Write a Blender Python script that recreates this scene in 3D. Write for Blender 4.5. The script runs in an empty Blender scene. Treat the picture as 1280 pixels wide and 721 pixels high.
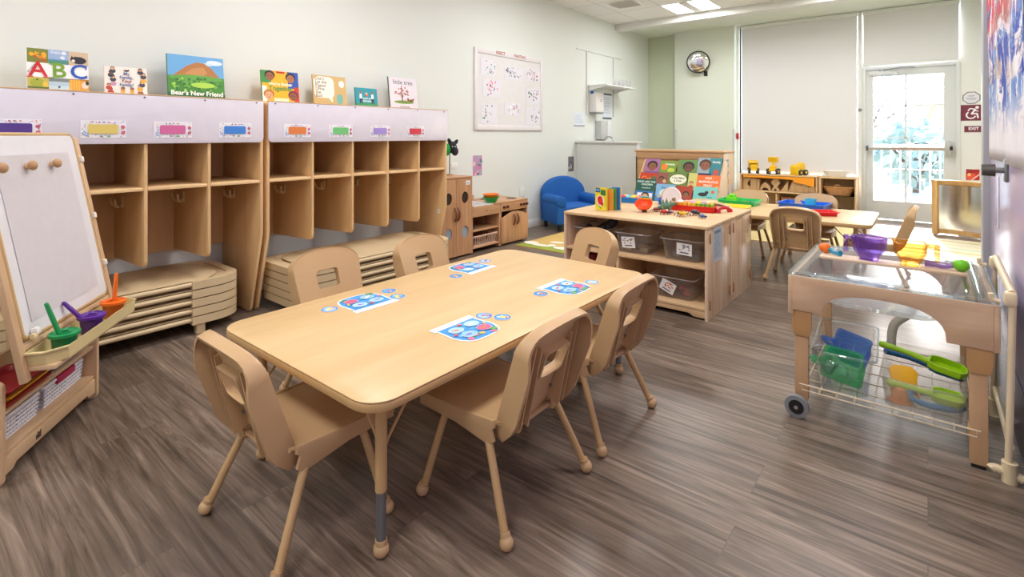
import bpy, bmesh, math, random
from mathutils import Matrix, Vector, Euler
random.seed(7)
SC = bpy.context.scene
COL = SC.collection
PI = math.pi

# ------------------------------------------------------------------ materials
def lin(c):
    out = []
    for v in c[:3]:
        v = v / 255.0
        out.append(v / 12.92 if v <= 0.04045 else ((v + 0.055) / 1.055) ** 2.4)
    return (*out, 1.0)

_M = {}
def paint(c, rough=0.5, metal=0.0, var=0.05, scale=14.0, spec=0.5, key=None, bump=0.0, emit=0.0):
    """Plain coloured surface with a faint noise mottling."""
    k = key or ('paint', tuple(c), rough, metal, var, scale, spec, bump, emit)
    if k in _M: return _M[k]
    m = bpy.data.materials.new('surface'); m.use_nodes = True
    nt = m.node_tree; b = nt.nodes['Principled BSDF']
    tc = nt.nodes.new('ShaderNodeTexCoord')
    n = nt.nodes.new('ShaderNodeTexNoise'); n.inputs['Scale'].default_value = scale; n.inputs['Detail'].default_value = 3
    nt.links.new(tc.outputs['Object'], n.inputs['Vector'])
    mx = nt.nodes.new('ShaderNodeMix'); mx.data_type = 'RGBA'
    l = lin(c)
    mx.inputs[6].default_value = (*[max(0, v * (1 - var)) for v in l[:3]], 1)
    mx.inputs[7].default_value = (*[min(1, v * (1 + var)) for v in l[:3]], 1)
    nt.links.new(n.outputs['Fac'], mx.inputs[0]); nt.links.new(mx.outputs[2], b.inputs['Base Color'])
    b.inputs['Roughness'].default_value = rough; b.inputs['Metallic'].default_value = metal
    b.inputs['Specular IOR Level'].default_value = spec
    if bump:
        bp = nt.nodes.new('ShaderNodeBump'); bp.inputs['Strength'].default_value = bump; bp.inputs['Distance'].default_value = 0.002
        nt.links.new(n.outputs['Fac'], bp.inputs['Height']); nt.links.new(bp.outputs['Normal'], b.inputs['Normal'])
    if emit:
        b.inputs['Emission Color'].default_value = l; b.inputs['Emission Strength'].default_value = emit
    _M[k] = m
    return m

def wood(c1, c2, axis='X', scale=6.0, rough=0.42, stretch=14.0, key=None):
    k = key or ('wood', tuple(c1), tuple(c2), axis, scale, rough, stretch)
    if k in _M: return _M[k]
    m = bpy.data.materials.new('wood_grain'); m.use_nodes = True
    nt = m.node_tree; b = nt.nodes['Principled BSDF']
    tc = nt.nodes.new('ShaderNodeTexCoord'); mp = nt.nodes.new('ShaderNodeMapping')
    s = [scale * stretch / 4] * 3; s['XYZ'.index(axis)] = scale / 4
    mp.inputs['Scale'].default_value = s
    nt.links.new(tc.outputs['Object'], mp.inputs['Vector'])
    n = nt.nodes.new('ShaderNodeTexNoise'); n.inputs['Scale'].default_value = 1.0; n.inputs['Detail'].default_value = 5; n.inputs['Distortion'].default_value = 0.6
    nt.links.new(mp.outputs['Vector'], n.inputs['Vector'])
    cr = nt.nodes.new('ShaderNodeValToRGB')
    cr.color_ramp.elements[0].position = 0.3; cr.color_ramp.elements[0].color = lin(c2)
    cr.color_ramp.elements[1].position = 0.7; cr.color_ramp.elements[1].color = lin(c1)
    nt.links.new(n.outputs['Fac'], cr.inputs['Fac']); nt.links.new(cr.outputs['Color'], b.inputs['Base Color'])
    b.inputs['Roughness'].default_value = rough; b.inputs['Specular IOR Level'].default_value = 0.4
    _M[k] = m
    return m

def clear(tint=(255, 255, 255), gloss=0.08, frost=0.0, frost_col=None, key=None):
    """Thin clear sheet: transparent with a fresnel gloss; frost adds a translucent body."""
    k = key or ('clear', tuple(tint), gloss, frost, frost_col)
    if k in _M: return _M[k]
    m = bpy.data.materials.new('clear_sheet'); m.use_nodes = True
    nt = m.node_tree; nt.nodes.remove(nt.nodes['Principled BSDF'])
    out = nt.nodes['Material Output']
    tr = nt.nodes.new('ShaderNodeBsdfTransparent'); tr.inputs['Color'].default_value = lin(tint)
    gl = nt.nodes.new('ShaderNodeBsdfGlossy'); gl.inputs['Roughness'].default_value = 0.06
    lw = nt.nodes.new('ShaderNodeLayerWeight'); lw.inputs['Blend'].default_value = 0.35
    mul = nt.nodes.new('ShaderNodeMath'); mul.operation = 'MULTIPLY_ADD'; mul.inputs[1].default_value = 0.32; mul.inputs[2].default_value = gloss
    nt.links.new(lw.outputs['Fresnel'], mul.inputs[0])
    body = tr
    if frost:
        di = nt.nodes.new('ShaderNodeBsdfDiffuse'); di.inputs['Color'].default_value = lin(frost_col or tint)
        tl = nt.nodes.new('ShaderNodeBsdfTranslucent'); tl.inputs['Color'].default_value = lin(frost_col or tint)
        a = nt.nodes.new('ShaderNodeMixShader'); a.inputs[0].default_value = 0.5
        nt.links.new(di.outputs[0], a.inputs[1]); nt.links.new(tl.outputs[0], a.inputs[2])
        nz = nt.nodes.new('ShaderNodeTexNoise'); nz.inputs['Scale'].default_value = 6
        ma = nt.nodes.new('ShaderNodeMath'); ma.operation = 'MULTIPLY_ADD'; ma.inputs[1].default_value = 0.08; ma.inputs[2].default_value = frost - 0.04
        nt.links.new(nz.outputs['Fac'], ma.inputs[0])
        mx = nt.nodes.new('ShaderNodeMixShader'); nt.links.new(ma.outputs[0], mx.inputs[0])
        nt.links.new(tr.outputs[0], mx.inputs[1]); nt.links.new(a.outputs[0], mx.inputs[2]); body = mx
    m2 = nt.nodes.new('ShaderNodeMixShader')
    nt.links.new(mul.outputs[0], m2.inputs[0]); nt.links.new(body.outputs[0], m2.inputs[1]); nt.links.new(gl.outputs[0], m2.inputs[2])
    nt.links.new(m2.outputs[0], out.inputs['Surface'])
    _M[k] = m
    return m

# ------------------------------------------------------------------ mesh builder
class MB:
    def __init__(s):
        s.bm = bmesh.new(); s.mats = []; s.layer = 0.0
    def mi(s, m):
        if m not in s.mats: s.mats.append(m)
        return s.mats.index(m)
    def add(s, b2, m, mat=None):
        i = s.mi(m)
        for f in b2.faces: f.material_index = i
        if mat is not None: bmesh.ops.transform(b2, matrix=mat, verts=b2.verts)
        me = bpy.data.meshes.new('tmp'); b2.to_mesh(me); b2.free()
        s.bm.from_mesh(me); bpy.data.meshes.remove(me)
        return s
    def box(s, c, size, m, bev=0.0, rot=None, seg=2):
        b = bmesh.new(); bmesh.ops.create_cube(b, size=1.0)
        bmesh.ops.scale(b, vec=size, verts=b.verts)
        if bev: bmesh.ops.bevel(b, geom=b.edges[:], offset=min(bev, min(size) * 0.49), segments=seg, affect='EDGES', profile=0.5)
        M = Matrix.Translation(c)
        if rot is not None: M = M @ Euler(rot).to_matrix().to_4x4()
        return s.add(b, m, M)
    def bb(s, x0, x1, y0, y1, z0, z1, m, bev=0.0, seg=2):
        return s.box(((x0 + x1) / 2, (y0 + y1) / 2, (z0 + z1) / 2), (abs(x1 - x0), abs(y1 - y0), abs(z1 - z0)), m, bev, None, seg)
    def cyl(s, p0, p1, r0, m, r1=None, n=16):
        p0 = Vector(p0); p1 = Vector(p1); d = p1 - p0
        b = bmesh.new()
        bmesh.ops.create_cone(b, cap_ends=True, segments=n, radius1=r0, radius2=r0 if r1 is None else r1, depth=d.length)
        q = Vector((0, 0, 1)).rotation_difference(d.normalized())
        return s.add(b, m, Matrix.Translation((p0 + p1) / 2) @ q.to_matrix().to_4x4())
    def ball(s, c, r, m, sc=(1, 1, 1), n=14, rot=None):
        b = bmesh.new(); bmesh.ops.create_uvsphere(b, u_segments=n, v_segments=max(6, n * 2 // 3), radius=r)
        M = Matrix.Translation(c)
        if rot is not None: M = M @ Euler(rot).to_matrix().to_4x4()
        return s.add(b, m, M @ Matrix.Diagonal((*sc, 1)))
    def tube(s, pts, r, m, n=10, closed=False, smooth=0):
        """Swept tube; r may be a list. smooth = Catmull-Rom subdivisions."""
        P = [Vector(p) for p in pts]
        R = list(r) if isinstance(r, (list, tuple)) else [r] * len(P)
        if smooth:
            Q = []; RR = []; k = len(P)
            rng = range(k if closed else k - 1)
            for i in rng:
                p1, p2 = P[i], P[(i + 1) % k]
                p0 = P[(i - 1) % k] if (closed or i > 0) else p1 + (p1 - p2)
                p3 = P[(i + 2) % k] if (closed or i < k - 2) else p2 + (p2 - p1)
                for j in range(smooth):
                    t = j / smooth
                    Q.append(0.5 * ((2 * p1) + (p2 - p0) * t + (2 * p0 - 5 * p1 + 4 * p2 - p3) * t * t + (3 * p1 - p0 - 3 * p2 + p3) * t ** 3))
                    RR.append(R[i] * (1 - t) + R[(i + 1) % k] * t)
            if not closed: Q.append(P[-1]); RR.append(R[-1])
            P, R = Q, RR
        b = bmesh.new(); rings = []; k = len(P)
        up = None
        for i in range(k):
            if closed: t = (P[(i + 1) % k] - P[i - 1])
            else: t = P[min(i + 1, k - 1)] - P[max(i - 1, 0)]
            t.normalize()
            if up is None:
                up = t.orthogonal().normalized()
            else:
                up = (up - t * up.dot(t)); up = up.normalized() if up.length > 1e-6 else t.orthogonal().normalized()
            w = t.cross(up)
            rings.append([b.verts.new(P[i] + (up * math.cos(a) + w * math.sin(a)) * R[i]) for a in [2 * PI * q / n for q in range(n)]])
        for i in range(k if closed else k - 1):
            A, B = rings[i], rings[(i + 1) % k]
            off = 0
            if closed and i == k - 1:
                off = min(range(n), key=lambda o: (A[0].co - B[o].co).length)
            for q in range(n):
                b.faces.new((A[q], A[(q + 1) % n], B[(q + 1 + off) % n], B[(q + off) % n]))
        if not closed:
            b.faces.new(rings[0][::-1]); b.faces.new(rings[-1])
        bmesh.ops.recalc_face_normals(b, faces=b.faces)
        return s.add(b, m)
    def lathe(s, prof, m, n=28, mat=None, cap0=True, cap1=True, sx=1.0, sy=1.0):
        b = bmesh.new(); rings = []
        for r, z in prof:
            if r < 1e-6: rings.append([b.verts.new((0, 0, z))])
            else: rings.append([b.verts.new((sx * r * math.cos(2 * PI * q / n), sy * r * math.sin(2 * PI * q / n), z)) for q in range(n)])
        for A, B in zip(rings, rings[1:]):
            for q in range(n):
                a = [A[q % len(A)], A[(q + 1) % len(A)], B[(q + 1) % len(B)], B[q % len(B)]]
                u = []
                for v in a:
                    if v not in u: u.append(v)
                if len(u) > 2: b.faces.new(u)
        if cap0 and len(rings[0]) > 1: b.faces.new(rings[0][::-1])
        if cap1 and len(rings[-1]) > 1: b.faces.new(rings[-1])
        bmesh.ops.recalc_face_normals(b, faces=b.faces)
        return s.add(b, m, mat)
    def prism(s, poly, depth, m, mat=None, bev=0.0, seg=2, taper=None):
        """2-D polygon in local XY, extruded 0..depth along local Z."""
        b = bmesh.new()
        lo = [b.verts.new((x, y, 0)) for x, y in poly]; hi = [b.verts.new((x, y, depth)) for x, y in poly]
        k = len(poly)
        b.faces.new(lo[::-1]); b.faces.new(hi)
        for i in range(k): b.faces.new((lo[i], lo[(i + 1) % k], hi[(i + 1) % k], hi[i]))
        bmesh.ops.recalc_face_normals(b, faces=b.faces)
        if bev:
            e = [x for x in b.edges if abs(x.verts[0].co.z - x.verts[1].co.z) < 1e-7]
            bmesh.ops.bevel(b, geom=e, offset=bev, segments=seg, affect='EDGES', profile=0.5)
        return s.add(b, m, mat)
    def ring(s, outer, inner, depth, m, mat=None, fn=None):
        """Plate with one hole; outer and inner are loops of equal length in XY; extruded along Z."""
        b = bmesh.new(); k = len(outer)
        def lay(lp, z): return [b.verts.new((x, y, z)) for x, y in lp]
        o0, o1, i0, i1 = lay(outer, 0), lay(outer, depth), lay(inner, 0), lay(inner, depth)
        for j in range(k):
            n = (j + 1) % k
            b.faces.new((o0[j], o0[n], o1[n], o1[j])); b.faces.new((i0[n], i0[j], i1[j], i1[n]))
            b.faces.new((o1[j], o1[n], i1[n], i1[j])); b.faces.new((o0[n], o0[j], i0[j], i0[n]))
        bmesh.ops.recalc_face_normals(b, faces=b.faces)
        if fn:
            for v in b.verts: v.co = fn(v.co)
        return s.add(b, m, mat)
    def quad(s, pts, m):
        b = bmesh.new(); b.faces.new([b.verts.new(p) for p in pts])
        return s.add(b, m)
    def tray(s, x0, x1, y0, y1, z0, z1, t, m, flare=0.0, rim=0.0, rim_t=0.006, r=0.02):
        """Open box with rounded corners, walls flaring outward and an optional turned-out rim."""
        def loop(e, z): return [(x, y, z) for x, y in rrect(x0 - e, x1 + e, y0 - e, y1 + e, r)]
        L = [loop(0, z0), loop(flare, z1 - rim_t)]
        if rim: L += [loop(flare + rim, z1 - rim_t), loop(flare + rim, z1)]
        else: L += [loop(flare, z1)]
        L += [loop(flare - t, z1), loop(-t, z0 + t)]
        b = bmesh.new(); V = [[b.verts.new(p) for p in l] for l in L]; k = len(L[0])
        b.faces.new(V[0][::-1]); b.faces.new(V[-1])
        for A, B in zip(V, V[1:]):
            for i in range(k): b.faces.new((A[i], A[(i + 1) % k], B[(i + 1) % k], B[i]))
        bmesh.ops.recalc_face_normals(b, faces=b.faces)
        return s.add(b, m)
    # ---- flat picture work in local XY, facing +Z, each layer a hair above the last
    def flat(s, poly, m):
        s.layer += 0.00006
        b = bmesh.new(); b.faces.new([b.verts.new((x, y, s.layer)) for x, y in poly])
        if b.faces[:][0].normal.z < 0 or True:
            bmesh.ops.recalc_face_normals(b, faces=b.faces)
            f = b.faces[:][0] if hasattr(b.faces, '__getitem__') else None
            b.normal_update()
            for f in b.faces:
                if f.normal.z < 0: f.normal_flip()
        bmesh.ops.triangulate(b, faces=b.faces[:])
        return s.add(b, m)
    def rect(s, x0, y0, x1, y1, c): return s.flat([(x0, y0), (x1, y0), (x1, y1), (x0, y1)], col(c))
    def ell(s, x, y, rx, ry, c, n=18, a0=0.0):
        ca, sa = math.cos(a0), math.sin(a0)
        return s.flat([(x + rx * math.cos(t) * ca - ry * math.sin(t) * sa, y + rx * math.cos(t) * sa + ry * math.sin(t) * ca) for t in [2 * PI * i / n for i in range(n)]], col(c))
    def poly(s, pts, c): return s.flat(pts, col(c))
    def blobs(s, n, x0, y0, x1, y1, rmin, rmax, cols, rnd):
        for _ in range(n):
            s.ell(rnd.uniform(x0, x1), rnd.uniform(y0, y1), rnd.uniform(rmin, rmax), rnd.uniform(rmin, rmax), rnd.choice(cols), 9, rnd.uniform(0, 3))
        return s
    def text(s, t, x, y, size, c, align='CENTER', rot=0.0, bold=0.0, ext=0.0, sx=1.0):
        s.layer += 0.00008
        cu = bpy.data.curves.new('t', 'FONT'); cu.body = t; cu.size = size; cu.align_x = align; cu.align_y = 'CENTER'
        cu.offset = bold; cu.extrude = ext; cu.resolution_u = 3
        o = bpy.data.objects.new('t', cu); COL.objects.link(o)
        dg = bpy.context.evaluated_depsgraph_get(); me = bpy.data.meshes.new_from_object(o.evaluated_get(dg))
        b = bmesh.new(); b.from_mesh(me)
        bpy.data.objects.remove(o); bpy.data.curves.remove(cu); bpy.data.meshes.remove(me)
        return s.add(b, col(c), Matrix.Translation((x, y, s.layer + ext)) @ Matrix.Rotation(rot, 4, 'Z') @ Matrix.Diagonal((sx, 1, 1, 1)))
    def xf(s, M):
        bmesh.ops.transform(s.bm, matrix=M, verts=s.bm.verts); return s
    def upright(s): return s.xf(Matrix.Rotation(PI / 2, 4, 'X'))
    def build(s, name, parent=None, loc=(0, 0, 0), rot=(0, 0, 0), label=None, angle=35.0, flat=False):
        me = bpy.data.meshes.new(name); s.bm.to_mesh(me); s.bm.free()
        for m in s.mats: me.materials.append(m)
        if not flat:
            for p in me.polygons: p.use_smooth = True
            me.set_sharp_from_angle(angle=math.radians(angle))
        o = bpy.data.objects.new(name, me); COL.objects.link(o)
        o.location = loc; o.rotation_euler = rot
        if parent: o.parent = parent
        if label: o['label'] = label
        return o

def col(c): return c if isinstance(c, bpy.types.Material) else paint(c, 0.55)

def rrect(x0, x1, y0, y1, r, n=5):
    out = []
    for cx, cy, a in ((x1 - r, y0 + r, -PI / 2), (x1 - r, y1 - r, 0), (x0 + r, y1 - r, PI / 2), (x0 + r, y0 + r, PI)):
        for i in range(n + 1):
            t = a + PI / 2 * i / n; out.append((cx + r * math.cos(t), cy + r * math.sin(t)))
    return out
def circ(x, y, r, n=32, ry=None): return [(x + r * math.cos(2 * PI * i / n), y + (ry or r) * math.sin(2 * PI * i / n)) for i in range(n)]

def YZ(x): # prism local (x,y,z)->(world y, world z, world x): polygon lies in the YZ plane at x
    return Matrix(((0, 0, 1, x), (1, 0, 0, 0), (0, 1, 0, 0), (0, 0, 0, 1)))
def XZ(y): # polygon in the XZ plane at y, extruded towards +Y
    return Matrix(((1, 0, 0, 0), (0, 0, 1, y), (0, 1, 0, 0), (0, 0, 0, 1)))
def XY(z): return Matrix.Translation((0, 0, z))

# ------------------------------------------------------------------ things
def tag(o, label, cat, group=None):
    o['label'] = label; o['category'] = cat
    if group: o['group'] = group
    return o
def thing(name, label, cat, loc=(0, 0, 0), rotz=0.0, group=None):  # an Empty at the base that parents its parts
    o = bpy.data.objects.new(name, None); COL.objects.link(o)
    o.empty_display_size = 0.05
    o.location = loc; o.rotation_euler = (0, 0, rotz)
    return tag(o, label, cat, group)
def struct(o):
    o['kind'] = 'structure'; return o
def dup(o, loc=None, rotz=None, label=None, group=None, parent=None):
    c = o.copy(); COL.objects.link(c)
    if parent is not None: c.parent = parent
    for ch in o.children: dup(ch, parent=c)
    if parent is None:
        if loc is not None: c.location = loc
        if rotz is not None: c.rotation_euler = (c.rotation_euler[0], c.rotation_euler[1], rotz)
        if label: c['label'] = label
        if group: c['group'] = group
    return c
# ------------------------------------------------------------------ palette
TAN = paint((202, 166, 122), 0.38, var=0.02)           # moulded chair plastic
TAN_LEG = paint((200, 163, 114), 0.3, var=0.02)
TABLE = wood((222, 190, 140), (211, 175, 124), 'Y', 5.0, 0.35, 9.0)
TABLE_EDGE = paint((196, 158, 108), 0.45, var=0.02)
MAPLE = wood((226, 192, 146), (212, 172, 122), 'Y', 5.0, 0.4, 10.0)
MAPLE_X = wood((226, 192, 150), (212, 174, 128), 'X', 5.0, 0.4, 10.0)
MAPLE_Z = wood((224, 190, 146), (210, 170, 124), 'Z', 5.0, 0.4, 10.0)
CUBBY = wood((234, 196, 144), (218, 176, 122), 'Z', 4.0, 0.4, 8.0)
CUBBY_Y = wood((236, 200, 150), (222, 180, 128), 'Y', 4.0, 0.4, 8.0)
EDGE = paint((214, 176, 128), 0.4)
WHITE = paint((236, 236, 236), 0.4)
WHITE_GLOSS = paint((220, 214, 224), 0.25, spec=0.5)
CREAM = paint((222, 206, 176), 0.4)
PAPER = paint((240, 240, 238), 0.7)
BLACK = paint((22, 22, 24), 0.5)
CHROME = paint((200, 202, 205), 0.18, 1.0)
STEEL = paint((150, 152, 154), 0.3, 0.9)
GREY = paint((150, 150, 150), 0.5)

# ------------------------------------------------------------------ floor of grey-brown planks
def floor_mat():
    m = bpy.data.materials.new('vinyl_planks'); m.use_nodes = True
    nt = m.node_tree; b = nt.nodes['Principled BSDF']; L = nt.links
    tc = nt.nodes.new('ShaderNodeTexCoord')
    br = nt.nodes.new('ShaderNodeTexBrick'); br.offset = 0.37; br.offset_frequency = 2
    br.inputs['Scale'].default_value = 1.0; br.inputs['Brick Width'].default_value = 1.25; br.inputs['Row Height'].default_value = 0.185
    br.inputs['Mortar Size'].default_value = 0.0012; br.inputs['Mortar Smooth'].default_value = 0.3; br.inputs['Bias'].default_value = 0.0
    br.inputs['Color1'].default_value = (0, 0, 0, 1); br.inputs['Color2'].default_value = (1, 1, 1, 1); br.inputs['Mortar'].default_value = (0.3, 0.3, 0.3, 1)
    L.new(tc.outputs['Object'], br.inputs['Vector'])
    # per-plank shift of the grain
    sc = nt.nodes.new('ShaderNodeVectorMath'); sc.operation = 'SCALE'; sc.inputs['Scale'].default_value = 7.0
    L.new(br.outputs['Color'], sc.inputs[0])
    ad = nt.nodes.new('ShaderNodeVectorMath'); ad.operation = 'ADD'
    L.new(tc.outputs['Object'], ad.inputs[0]); L.new(sc.outputs['Vector'], ad.inputs[1])
    mp = nt.nodes.new('ShaderNodeMapping'); mp.inputs['Scale'].default_value = (1.0, 14.0, 1.0)
    L.new(ad.outputs['Vector'], mp.inputs['Vector'])
    n1 = nt.nodes.new('ShaderNodeTexNoise'); n1.inputs['Scale'].default_value = 1.35; n1.inputs['Detail'].default_value = 8; n1.inputs['Roughness'].default_value = 0.62; n1.inputs['Distortion'].default_value = 1.9
    L.new(mp.outputs['Vector'], n1.inputs['Vector'])
    cr = nt.nodes.new('ShaderNodeValToRGB'); e = cr.color_ramp.elements
    e[0].position = 0.25; e[0].color = lin((68, 56, 47)); e[1].position = 0.76; e[1].color = lin((166, 148, 131))
    a = e.new(0.43); a.color = lin((105, 91, 79)); a = e.new(0.56); a.color = lin((129, 113, 100))
    L.new(n1.outputs['Fac'], cr.inputs['Fac'])
    mp2 = nt.nodes.new('ShaderNodeMapping'); mp2.inputs['Scale'].default_value = (3.0, 130.0, 1.0)
    L.new(ad.outputs['Vector'], mp2.inputs['Vector'])
    n2 = nt.nodes.new('ShaderNodeTexNoise'); n2.inputs['Scale'].default_value = 1.0; n2.inputs['Detail'].default_value = 4
    L.new(mp2.outputs['Vector'], n2.inputs['Vector'])
    r2 = nt.nodes.new('ShaderNodeValToRGB'); r2.color_ramp.elements[0].position = 0.3; r2.color_ramp.elements[0].color = (0.60, 0.60, 0.62, 1); r2.color_ramp.elements[1].position = 0.7; r2.color_ramp.elements[1].color = (1.2, 1.18, 1.15, 1)
    L.new(n2.outputs['Fac'], r2.inputs['Fac'])
    mu = nt.nodes.new('ShaderNodeMix'); mu.data_type = 'RGBA'; mu.blend_type = 'MULTIPLY'; mu.inputs[0].default_value = 0.55
    L.new(cr.outputs['Color'], mu.inputs[6]); L.new(r2.outputs['Color'], mu.inputs[7])
    # plank-to-plank tone
    r3 = nt.nodes.new('ShaderNodeValToRGB'); r3.color_ramp.elements[0].color = (0.80, 0.79, 0.78, 1); r3.color_ramp.elements[1].color = (1.16, 1.15, 1.14, 1)
    L.new(br.outputs['Color'], r3.inputs['Fac'])
    mu2 = nt.nodes.new('ShaderNodeMix'); mu2.data_type = 'RGBA'; mu2.blend_type = 'MULTIPLY'; mu2.inputs[0].default_value = 1.0
    L.new(mu.outputs[2], mu2.inputs[6]); L.new(r3.outputs['Color'], mu2.inputs[7])
    seam = nt.nodes.new('ShaderNodeMix'); seam.data_type = 'RGBA'; seam.inputs[7].default_value = lin((84, 72, 64))
    sm = nt.nodes.new('ShaderNodeMath'); sm.operation = 'MULTIPLY'; sm.inputs[1].default_value = 0.6
    L.new(br.outputs['Fac'], sm.inputs[0]); L.new(sm.outputs[0], seam.inputs[0]); L.new(mu2.outputs[2], seam.inputs[6])
    L.new(seam.outputs[2], b.inputs['Base Color'])
    b.inputs['Roughness'].default_value = 0.34; b.inputs['Specular IOR Level'].default_value = 0.5
    bp = nt.nodes.new('ShaderNodeBump'); bp.inputs['Strength'].default_value = 0.08; bp.inputs['Distance'].default_value = 0.001
    L.new(n2.outputs['Fac'], bp.inputs['Height']); L.new(bp.outputs['Normal'], b.inputs['Normal'])
    return m

def ceiling_mat():
    m = bpy.data.materials.new('ceiling_tiles'); m.use_nodes = True
    nt = m.node_tree; b = nt.nodes['Principled BSDF']; L = nt.links
    tc = nt.nodes.new('ShaderNodeTexCoord')
    br = nt.nodes.new('ShaderNodeTexBrick'); br.offset = 0.0
    br.inputs['Scale'].default_value = 1.0; br.inputs['Brick Width'].default_value = 0.65; br.inputs['Row Height'].default_value = 0.65
    br.inputs['Mortar Size'].default_value = 0.009; br.inputs['Mortar Smooth'].default_value = 0.2
    br.inputs['Color1'].default_value = lin((240, 239, 238)); br.inputs['Color2'].default_value = lin((243, 242, 240)); br.inputs['Mortar'].default_value = lin((214, 212, 210))
    mp = nt.nodes.new('ShaderNodeMapping'); mp.inputs['Location'].default_value = (2.95 + 0.65 * 9, -6.985 + 0.65 * 20, 0)
    L.new(tc.outputs['Object'], mp.inputs['Vector']); L.new(mp.outputs['Vector'], br.inputs['Vector'])
    L.new(br.outputs['Color'], b.inputs['Base Color']); b.inputs['Roughness'].default_value = 0.9
    n = nt.nodes.new('ShaderNodeTexNoise'); n.inputs['Scale'].default_value = 180
    bp = nt.nodes.new('ShaderNodeBump'); bp.inputs['Strength'].default_value = 0.15; bp.inputs['Distance'].default_value = 0.002
    L.new(tc.outputs['Object'], n.inputs['Vector']); L.new(n.outputs['Fac'], bp.inputs['Height']); L.new(bp.outputs['Normal'], b.inputs['Normal'])
    return m

WALL = paint((224, 229, 225), 0.6, var=0.01, scale=3)
WALL_GREEN = paint((202, 211, 184), 0.6, var=0.01, scale=3)
WALL_PALE = paint((224, 230, 216), 0.6, var=0.01, scale=3)
WALL_PURPLE = paint((196, 184, 212), 0.3, var=0.02, scale=3)
TRIM = paint((226, 227, 222), 0.45, var=0.02)
FRAME = paint((216, 219, 219), 0.4, var=0.02)
XL, XR, YB, YF, ZC = -4.03, 0.27, 9.02, -1.6, 3.03

struct(MB().bb(XL - .3, 1.0, YF - .3, YB + .25, -0.12, 0, floor_mat()).build('floor'))
struct(MB().bb(XL - .3, 1.0, YF - .3, YB + .25, ZC, ZC + 0.12, ceiling_mat()).build('ceiling'))
struct(MB().bb(XL - .15, XL, YF, YB + .2, 0, ZC, WALL).build('wall_left'))
struct(MB().bb(XL, XR + .2, YF - .15, YF, 0, ZC, WALL).build('wall_front'))
# right wall: near part carries the purple door, further on the room is a little wider
b = MB()
b.bb(XR, XR + .12, YF, 2.50, 0, ZC, WALL_PURPLE); b.bb(XR, XR + .12, 3.90, 4.02, 2.18, ZC, WALL_PURPLE); b.bb(XR, XR + .12, 2.50, 3.90, 2.18, ZC, WALL_PURPLE)
b.bb(XR, 0.74, 4.02, 4.05, 0, ZC, TRIM); b.bb(0.62, 0.74, 4.05, YB + .2, 0, ZC, WALL_PALE)
struct(b.build('wall_right'))
b = MB()
b.bb(XL, -2.43, YB, YB + .2, 0, ZC, WALL_GREEN)                       # darker green stretch by the corner
b.bb(-3.47, -2.47, YB - .15, YB, 0, ZC, WALL_PALE)                    # pale projecting pier
b.bb(-2.43, -0.77, YB, YB + .2, 0, 0.40, WALL_PALE); b.bb(-2.43, 0.62, YB, YB + .2, 2.985, ZC, WALL_PALE)
b.bb(0.335, 0.545, YB, YB + .2, 0, ZC, paint((230, 230, 226), .5, var=.01)); b.bb(-2.47, -2.43, YB - .02, YB + .2, 0, ZC, TRIM)
b.bb(0.605, 0.62, YB, YB + .2, 0, ZC, TRIM)
b.bb(-0.79, -0.745, YB - .03, YB + .2, 0, 2.985, TRIM)
b.bb(-0.745, 0.335, YB, YB + .2, 2.175, 2.23, TRIM)
struct(b.build('wall_back'))
struct(MB().bb(XL, 0.62, 7.72, 7.92, 2.925, ZC, TRIM, .006).build('trim_1'))          # ceiling soffit band
struct(MB().bb(XL, 0.62, 7.92, YB, 2.995, ZC, WALL_PALE).build('trim_2'))
struct(MB().bb(XL, XL + .012, 4.8, 9.0, 0, .1, TRIM, .003).build('baseboard_left'))
struct(MB().bb(XR - .012, XR, YF, 2.50, 0, .1, paint((70, 60, 84), .4)).build('baseboard_right'))
for i, x in enumerate((-3.47, -2.47)):
    struct(MB().bb(x - .0 if i == 0 else x - .03, x + .03 if i == 0 else x + .004, YB - .156, YB - .148, 0, 1.3, paint((206, 210, 204), .35)).build('trim_%d' % (i + 3)))

# tall shaded window, door with glass, narrow slit of window at the right
GLASS = clear((250, 252, 255), 0.03)
def pane_frame(b, x0, x1, z0, z1, t, y0, y1, m):
    b.bb(x0, x0 + t, y0, y1, z0, z1, m); b.bb(x1 - t, x1, y0, y1, z0, z1, m)
    b.bb(x0 + t, x1 - t, y0, y1, z0, z0 + t, m); b.bb(x0 + t, x1 - t, y0, y1, z1 - t, z1, m)
b = MB(); pane_frame(b, -2.43, -0.79, 0.40, 2.985, .03, YB + .08, YB + .14, FRAME)
w = struct(b.build('window_1'))
struct(MB().bb(-2.40, -0.82, YB + .105, YB + .111, .43, 2.955, GLASS).build('window_glass', w))
b = MB(); pane_frame(b, -0.745, 0.335, 2.23, 2.985, .03, YB + .08, YB + .14, FRAME)
w = struct(b.build('window_2'))
struct(MB().bb(-0.715, 0.305, YB + .105, YB + .111, 2.26, 2.955, GLASS).build('window_glass', w))
b = MB(); pane_frame(b, 0.545, 0.605, 0.02, 2.985, .006, YB + .08, YB + .14, FRAME)
w = struct(b.build('window_3'))
struct(MB().bb(0.551, 0.599, YB + .105, YB + .111, .026, 2.979, GLASS).build('window_glass', w))

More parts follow.
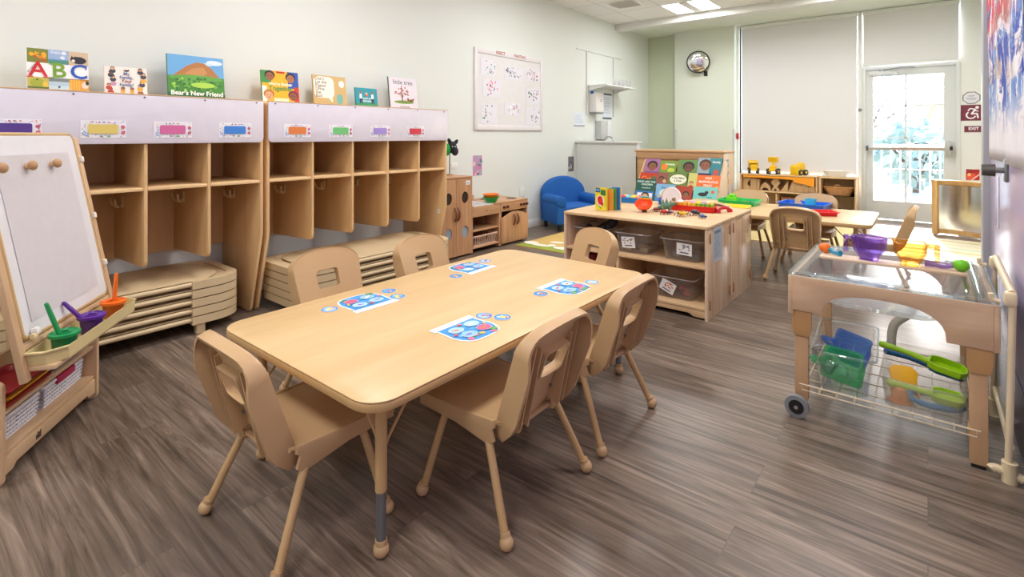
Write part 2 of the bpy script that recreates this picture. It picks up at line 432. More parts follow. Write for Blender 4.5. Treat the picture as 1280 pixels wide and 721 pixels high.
SHADE = bpy.data.materials.new('roller_fabric'); SHADE.use_nodes = True
nt = SHADE.node_tree; bs = nt.nodes['Principled BSDF']; bs.inputs['Base Color'].default_value = lin((228, 227, 227)); bs.inputs['Roughness'].default_value = .9
tl = nt.nodes.new('ShaderNodeBsdfTranslucent'); tl.inputs['Color'].default_value = lin((228, 228, 232))
wv = nt.nodes.new('ShaderNodeTexNoise'); wv.inputs['Scale'].default_value = 260
ma = nt.nodes.new('ShaderNodeMath'); ma.operation = 'MULTIPLY_ADD'; ma.inputs[1].default_value = 0.03; ma.inputs[2].default_value = 0.05
nt.links.new(wv.outputs['Fac'], ma.inputs[0])
mx = nt.nodes.new('ShaderNodeMixShader'); nt.links.new(ma.outputs[0], mx.inputs[0])
nt.links.new(bs.outputs[0], mx.inputs[1]); nt.links.new(tl.outputs[0], mx.inputs[2]); nt.links.new(mx.outputs[0], nt.nodes['Material Output'].inputs['Surface'])
def shade(x0, x1, z0, z1, label):
    t = thing('roller_shade', label, 'window shade', ((x0 + x1) / 2, YB - .035, z0))
    w = (x1 - x0) / 2; h = z1 - z0
    MB().bb(-w, w, -.002, .002, 0.02, h, SHADE).build('shade_fabric', t)
    MB().bb(-w, w, -.008, .008, 0, .025, TRIM, .004).build('hem_bar', t)
    MB().bb(-w - .01, w + .01, -.03, .03, h, h + .05, TRIM, .004).build('shade_cassette', t)
    return t
shade(-2.385, -0.805, 0.62, 2.935, 'wide white roller shade drawn down behind the block shelf')
shade(-0.725, 0.315, 2.195, 2.935, 'short white roller shade above the glass exit door')

# glass exit door
b = MB()
for x0, x1, z0, z1 in ((-0.745, -0.70, 0, 2.175), (0.29, 0.335, 0, 2.175), (-0.70, 0.29, 2.135, 2.175)): b.bb(x0, x1, YB - .015, YB + .12, z0, z1, FRAME, .004)
dd = struct(b.build('door_1'))
b = MB(); y0, y1 = YB + .02, YB + .065
b.bb(-.70, -.615, y0, y1, .012, 2.13, FRAME); b.bb(.165, .29, y0, y1, .012, 2.13, FRAME); b.bb(-.615, .165, y0, y1, .012, .272, FRAME); b.bb(-.615, .165, y0, y1, 2.04, 2.13, FRAME)
b.bb(-.252, -.232, y0 - .004, y1, .272, 2.04, FRAME)
for z in (1.613, 1.166, .718): b.bb(-.615, .165, y0 - .004, y1, z - .008, z + .008, FRAME)
struct(b.build('door_leaf', dd))
struct(MB().bb(-.615, .165, y0 + .02, y0 + .026, .272, 2.04, GLASS).build('door_glass', dd))
b = MB(); b.bb(-.675, .17, YB - .07, YB - .03, .99, 1.04, paint((196, 198, 196), .3, .6), .006); b.bb(-.40, .15, YB - .074, YB - .068, 1.003, 1.027, paint((186, 160, 146), .4))
b.bb(-.69, -.665, YB - .075, y0, .98, 1.05, paint((90, 90, 92), .4), .004)
struct(b.build('push_bar', dd))
b = MB(); b.bb(.17, .235, YB - .07, YB + .02, .93, 1.12, paint((190, 190, 188), .35, .4), .006); b.bb(.225, .255, YB - .085, YB - .055, 1.0, 1.05, BLACK, .004)
struct(b.build('door_latch', dd))
b = MB(); b.bb(-.66, -.33, YB - .06, YB + .02, 2.055, 2.105, paint((214, 216, 216), .35), .006)
b.tube([(-.50, YB - .05, 2.115), (-.30, YB - .14, 2.135), (-.14, YB - .02, 2.14)], .008, STEEL); b.bb(-.54, -.46, YB - .065, YB - .035, 2.105, 2.125, STEEL, .003)
struct(b.build('door_closer', dd))
t = tag(MB().cyl((0, 0, 0), (0, -.012, 0), .022, paint((60, 62, 66), .3, .5)).cyl((0, -.012, 0), (0, -.02, 0), .011, CHROME).build('key_switch', None, (-.768, YB - .03, 1.565)), 'small round key switch on the mullion beside the exit door', 'switch')

# purple door in the near right wall
PURPLE = paint((198, 184, 214), 0.22, var=0.02, scale=2)
b = MB(); b.bb(XR - .03, XR + .12, 3.90, 4.05, 0, 2.22, paint((176, 176, 182), .4), .006); b.bb(XR - .0, XR + .12, 2.50, 3.90, 2.14, 2.18, paint((176, 176, 182), .4))
dd = struct(b.build('door_2'))
struct(MB().bb(XR, XR + .045, 2.505, 3.885, 0.012, 2.135, PURPLE, .003).build('door_slab', dd))
struct(MB().bb(XR - .003, XR, 2.52, 3.80, .02, .27, paint((62, 50, 84), .3)).build('kick_plate', dd))
k = MB(); k.box((XR - .006, 3.10, 1.046), (.012, .06, .1), STEEL, .005); k.cyl((XR - .012, 3.10, 1.046), (XR - .04, 3.10, 1.046), .012, STEEL); k.cyl((XR - .04, 3.10, 1.046), (XR - .085, 3.10, 1.046), .028, paint((96, 92, 90), .35, .7), .025)
struct(k.build('door_knob', dd))
struct(MB().bb(XR - .004, XR, 3.45, 3.51, .745, 1.0, paint((232, 230, 240), .3), .002).build('push_plate', dd))
# ------------------------------------------------------------------ camera
cam = bpy.data.cameras.new('camera'); cam.sensor_width = 36.0; cam.lens = 645.0 / 1280 * 36
cam.shift_y = -(360.5 - 169.0) / 1280; cam.clip_start = 0.02
co = bpy.data.objects.new('camera', cam); COL.objects.link(co)
co.location = (0, 0, 1.2); co.rotation_euler = (PI / 2, 0, math.atan(520 / 645))
SC.camera = co

# ------------------------------------------------------------------ sky, sun and the room's own lamps
w = bpy.data.worlds.new('sky'); SC.world = w; w.use_nodes = True
nt = w.node_tree; bg = nt.nodes['Background']
sky = nt.nodes.new('ShaderNodeTexSky'); sky.sky_type = 'NISHITA'; sky.sun_disc = False
sky.sun_elevation = math.radians(32); sky.sun_rotation = 0.0; sky.altitude = 50; sky.dust_density = 1.5
nt.links.new(sky.outputs[0], bg.inputs['Color']); bg.inputs['Strength'].default_value = 1.35
s = bpy.data.lights.new('sun', 'SUN'); s.energy = 12.0; s.angle = math.radians(0.8); s.color = (1.0, 0.98, 0.95)
so = bpy.data.objects.new('sun', s); COL.objects.link(so); so.location = (0, 20, 12)
so.rotation_euler = Vector((0.13, -1.0, -0.50)).to_track_quat('-Z', 'Y').to_euler()

DIFF = bpy.data.materials.new('lamp_diffuser'); DIFF.use_nodes = True
p = DIFF.node_tree.nodes['Principled BSDF']; p.inputs['Base Color'].default_value = (.9, .9, .9, 1); p.inputs['Emission Color'].default_value = (1, .99, .97, 1); p.inputs['Emission Strength'].default_value = 4.0
def troffer(x, y, label, lamp):
    t = thing('ceiling_light', label, 'ceiling light', (x, y, ZC))
    b = MB(); pane_frame(b, -.325, .325, -.325, .325, .02, -.004, .012, WHITE); b.xf(Matrix.Rotation(PI / 2, 4, 'X')); b.build('light_frame', t)
    MB().bb(-.305, -.06, -.305, .305, -.008, -.002, DIFF).bb(.06, .305, -.305, .305, -.008, -.002, DIFF).build('diffuser', t)
    MB().bb(-.06, .06, -.305, .305, -.014, -.002, WHITE, .004).build('center_channel', t)
    if lamp:
        l = bpy.data.lights.new('lamp', 'AREA'); l.shape = 'SQUARE'; l.size = 0.6; l.energy = lamp; l.color = (1.0, 0.99, 0.985)
        o = bpy.data.objects.new('ceiling_lamp', l); COL.objects.link(o); o.location = (x, y, ZC - .03)
troffer(-2.625, 7.31, 'square ceiling light panel beside the vent near the soffit', 23)
src = [o for o in bpy.data.objects if o.name == 'ceiling_light'][0]
for i, (x, y, l) in enumerate(((-2.625, 4.7, 'square ceiling light panel above the play kitchen aisle'), (-2.625, 2.1, 'square ceiling light panel above the cubby side of the large table'), (-2.625, -.5, 'square ceiling light panel above the easel corner'), (-.675, 4.7, 'square ceiling light panel above the back table'), (-.675, 2.1, 'square ceiling light panel above the aisle side of the large table'), (-.675, -.5, 'square ceiling light panel above the camera corner'), (-.675, 7.31, 'square ceiling light panel in front of the exit door'))):
    dup(src, (x, y, ZC), label=l)
    l = bpy.data.lights.new('lamp', 'AREA'); l.shape = 'SQUARE'; l.size = 0.6; l.energy = 23.5; l.color = (1.0, 0.99, 0.985)
    o = bpy.data.objects.new('ceiling_lamp', l); COL.objects.link(o); o.location = (x, y, ZC - .03)
t = thing('ceiling_vent', 'square slatted vent in a ceiling tile near the left wall', 'vent', (-3.30, 6.60, ZC))
b = MB(); pane_frame(b, -.2, .2, -.2, .2, .025, -.01, .004, WHITE); b.xf(Matrix.Rotation(-PI / 2, 4, 'X')); b.build('vent_frame', t)
MB().bb(-.19, .19, -.19, .19, -.0015, .0, paint((236, 234, 231), .6)).build('vent_lightening_plate', t)  # plain white plate added so the shaded gaps between slats look light
b = MB()
for k in range(9): b.box((0, -.16 + k * .04, -.004), (.34, .026, .003), paint((232, 230, 226), .5), 0, (.25, 0, 0))
b.build('vent_grille', t)

# ------------------------------------------------------------------ outside the glass
def ground_mat():
    return paint((206, 200, 190), .8, var=.06, scale=2)
o = MB().bb(-30, 30, YB + .2, 60, -.22, -.1, ground_mat()).build('ground_outside'); struct(o)
t = thing('railing', 'white metal railing outside beyond the exit door glass', 'railing', (0, 12.2, -.1))
for z in (.12, 1.1): MB().bb(-5, 3, -.025, .025, z - .03, z + .03, paint((236, 238, 240), .4)).build('rail', t)
bar = MB().bb(-.012, .012, -.012, .012, .12, 1.1, paint((236, 238, 240), .4)).build('baluster', t)
for k in range(54):
    q = bar if k == 0 else dup(bar, parent=t)
    q.location = (-4.9 + .145 * k, 0, 0)
for x in (-5, -1.0, 3): MB().bb(x - .04, x + .04, -.04, .04, 0, 1.14, paint((236, 238, 240), .4)).build('rail_post', t)
def leaf(c):
    k = ('leaf', c)
    if k in _M: return _M[k]
    m = bpy.data.materials.new('leaf'); m.use_nodes = True; nt = m.node_tree; b = nt.nodes['Principled BSDF']
    n = nt.nodes.new('ShaderNodeTexNoise'); n.inputs['Scale'].default_value = 3; r = nt.nodes.new('ShaderNodeMix'); r.data_type = 'RGBA'
    r.inputs[6].default_value = lin([v * .94 for v in c]); r.inputs[7].default_value = lin([min(255, v * 1.05) for v in c]); nt.links.new(n.outputs['Fac'], r.inputs[0])
    nt.links.new(r.outputs[2], b.inputs['Base Color']); b.inputs['Roughness'].default_value = .7
    t = nt.nodes.new('ShaderNodeBsdfTranslucent'); nt.links.new(r.outputs[2], t.inputs['Color'])
    x = nt.nodes.new('ShaderNodeMixShader'); x.inputs[0].default_value = .55; nt.links.new(b.outputs[0], x.inputs[1]); nt.links.new(t.outputs[0], x.inputs[2])
    nt.links.new(x.outputs[0], nt.nodes['Material Output'].inputs['Surface']); _M[k] = m
    return m
def leaf_crown(name, loc, r, h, cols, label, cat, n, seed, trunk=0.0):
    rnd = random.Random(seed)
    t = thing(name, label, cat, loc)
    b = MB()
    for _ in range(n):
        a = rnd.uniform(0, 2 * PI); u = rnd.uniform(-1, 1); q = rnd.uniform(.55, 1.0)
        x = r * q * math.cos(a) * math.sqrt(1 - u * u); y = r * q * math.sin(a) * math.sqrt(1 - u * u); z = trunk + h / 2 + h / 2 * q * u
        s_ = rnd.uniform(.1, .2)
        d = Vector((rnd.uniform(-1, 1), rnd.uniform(-1, 1), rnd.uniform(-.3, 1))).normalized(); e = d.orthogonal().normalized(); f = d.cross(e)
        P = Vector((x, y, z)); m = leaf(rnd.choice(cols))
        b.mi(m); vs = [b.bm.verts.new(P + e * s_), b.bm.verts.new(P + f * s_ * .6), b.bm.verts.new(P - e * s_), b.bm.verts.new(P - f * s_ * .6)]
        fc = b.bm.faces.new(vs); fc.material_index = b.mi(m)
    b.build('foliage', t)
    c = MB().cyl((0, 0, -.05), (0, 0, trunk + h * .6), .09, paint((120, 100, 84), .8), .04, 10)
    for k in range(5):
        a = 1.3 * k; c.cyl((0, 0, trunk + .15 * h), (r * .6 * math.cos(a), r * .6 * math.sin(a), trunk + h * .6), .035, paint((120, 100, 84), .8), .012, 8)
    c.build('trunk', t)
BLEACHED_GREENS = [(186, 200, 190), (200, 212, 196), (170, 188, 180)]  # leaf colours bleached to imitate overexposed daylight; same for the trees below
leaf_crown('shrub', (-2.2, 14.6, -.1), 1.0, 1.5, BLEACHED_GREENS, 'green shrub outside behind the railing, left of the door view', 'shrub', 420, 1, .1)
leaf_crown('shrub', (-.2, 14.9, -.1), 1.1, 1.7, BLEACHED_GREENS, 'green shrub outside behind the railing, centre of the door view', 'shrub', 480, 2, .1)
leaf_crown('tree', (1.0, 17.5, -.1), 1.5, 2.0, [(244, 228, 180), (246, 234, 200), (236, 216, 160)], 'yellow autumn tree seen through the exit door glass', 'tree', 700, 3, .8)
leaf_crown('tree', (-1.6, 21.5, -.1), 3.0, 3.4, [(196, 206, 210), (208, 216, 218), (184, 196, 202)], 'grey-green tree, coloured pale as if overexposed, standing furthest outside the door', 'tree', 1300, 4, .9)

SC.view_settings.view_transform = 'Standard'; SC.view_settings.look = 'None'; SC.view_settings.gamma = 1.0
SC.view_settings.use_curve_mapping = False; SC.view_settings.exposure = 0.1
SC.cycles.transparent_max_bounces = 24; SC.cycles.max_bounces = 10; SC.cycles.sample_clamp_indirect = 6.0
SC.cycles.use_denoising = True
# ------------------------------------------------------------------ small stacking chair (local: faces +Y, floor at z=0)
def bez(a, b_, c, n=8):
    return [(Vector(a) * (1 - t) ** 2 + Vector(b_) * 2 * t * (1 - t) + Vector(c) * t * t) for t in [i / n for i in range(n + 1)]]
def back_map(co):
    """u across, v up the back, w out of the rear face"""
    u, v, w = co
    base = Vector((0, -.125, .305)); up = Vector((0, -.105, .285)).normalized(); out = Vector((0, -up.z, up.y))
    return base + Vector((u, 0, 0)) + up * v + out * (w - 0.55 * u * u)
def make_chair(label, m=TAN, ml=TAN_LEG):
    t = thing('school_chair', label, 'chair')
    # seat: dished slab with rolled front and side skirts that deepen to a tip at the rear
    b = MB()
    prof = [(-.135, .325), (-.09, .318), (0, .314), (.10, .318), (.165, .320), (.20, .314), (.222, .296), (.224, .272), (.215, .272), (.208, .292), (.19, .303), (.10, .306), (0, .302), (-.135, .312)]
    b.prism(prof, .352, m, YZ(-.176), .008)
    skirt = [(-.118, .328), (-.12, .305), (-.108, .296), (-.118, .262), (-.095, .246), (.05, .268), (.218, .272), (.222, .296), (.19, .318), (0, .320)]
    for sx in (-1, 1):
        b.prism(skirt, .014, m, YZ(.172 if sx > 0 else -.186), .005)
    b.build('seat', t, angle=40)
    # backrest: arched panel with a hand hole, deep turned-back rim, ribs
    N = 40
    def outline(e=0.0):
        P = [(-.148 + e, -.055 + e * .2)]
        P += [(-.166 + e + (-.016) * i / 6, .250 * i / 6) for i in range(0, 7)]
        arch = bez((-.184 + e, .262, 0), (-.176 + e * .9, .330 - e, 0), (-.06, .345 - e, 0), 7) + bez((-.06, .345 - e, 0), (0, .354 - e, 0), (.06, .345 - e, 0), 6)[1:] + bez((.06, .345 - e, 0), (.176 - e * .9, .330 - e, 0), (.184 - e, .262, 0), 7)[1:]
        P += [(p.x, p.y) for p in arch]
        P += [(.166 - e + .016 * i / 6, .250 * i / 6) for i in range(6, -1, -1)]
        P += [(.148 - e, -.055 + e * .2)]
        return P
    raw = outline(.004); raw2 = raw + [raw[0]]
    seg = [math.dist(p, q) for p, q in zip(raw2, raw2[1:])]; total = sum(seg); out = []; K = 96
    for j in range(K):
        d = total * j / K; i = 0
        while d > seg[i]: d -= seg[i]; i += 1
        f = d / seg[i]; out.append((raw2[i][0] * (1 - f) + raw2[i + 1][0] * f, raw2[i][1] * (1 - f) + raw2[i + 1][1] * f))
    k = len(out)
    # inner loop with matching count: square hole with rounded corners, by angle
    cx, cy = 0.0, .195
    hole = []
    for (x, y) in out:
        a = math.atan2(y - cy, x - cx)
        c_, s_ = math.cos(a), math.sin(a)
        q = (abs(c_ / .060) ** 8 + abs(s_ / .044) ** 8) ** (-1 / 8)
        hole.append((cx + q * c_, cy + q * s_))
    b = MB()
    b.ring(out, hole, .007, m, fn=back_map)
    # rim
    o2 = outline(0.0); i2 = outline(.010)
    bmr = bmesh.new()
    def dep(v): return .070 if v < .22 else .070 - .036 * min(1, (v - .22) / .1)
    rows = []
    for (xo, yo), (xi, yi) in zip(o2, i2):
        d = dep(yo) * (0.42 if yo < -.02 else (0.85 if yo < .02 else 1.0))
        rows.append([bmr.verts.new(back_map(p)) for p in ((xo * .985, yo - .002, -.003), (xo, yo, .006), (xo, yo, d), (xi, yi, d), (xi, yi, .003))])
    for A, B in zip(rows, rows[1:]):
        for j in range(5): bmr.faces.new((A[j], B[j], B[(j + 1) % 5], A[(j + 1) % 5]))
    bmr.faces.new(rows[0]); bmr.faces.new(rows[-1][::-1])
    bmesh.ops.recalc_face_normals(bmr, faces=bmr.faces)
    b.add(bmr, m)
    # tube boss round the hand hole, standing off the rear face
    hb = [(cx + (x - cx) * 1.0, cy + (y - cy) * 1.0) for x, y in hole]; ho = [(cx + (x - cx) * 1.13, cy + (y - cy) * 1.16) for x, y in hole]
    b.ring(ho, hb, .026, m, fn=lambda c: back_map(Vector((c.x, c.y, c.z + .004))))
    for sx in (-1, 1):
        for u, top in ((.082, .262), (.114, .280)):
            rib = [(sx * u, .0), (sx * (u + .006), .0), (sx * (u + .006), top), (sx * u, top)]
            bb_ = bmesh.new(); v = []
            for (x, y), w0, w1 in zip(rib, (.003,) * 4, (.056, .056, .020, .020)):
                v.append((bb_.verts.new(back_map((x, y, w0))), bb_.verts.new(back_map((x, y, w1)))))
            for a_ in range(4):
                n_ = (a_ + 1) % 4; bb_.faces.new((v[a_][0], v[n_][0], v[n_][1], v[a_][1]))
            bb_.faces.new([q[1] for q in v]); bb_.faces.new([q[0] for q in v][::-1]); bmesh.ops.recalc_face_normals(bb_, faces=bb_.faces)
            b.add(bb_, m)
    b.build('backrest', t, angle=38)
    # bent tongue that joins the back to the seat
    b = MB()
    pts = [back_map((0, .03, .02)), back_map((0, -.02, .028)), Vector((0, -.135, .270)), Vector((0, -.09, .262)), Vector((0, .02, .288))]
    for x in (-.095, .095): b.tube([p + Vector((x, 0, 0)) for p in pts], .011, m, 8, smooth=4)
    b.box((0, -.128, .276), (.2, .022, .014), m, .005)
    b.build('back_bracket', t)
    for x in (-.075, .075):
        for v_ in (.05, .105):
            MB().cyl(back_map((x, v_, .004)), back_map((x, v_, .012)), .006, STEEL, n=10).build('screw', t)
    for sx in (-1, 1):
        for rear in (0, 1):
            if rear: pts = [(sx * .11, -.01, .288), (sx * .150, -.055, .287), (sx * .172, -.085, .262), (sx * .195, -.135, .16), (sx * .222, -.198, .02)]
            else: pts = [(sx * .11, .03, .290), (sx * .146, .082, .290), (sx * .166, .108, .268), (sx * .192, .132, .16), (sx * .222, .160, .02)]
            l = MB().tube(pts, .0125, ml, 12, smooth=5).build('leg', t)
            fy = -.201 if rear else .163; fd = -.003 if rear else .002
            MB().ball((sx * .2235, fy, .021), .021, m, n=14).cyl((sx * .221, fy - fd * 1.8, .036), (sx * .219, fy - fd * 3, .046), .0155, m, n=12).build('foot_ball', l)
    return t
chair = make_chair('tan chair at the near short end of the large table')
chair.location = (-1.56, .865, 0); chair['group'] = 'tan chairs at the large table'
G = 'tan chairs at the large table'
dup(chair, (-1.15, 1.375, 0), PI / 2, 'tan chair on the aisle side of the large table, nearer one', G)
dup(chair, (-1.15, 1.935, 0), PI / 2, 'tan chair on the aisle side of the large table, nearer the bin shelf', G)
dup(chair, (-1.67, 2.575, 0), PI - .42, 'tan chair at the far end of the large table, in front of bin shelf', G)
dup(chair, (-2.14, 1.43, 0), -PI / 2, 'tan chair on the cot side of the large table, nearer the easel', G)
dup(chair, (-2.03, 1.975, 0), -PI / 2 + .06, 'tan chair on the cot side of the large table, nearer the play kitchen', G)
G = 'tan chairs at the back table'
dup(chair, (-.83, 4.86, 0), 0, 'tan chair with its back to us at middle of the back table', G)
dup(chair, (-1.47, 4.80, 0), 0, 'tan chair at the back table half hidden behind the bin shelf', G)
dup(chair, (-1.47, 5.60, 0), PI, 'tan chair facing us across the back table, beside green tray', G)
dup(chair, (-.86, 5.61, 0), PI, 'tan chair facing us across the back table, behind the blue tray', G)
dup(chair, (-.33, 5.30, 0), PI / 2, 'tan chair seen edge-on at the door end of the back table', G)

# ------------------------------------------------------------------ activity tables
def make_table(label, L=1.67, W=.925, H=.50, legs=((-.355, -.725), (-.355, .725), (.355, -.725), (.355, .725))):
    t = thing('activity_table', label, 'table')
    top = rrect(-W / 2, W / 2, -L / 2, L / 2, .085, 8)
    MB().prism(top, .004, TABLE, XY(H - .004), .0015).build('tabletop', t)
    MB().prism(rrect(-W / 2 - .001, W / 2 + .001, -L / 2 - .001, L / 2 + .001, .086, 8), .026, TABLE_EDGE, XY(H - .0305), .006).build('edge_band', t)
    for x, y in legs:
        l = MB().cyl((x, y, .19), (x, y, H - .03), .017, TAN_LEG, n=16).build('leg', t)
        MB().cyl((x, y, .03), (x, y, .195), .0145, paint((132, 134, 138), .3, .6), n=16).build('height_tube', l)
        MB().ball((x, y, .023), .023, TAN).cyl((x, y, .036), (x, y, .052), .0175, TAN, n=14).build('foot_ball', l)
        sx, sy = (1 if x > 0 else -1), (1 if y > 0 else -1)
        br = MB()
        br.tube([(x - sx * .004, y - sy * .012, .285), (x - sx * .01, y - sy * .04, .33), (x - sx * .02, y - sy * .17, H - .034)], .0042, TAN_LEG, 8, smooth=4)
        br.tube([(x - sx * .012, y - sy * .004, .285), (x - sx * .04, y - sy * .01, .33), (x - sx * .17, y - sy * .02, H - .034)], .0042, TAN_LEG, 8, smooth=4)
        br.build('leg_brace', l)
    return t
tb = make_table('large maple-topped table with four fish puzzle sheets on it'); tb.location = (-1.5675, 1.635, 0)
dup(tb, (-1.175, 5.30, 0), PI / 2, 'maple-topped table with toy trays at the back near the exit door')

# ------------------------------------------------------------------ fish-bowl puzzle sheets and round pieces
def bowl_outline(s):
    pts = [(-.103 * s, .098), (-.103 * s, .070), (-.094 * s, .058)]
    for i in range(1, 10):
        a = PI + PI * i / 10
        pts.append((.104 * s * math.copysign(abs(math.cos(a)) ** .55, math.cos(a)), .045 + (-.145) * s * abs(math.sin(a)) ** .6))
    pts += [(.094 * s, .058), (.103 * s, .070), (.103 * s, .098)]
    return pts
def fish(b, x, y, s, c, a):
    ca, sa = math.cos(a), math.sin(a)
    R = lambda px, py: (x + px * ca - py * sa, y + px * sa + py * ca)
    b.ell(x, y, s, s * .6, c, 14, a)
    b.poly([R(-s * .7, 0), R(-s * 1.5, s * .6), R(-s * 1.5, -s * .6)], c)
    ex, ey = R(s * .5, s * .15); b.ell(ex, ey, s * .14, s * .14, (250, 250, 250), 8)
def puzzle_sheet(loc, rz, label, seed):
    r = random.Random(seed)
    b = MB()
    b.prism(bowl_outline(1.0), .0016, paint((246, 246, 250), .45)); b.layer = .0016
    inner = [(x * .955, min(y * .97, .066)) for x, y in bowl_outline(.98)]
    b.poly(inner, (66, 152, 218))
    b.blobs(26, -.07, -.07, .07, .045, .004, .013, [(96, 178, 230), (48, 124, 204), (130, 200, 236)], r)
    b.blobs(9, -.075, -.085, .075, -.062, .006, .015, [(92, 170, 90), (230, 120, 160), (226, 190, 90), (60, 140, 100)], r)
    for (x, y), c in zip(((-.042, .02), (.042, .024), (-.036, -.04), (.044, -.036)), ((166, 208, 234), (178, 216, 238), (150, 196, 230), (206, 96, 140))):
        b.ell(x, y, .031, .026, (206, 226, 242), 20); b.ell(x, y, .0295, .0245, c, 20)
        fish(b, x, y, .011, r.choice([(238, 130, 50), (246, 200, 60), (226, 80, 110), (120, 110, 200), (250, 250, 250)]), r.uniform(-.4, .4))
    fish(b, .0, .045, .010, (236, 90, 60), 0); fish(b, .075, -.005, .009, (246, 200, 70), 1.2); fish(b, -.075, -.012, .009, (230, 84, 90), .4)
    o = b.build('puzzle_sheet', None, loc, (0, 0, rz), flat=True)
    return tag(o, label, 'puzzle sheet', 'fish bowl puzzle sheets')
ZT = .5005
puzzle_sheet((-1.84, 1.300, ZT), -PI / 2 - .02, 'blue fish bowl puzzle sheet with three round pieces around it', 1)
puzzle_sheet((-1.885, 1.985, ZT), -PI / 2 + .04, 'blue fish bowl puzzle sheet at the far corner nearest the play kitchen', 2)
puzzle_sheet((-1.29, 1.350, ZT), PI / 2, 'blue fish bowl puzzle sheet on the aisle edge in front of nearer chair', 3)
puzzle_sheet((-1.295, 2.005, ZT), PI / 2, 'blue fish bowl puzzle sheet on the aisle edge nearest the bin shelf', 4)
def piece(x, y, label, seed):
    r = random.Random(seed); b = MB()
    b.prism(circ(0, 0, .033, 28), .002, paint((250, 250, 250), .5)); b.layer = .002
    b.ell(0, 0, .032, .032, (44, 118, 196), 28); b.ell(0, 0, .026, .026, r.choice([(90, 176, 226), (60, 150, 214), (160, 200, 236)]), 24)
    fish(b, .002, .002, .015, r.choice([(240, 130, 60), (248, 214, 70), (226, 90, 120), (140, 70, 160), (245, 245, 250)]), r.uniform(0, 6))
    b.blobs(5, -.018, -.018, .018, .018, .003, .006, [(250, 250, 250), (246, 200, 80), (220, 80, 90)], r)
    tag(b.build('puzzle_piece', None, (x, y, ZT), (0, 0, r.uniform(0, 6)), flat=True), label, 'puzzle piece', 'round fish puzzle pieces')
for i, (x, y, l) in enumerate((
    (-1.870, 1.153, 'round blue fish piece on the easel side of the three-piece sheet'),
    (-1.884, 1.456, 'round blue fish piece furthest from us beyond the three-piece sheet'),
    (-1.789, 1.429, 'round blue fish piece touching the strip of the three-piece sheet'),
    (-1.822, 1.817, 'round blue fish piece on the near side of the kitchen-corner sheet'),
    (-1.917, 2.137, 'round blue fish piece beyond the kitchen-corner sheet'),
    (-1.329, 1.850, 'round blue fish piece on the near side of the sheet nearest the bin shelf'),
    (-1.244, 2.149, 'round blue fish piece beyond the sheet nearest the bin shelf'),
    (-1.338, 1.487, 'round blue fish piece, inner of the two beyond the nearest aisle sheet'),
    (-1.272, 1.519, 'round blue fish piece, outer of the two beyond the nearest aisle sheet'))):
    piece(x, y, l, 20 + i)
# ------------------------------------------------------------------ cubby units on the left wall
XW = XL; CX1 = -3.43      # wall, cubby front
def side_poly():
    p = [(XW + .012, 0.0), (-3.615, 0.0)]
    p += [(-3.615 + .04 * math.sin(a), .04 - .04 * math.cos(a)) for a in [PI / 2 * i / 5 for i in range(1, 6)]]
    p += [(CX1, .55), (CX1, 1.40), (XW + .012, 1.40)]
    return p
def divider_poly():
    r = .04; zb = .45
    p = [(XW + .03, zb - .02)]
    p += [(CX1 - r + r * math.sin(a), zb + r - r * math.cos(a)) for a in [PI / 2 * i / 5 for i in range(0, 6)]]
    p += [(CX1, 1.40), (XW + .03, 1.40)]
    return p
def hook(parent, y, x=-3.82, z=.795):
    b = MB(); m = paint((226, 206, 162), .35)
    b.box((x, y - .004, z), (.036, .008, .07), m, .003)
    for s in (-1, 1):
        b.tube([(x, y - .006, z - .014), (x + s * .022, y - .028, z - .028), (x + s * .042, y - .046, z - .010), (x + s * .048, y - .050, z + .024)], [.008, .007, .0065, .006], m, 8, smooth=4)
    b.build('coat_hook', parent)
def cubby(y0, y1, label):
    t = thing('cubby_unit', label, 'cubby')
    n = 5; th = .02; w = (y1 - y0) / n
    for y in (y0, y1 - th):
        MB().prism(side_poly(), th, CUBBY, XZ(y), .004).build('side_panel', t)
    MB().bb(XW + .012, XW + .028, y0 + th, y1 - th, .42, 1.39, CUBBY).build('back_panel', t)
    ys = [y0 + w * i for i in range(n + 1)]
    for i in range(1, n):
        MB().prism(divider_poly(), .018, CUBBY, XZ(ys[i] - .009), .004).build('divider', t)
        hook(t, ys[i] - .009)
    hook(t, y1 - th)
    for i in range(n):
        a = ys[i] + (th if i == 0 else .009); c = ys[i + 1] - (th if i == n - 1 else .009)
        MB().bb(XW + .03, CX1 - .004, a, c, .885, .905, CUBBY_Y, .003).build('shelf', t)
    MB().bb(XW + .012, CX1 - .02, y0, y1, 1.40, 1.418, CUBBY_Y, .003).build('top_board', t)
    MB().bb(XW + .012, -3.78, y0 + .01, y1 - .01, 1.418, 1.454, CUBBY_Y, .003).build('rear_ledge', t)
    # white header board with rounded lower corners and dark fixing studs along its top
    r = .03
    p = [(y0 + .004, 1.425), (y0 + .004, 1.153 + r)] + [(y0 + .004 + r - r * math.cos(a), 1.153 + r - r * math.sin(a)) for a in [PI / 2 * i / 5 for i in range(1, 6)]]
    p += [(y1 - .004 - r + r * math.sin(a), 1.153 + r - r * math.cos(a)) for a in [PI / 2 * i / 5 for i in range(0, 6)]] + [(y1 - .004, 1.425)]
    h = MB().prism(p, .012, WHITE_GLOSS, YZ(CX1 + .001), .002).build('header_board', t)
    MB().bb(CX1 - .004, CX1 + .015, y0 + .002, y1 - .002, 1.424, 1.430, EDGE, .002).build('edge_strip', h)
    for i in range(n + 1):
        y = y0 + .05 + (y1 - y0 - .1) * i / n
        MB().cyl((CX1 + .012, y, 1.412), (CX1 + .0165, y, 1.412), .0045, paint((60, 62, 70), .4), n=8).build('stud', h)
    return t
cubby(-.02, 1.628, 'wooden cubby unit with white header behind the easel')
cubby(1.652, 3.305, 'wooden cubby unit with white header next to the play kitchen')

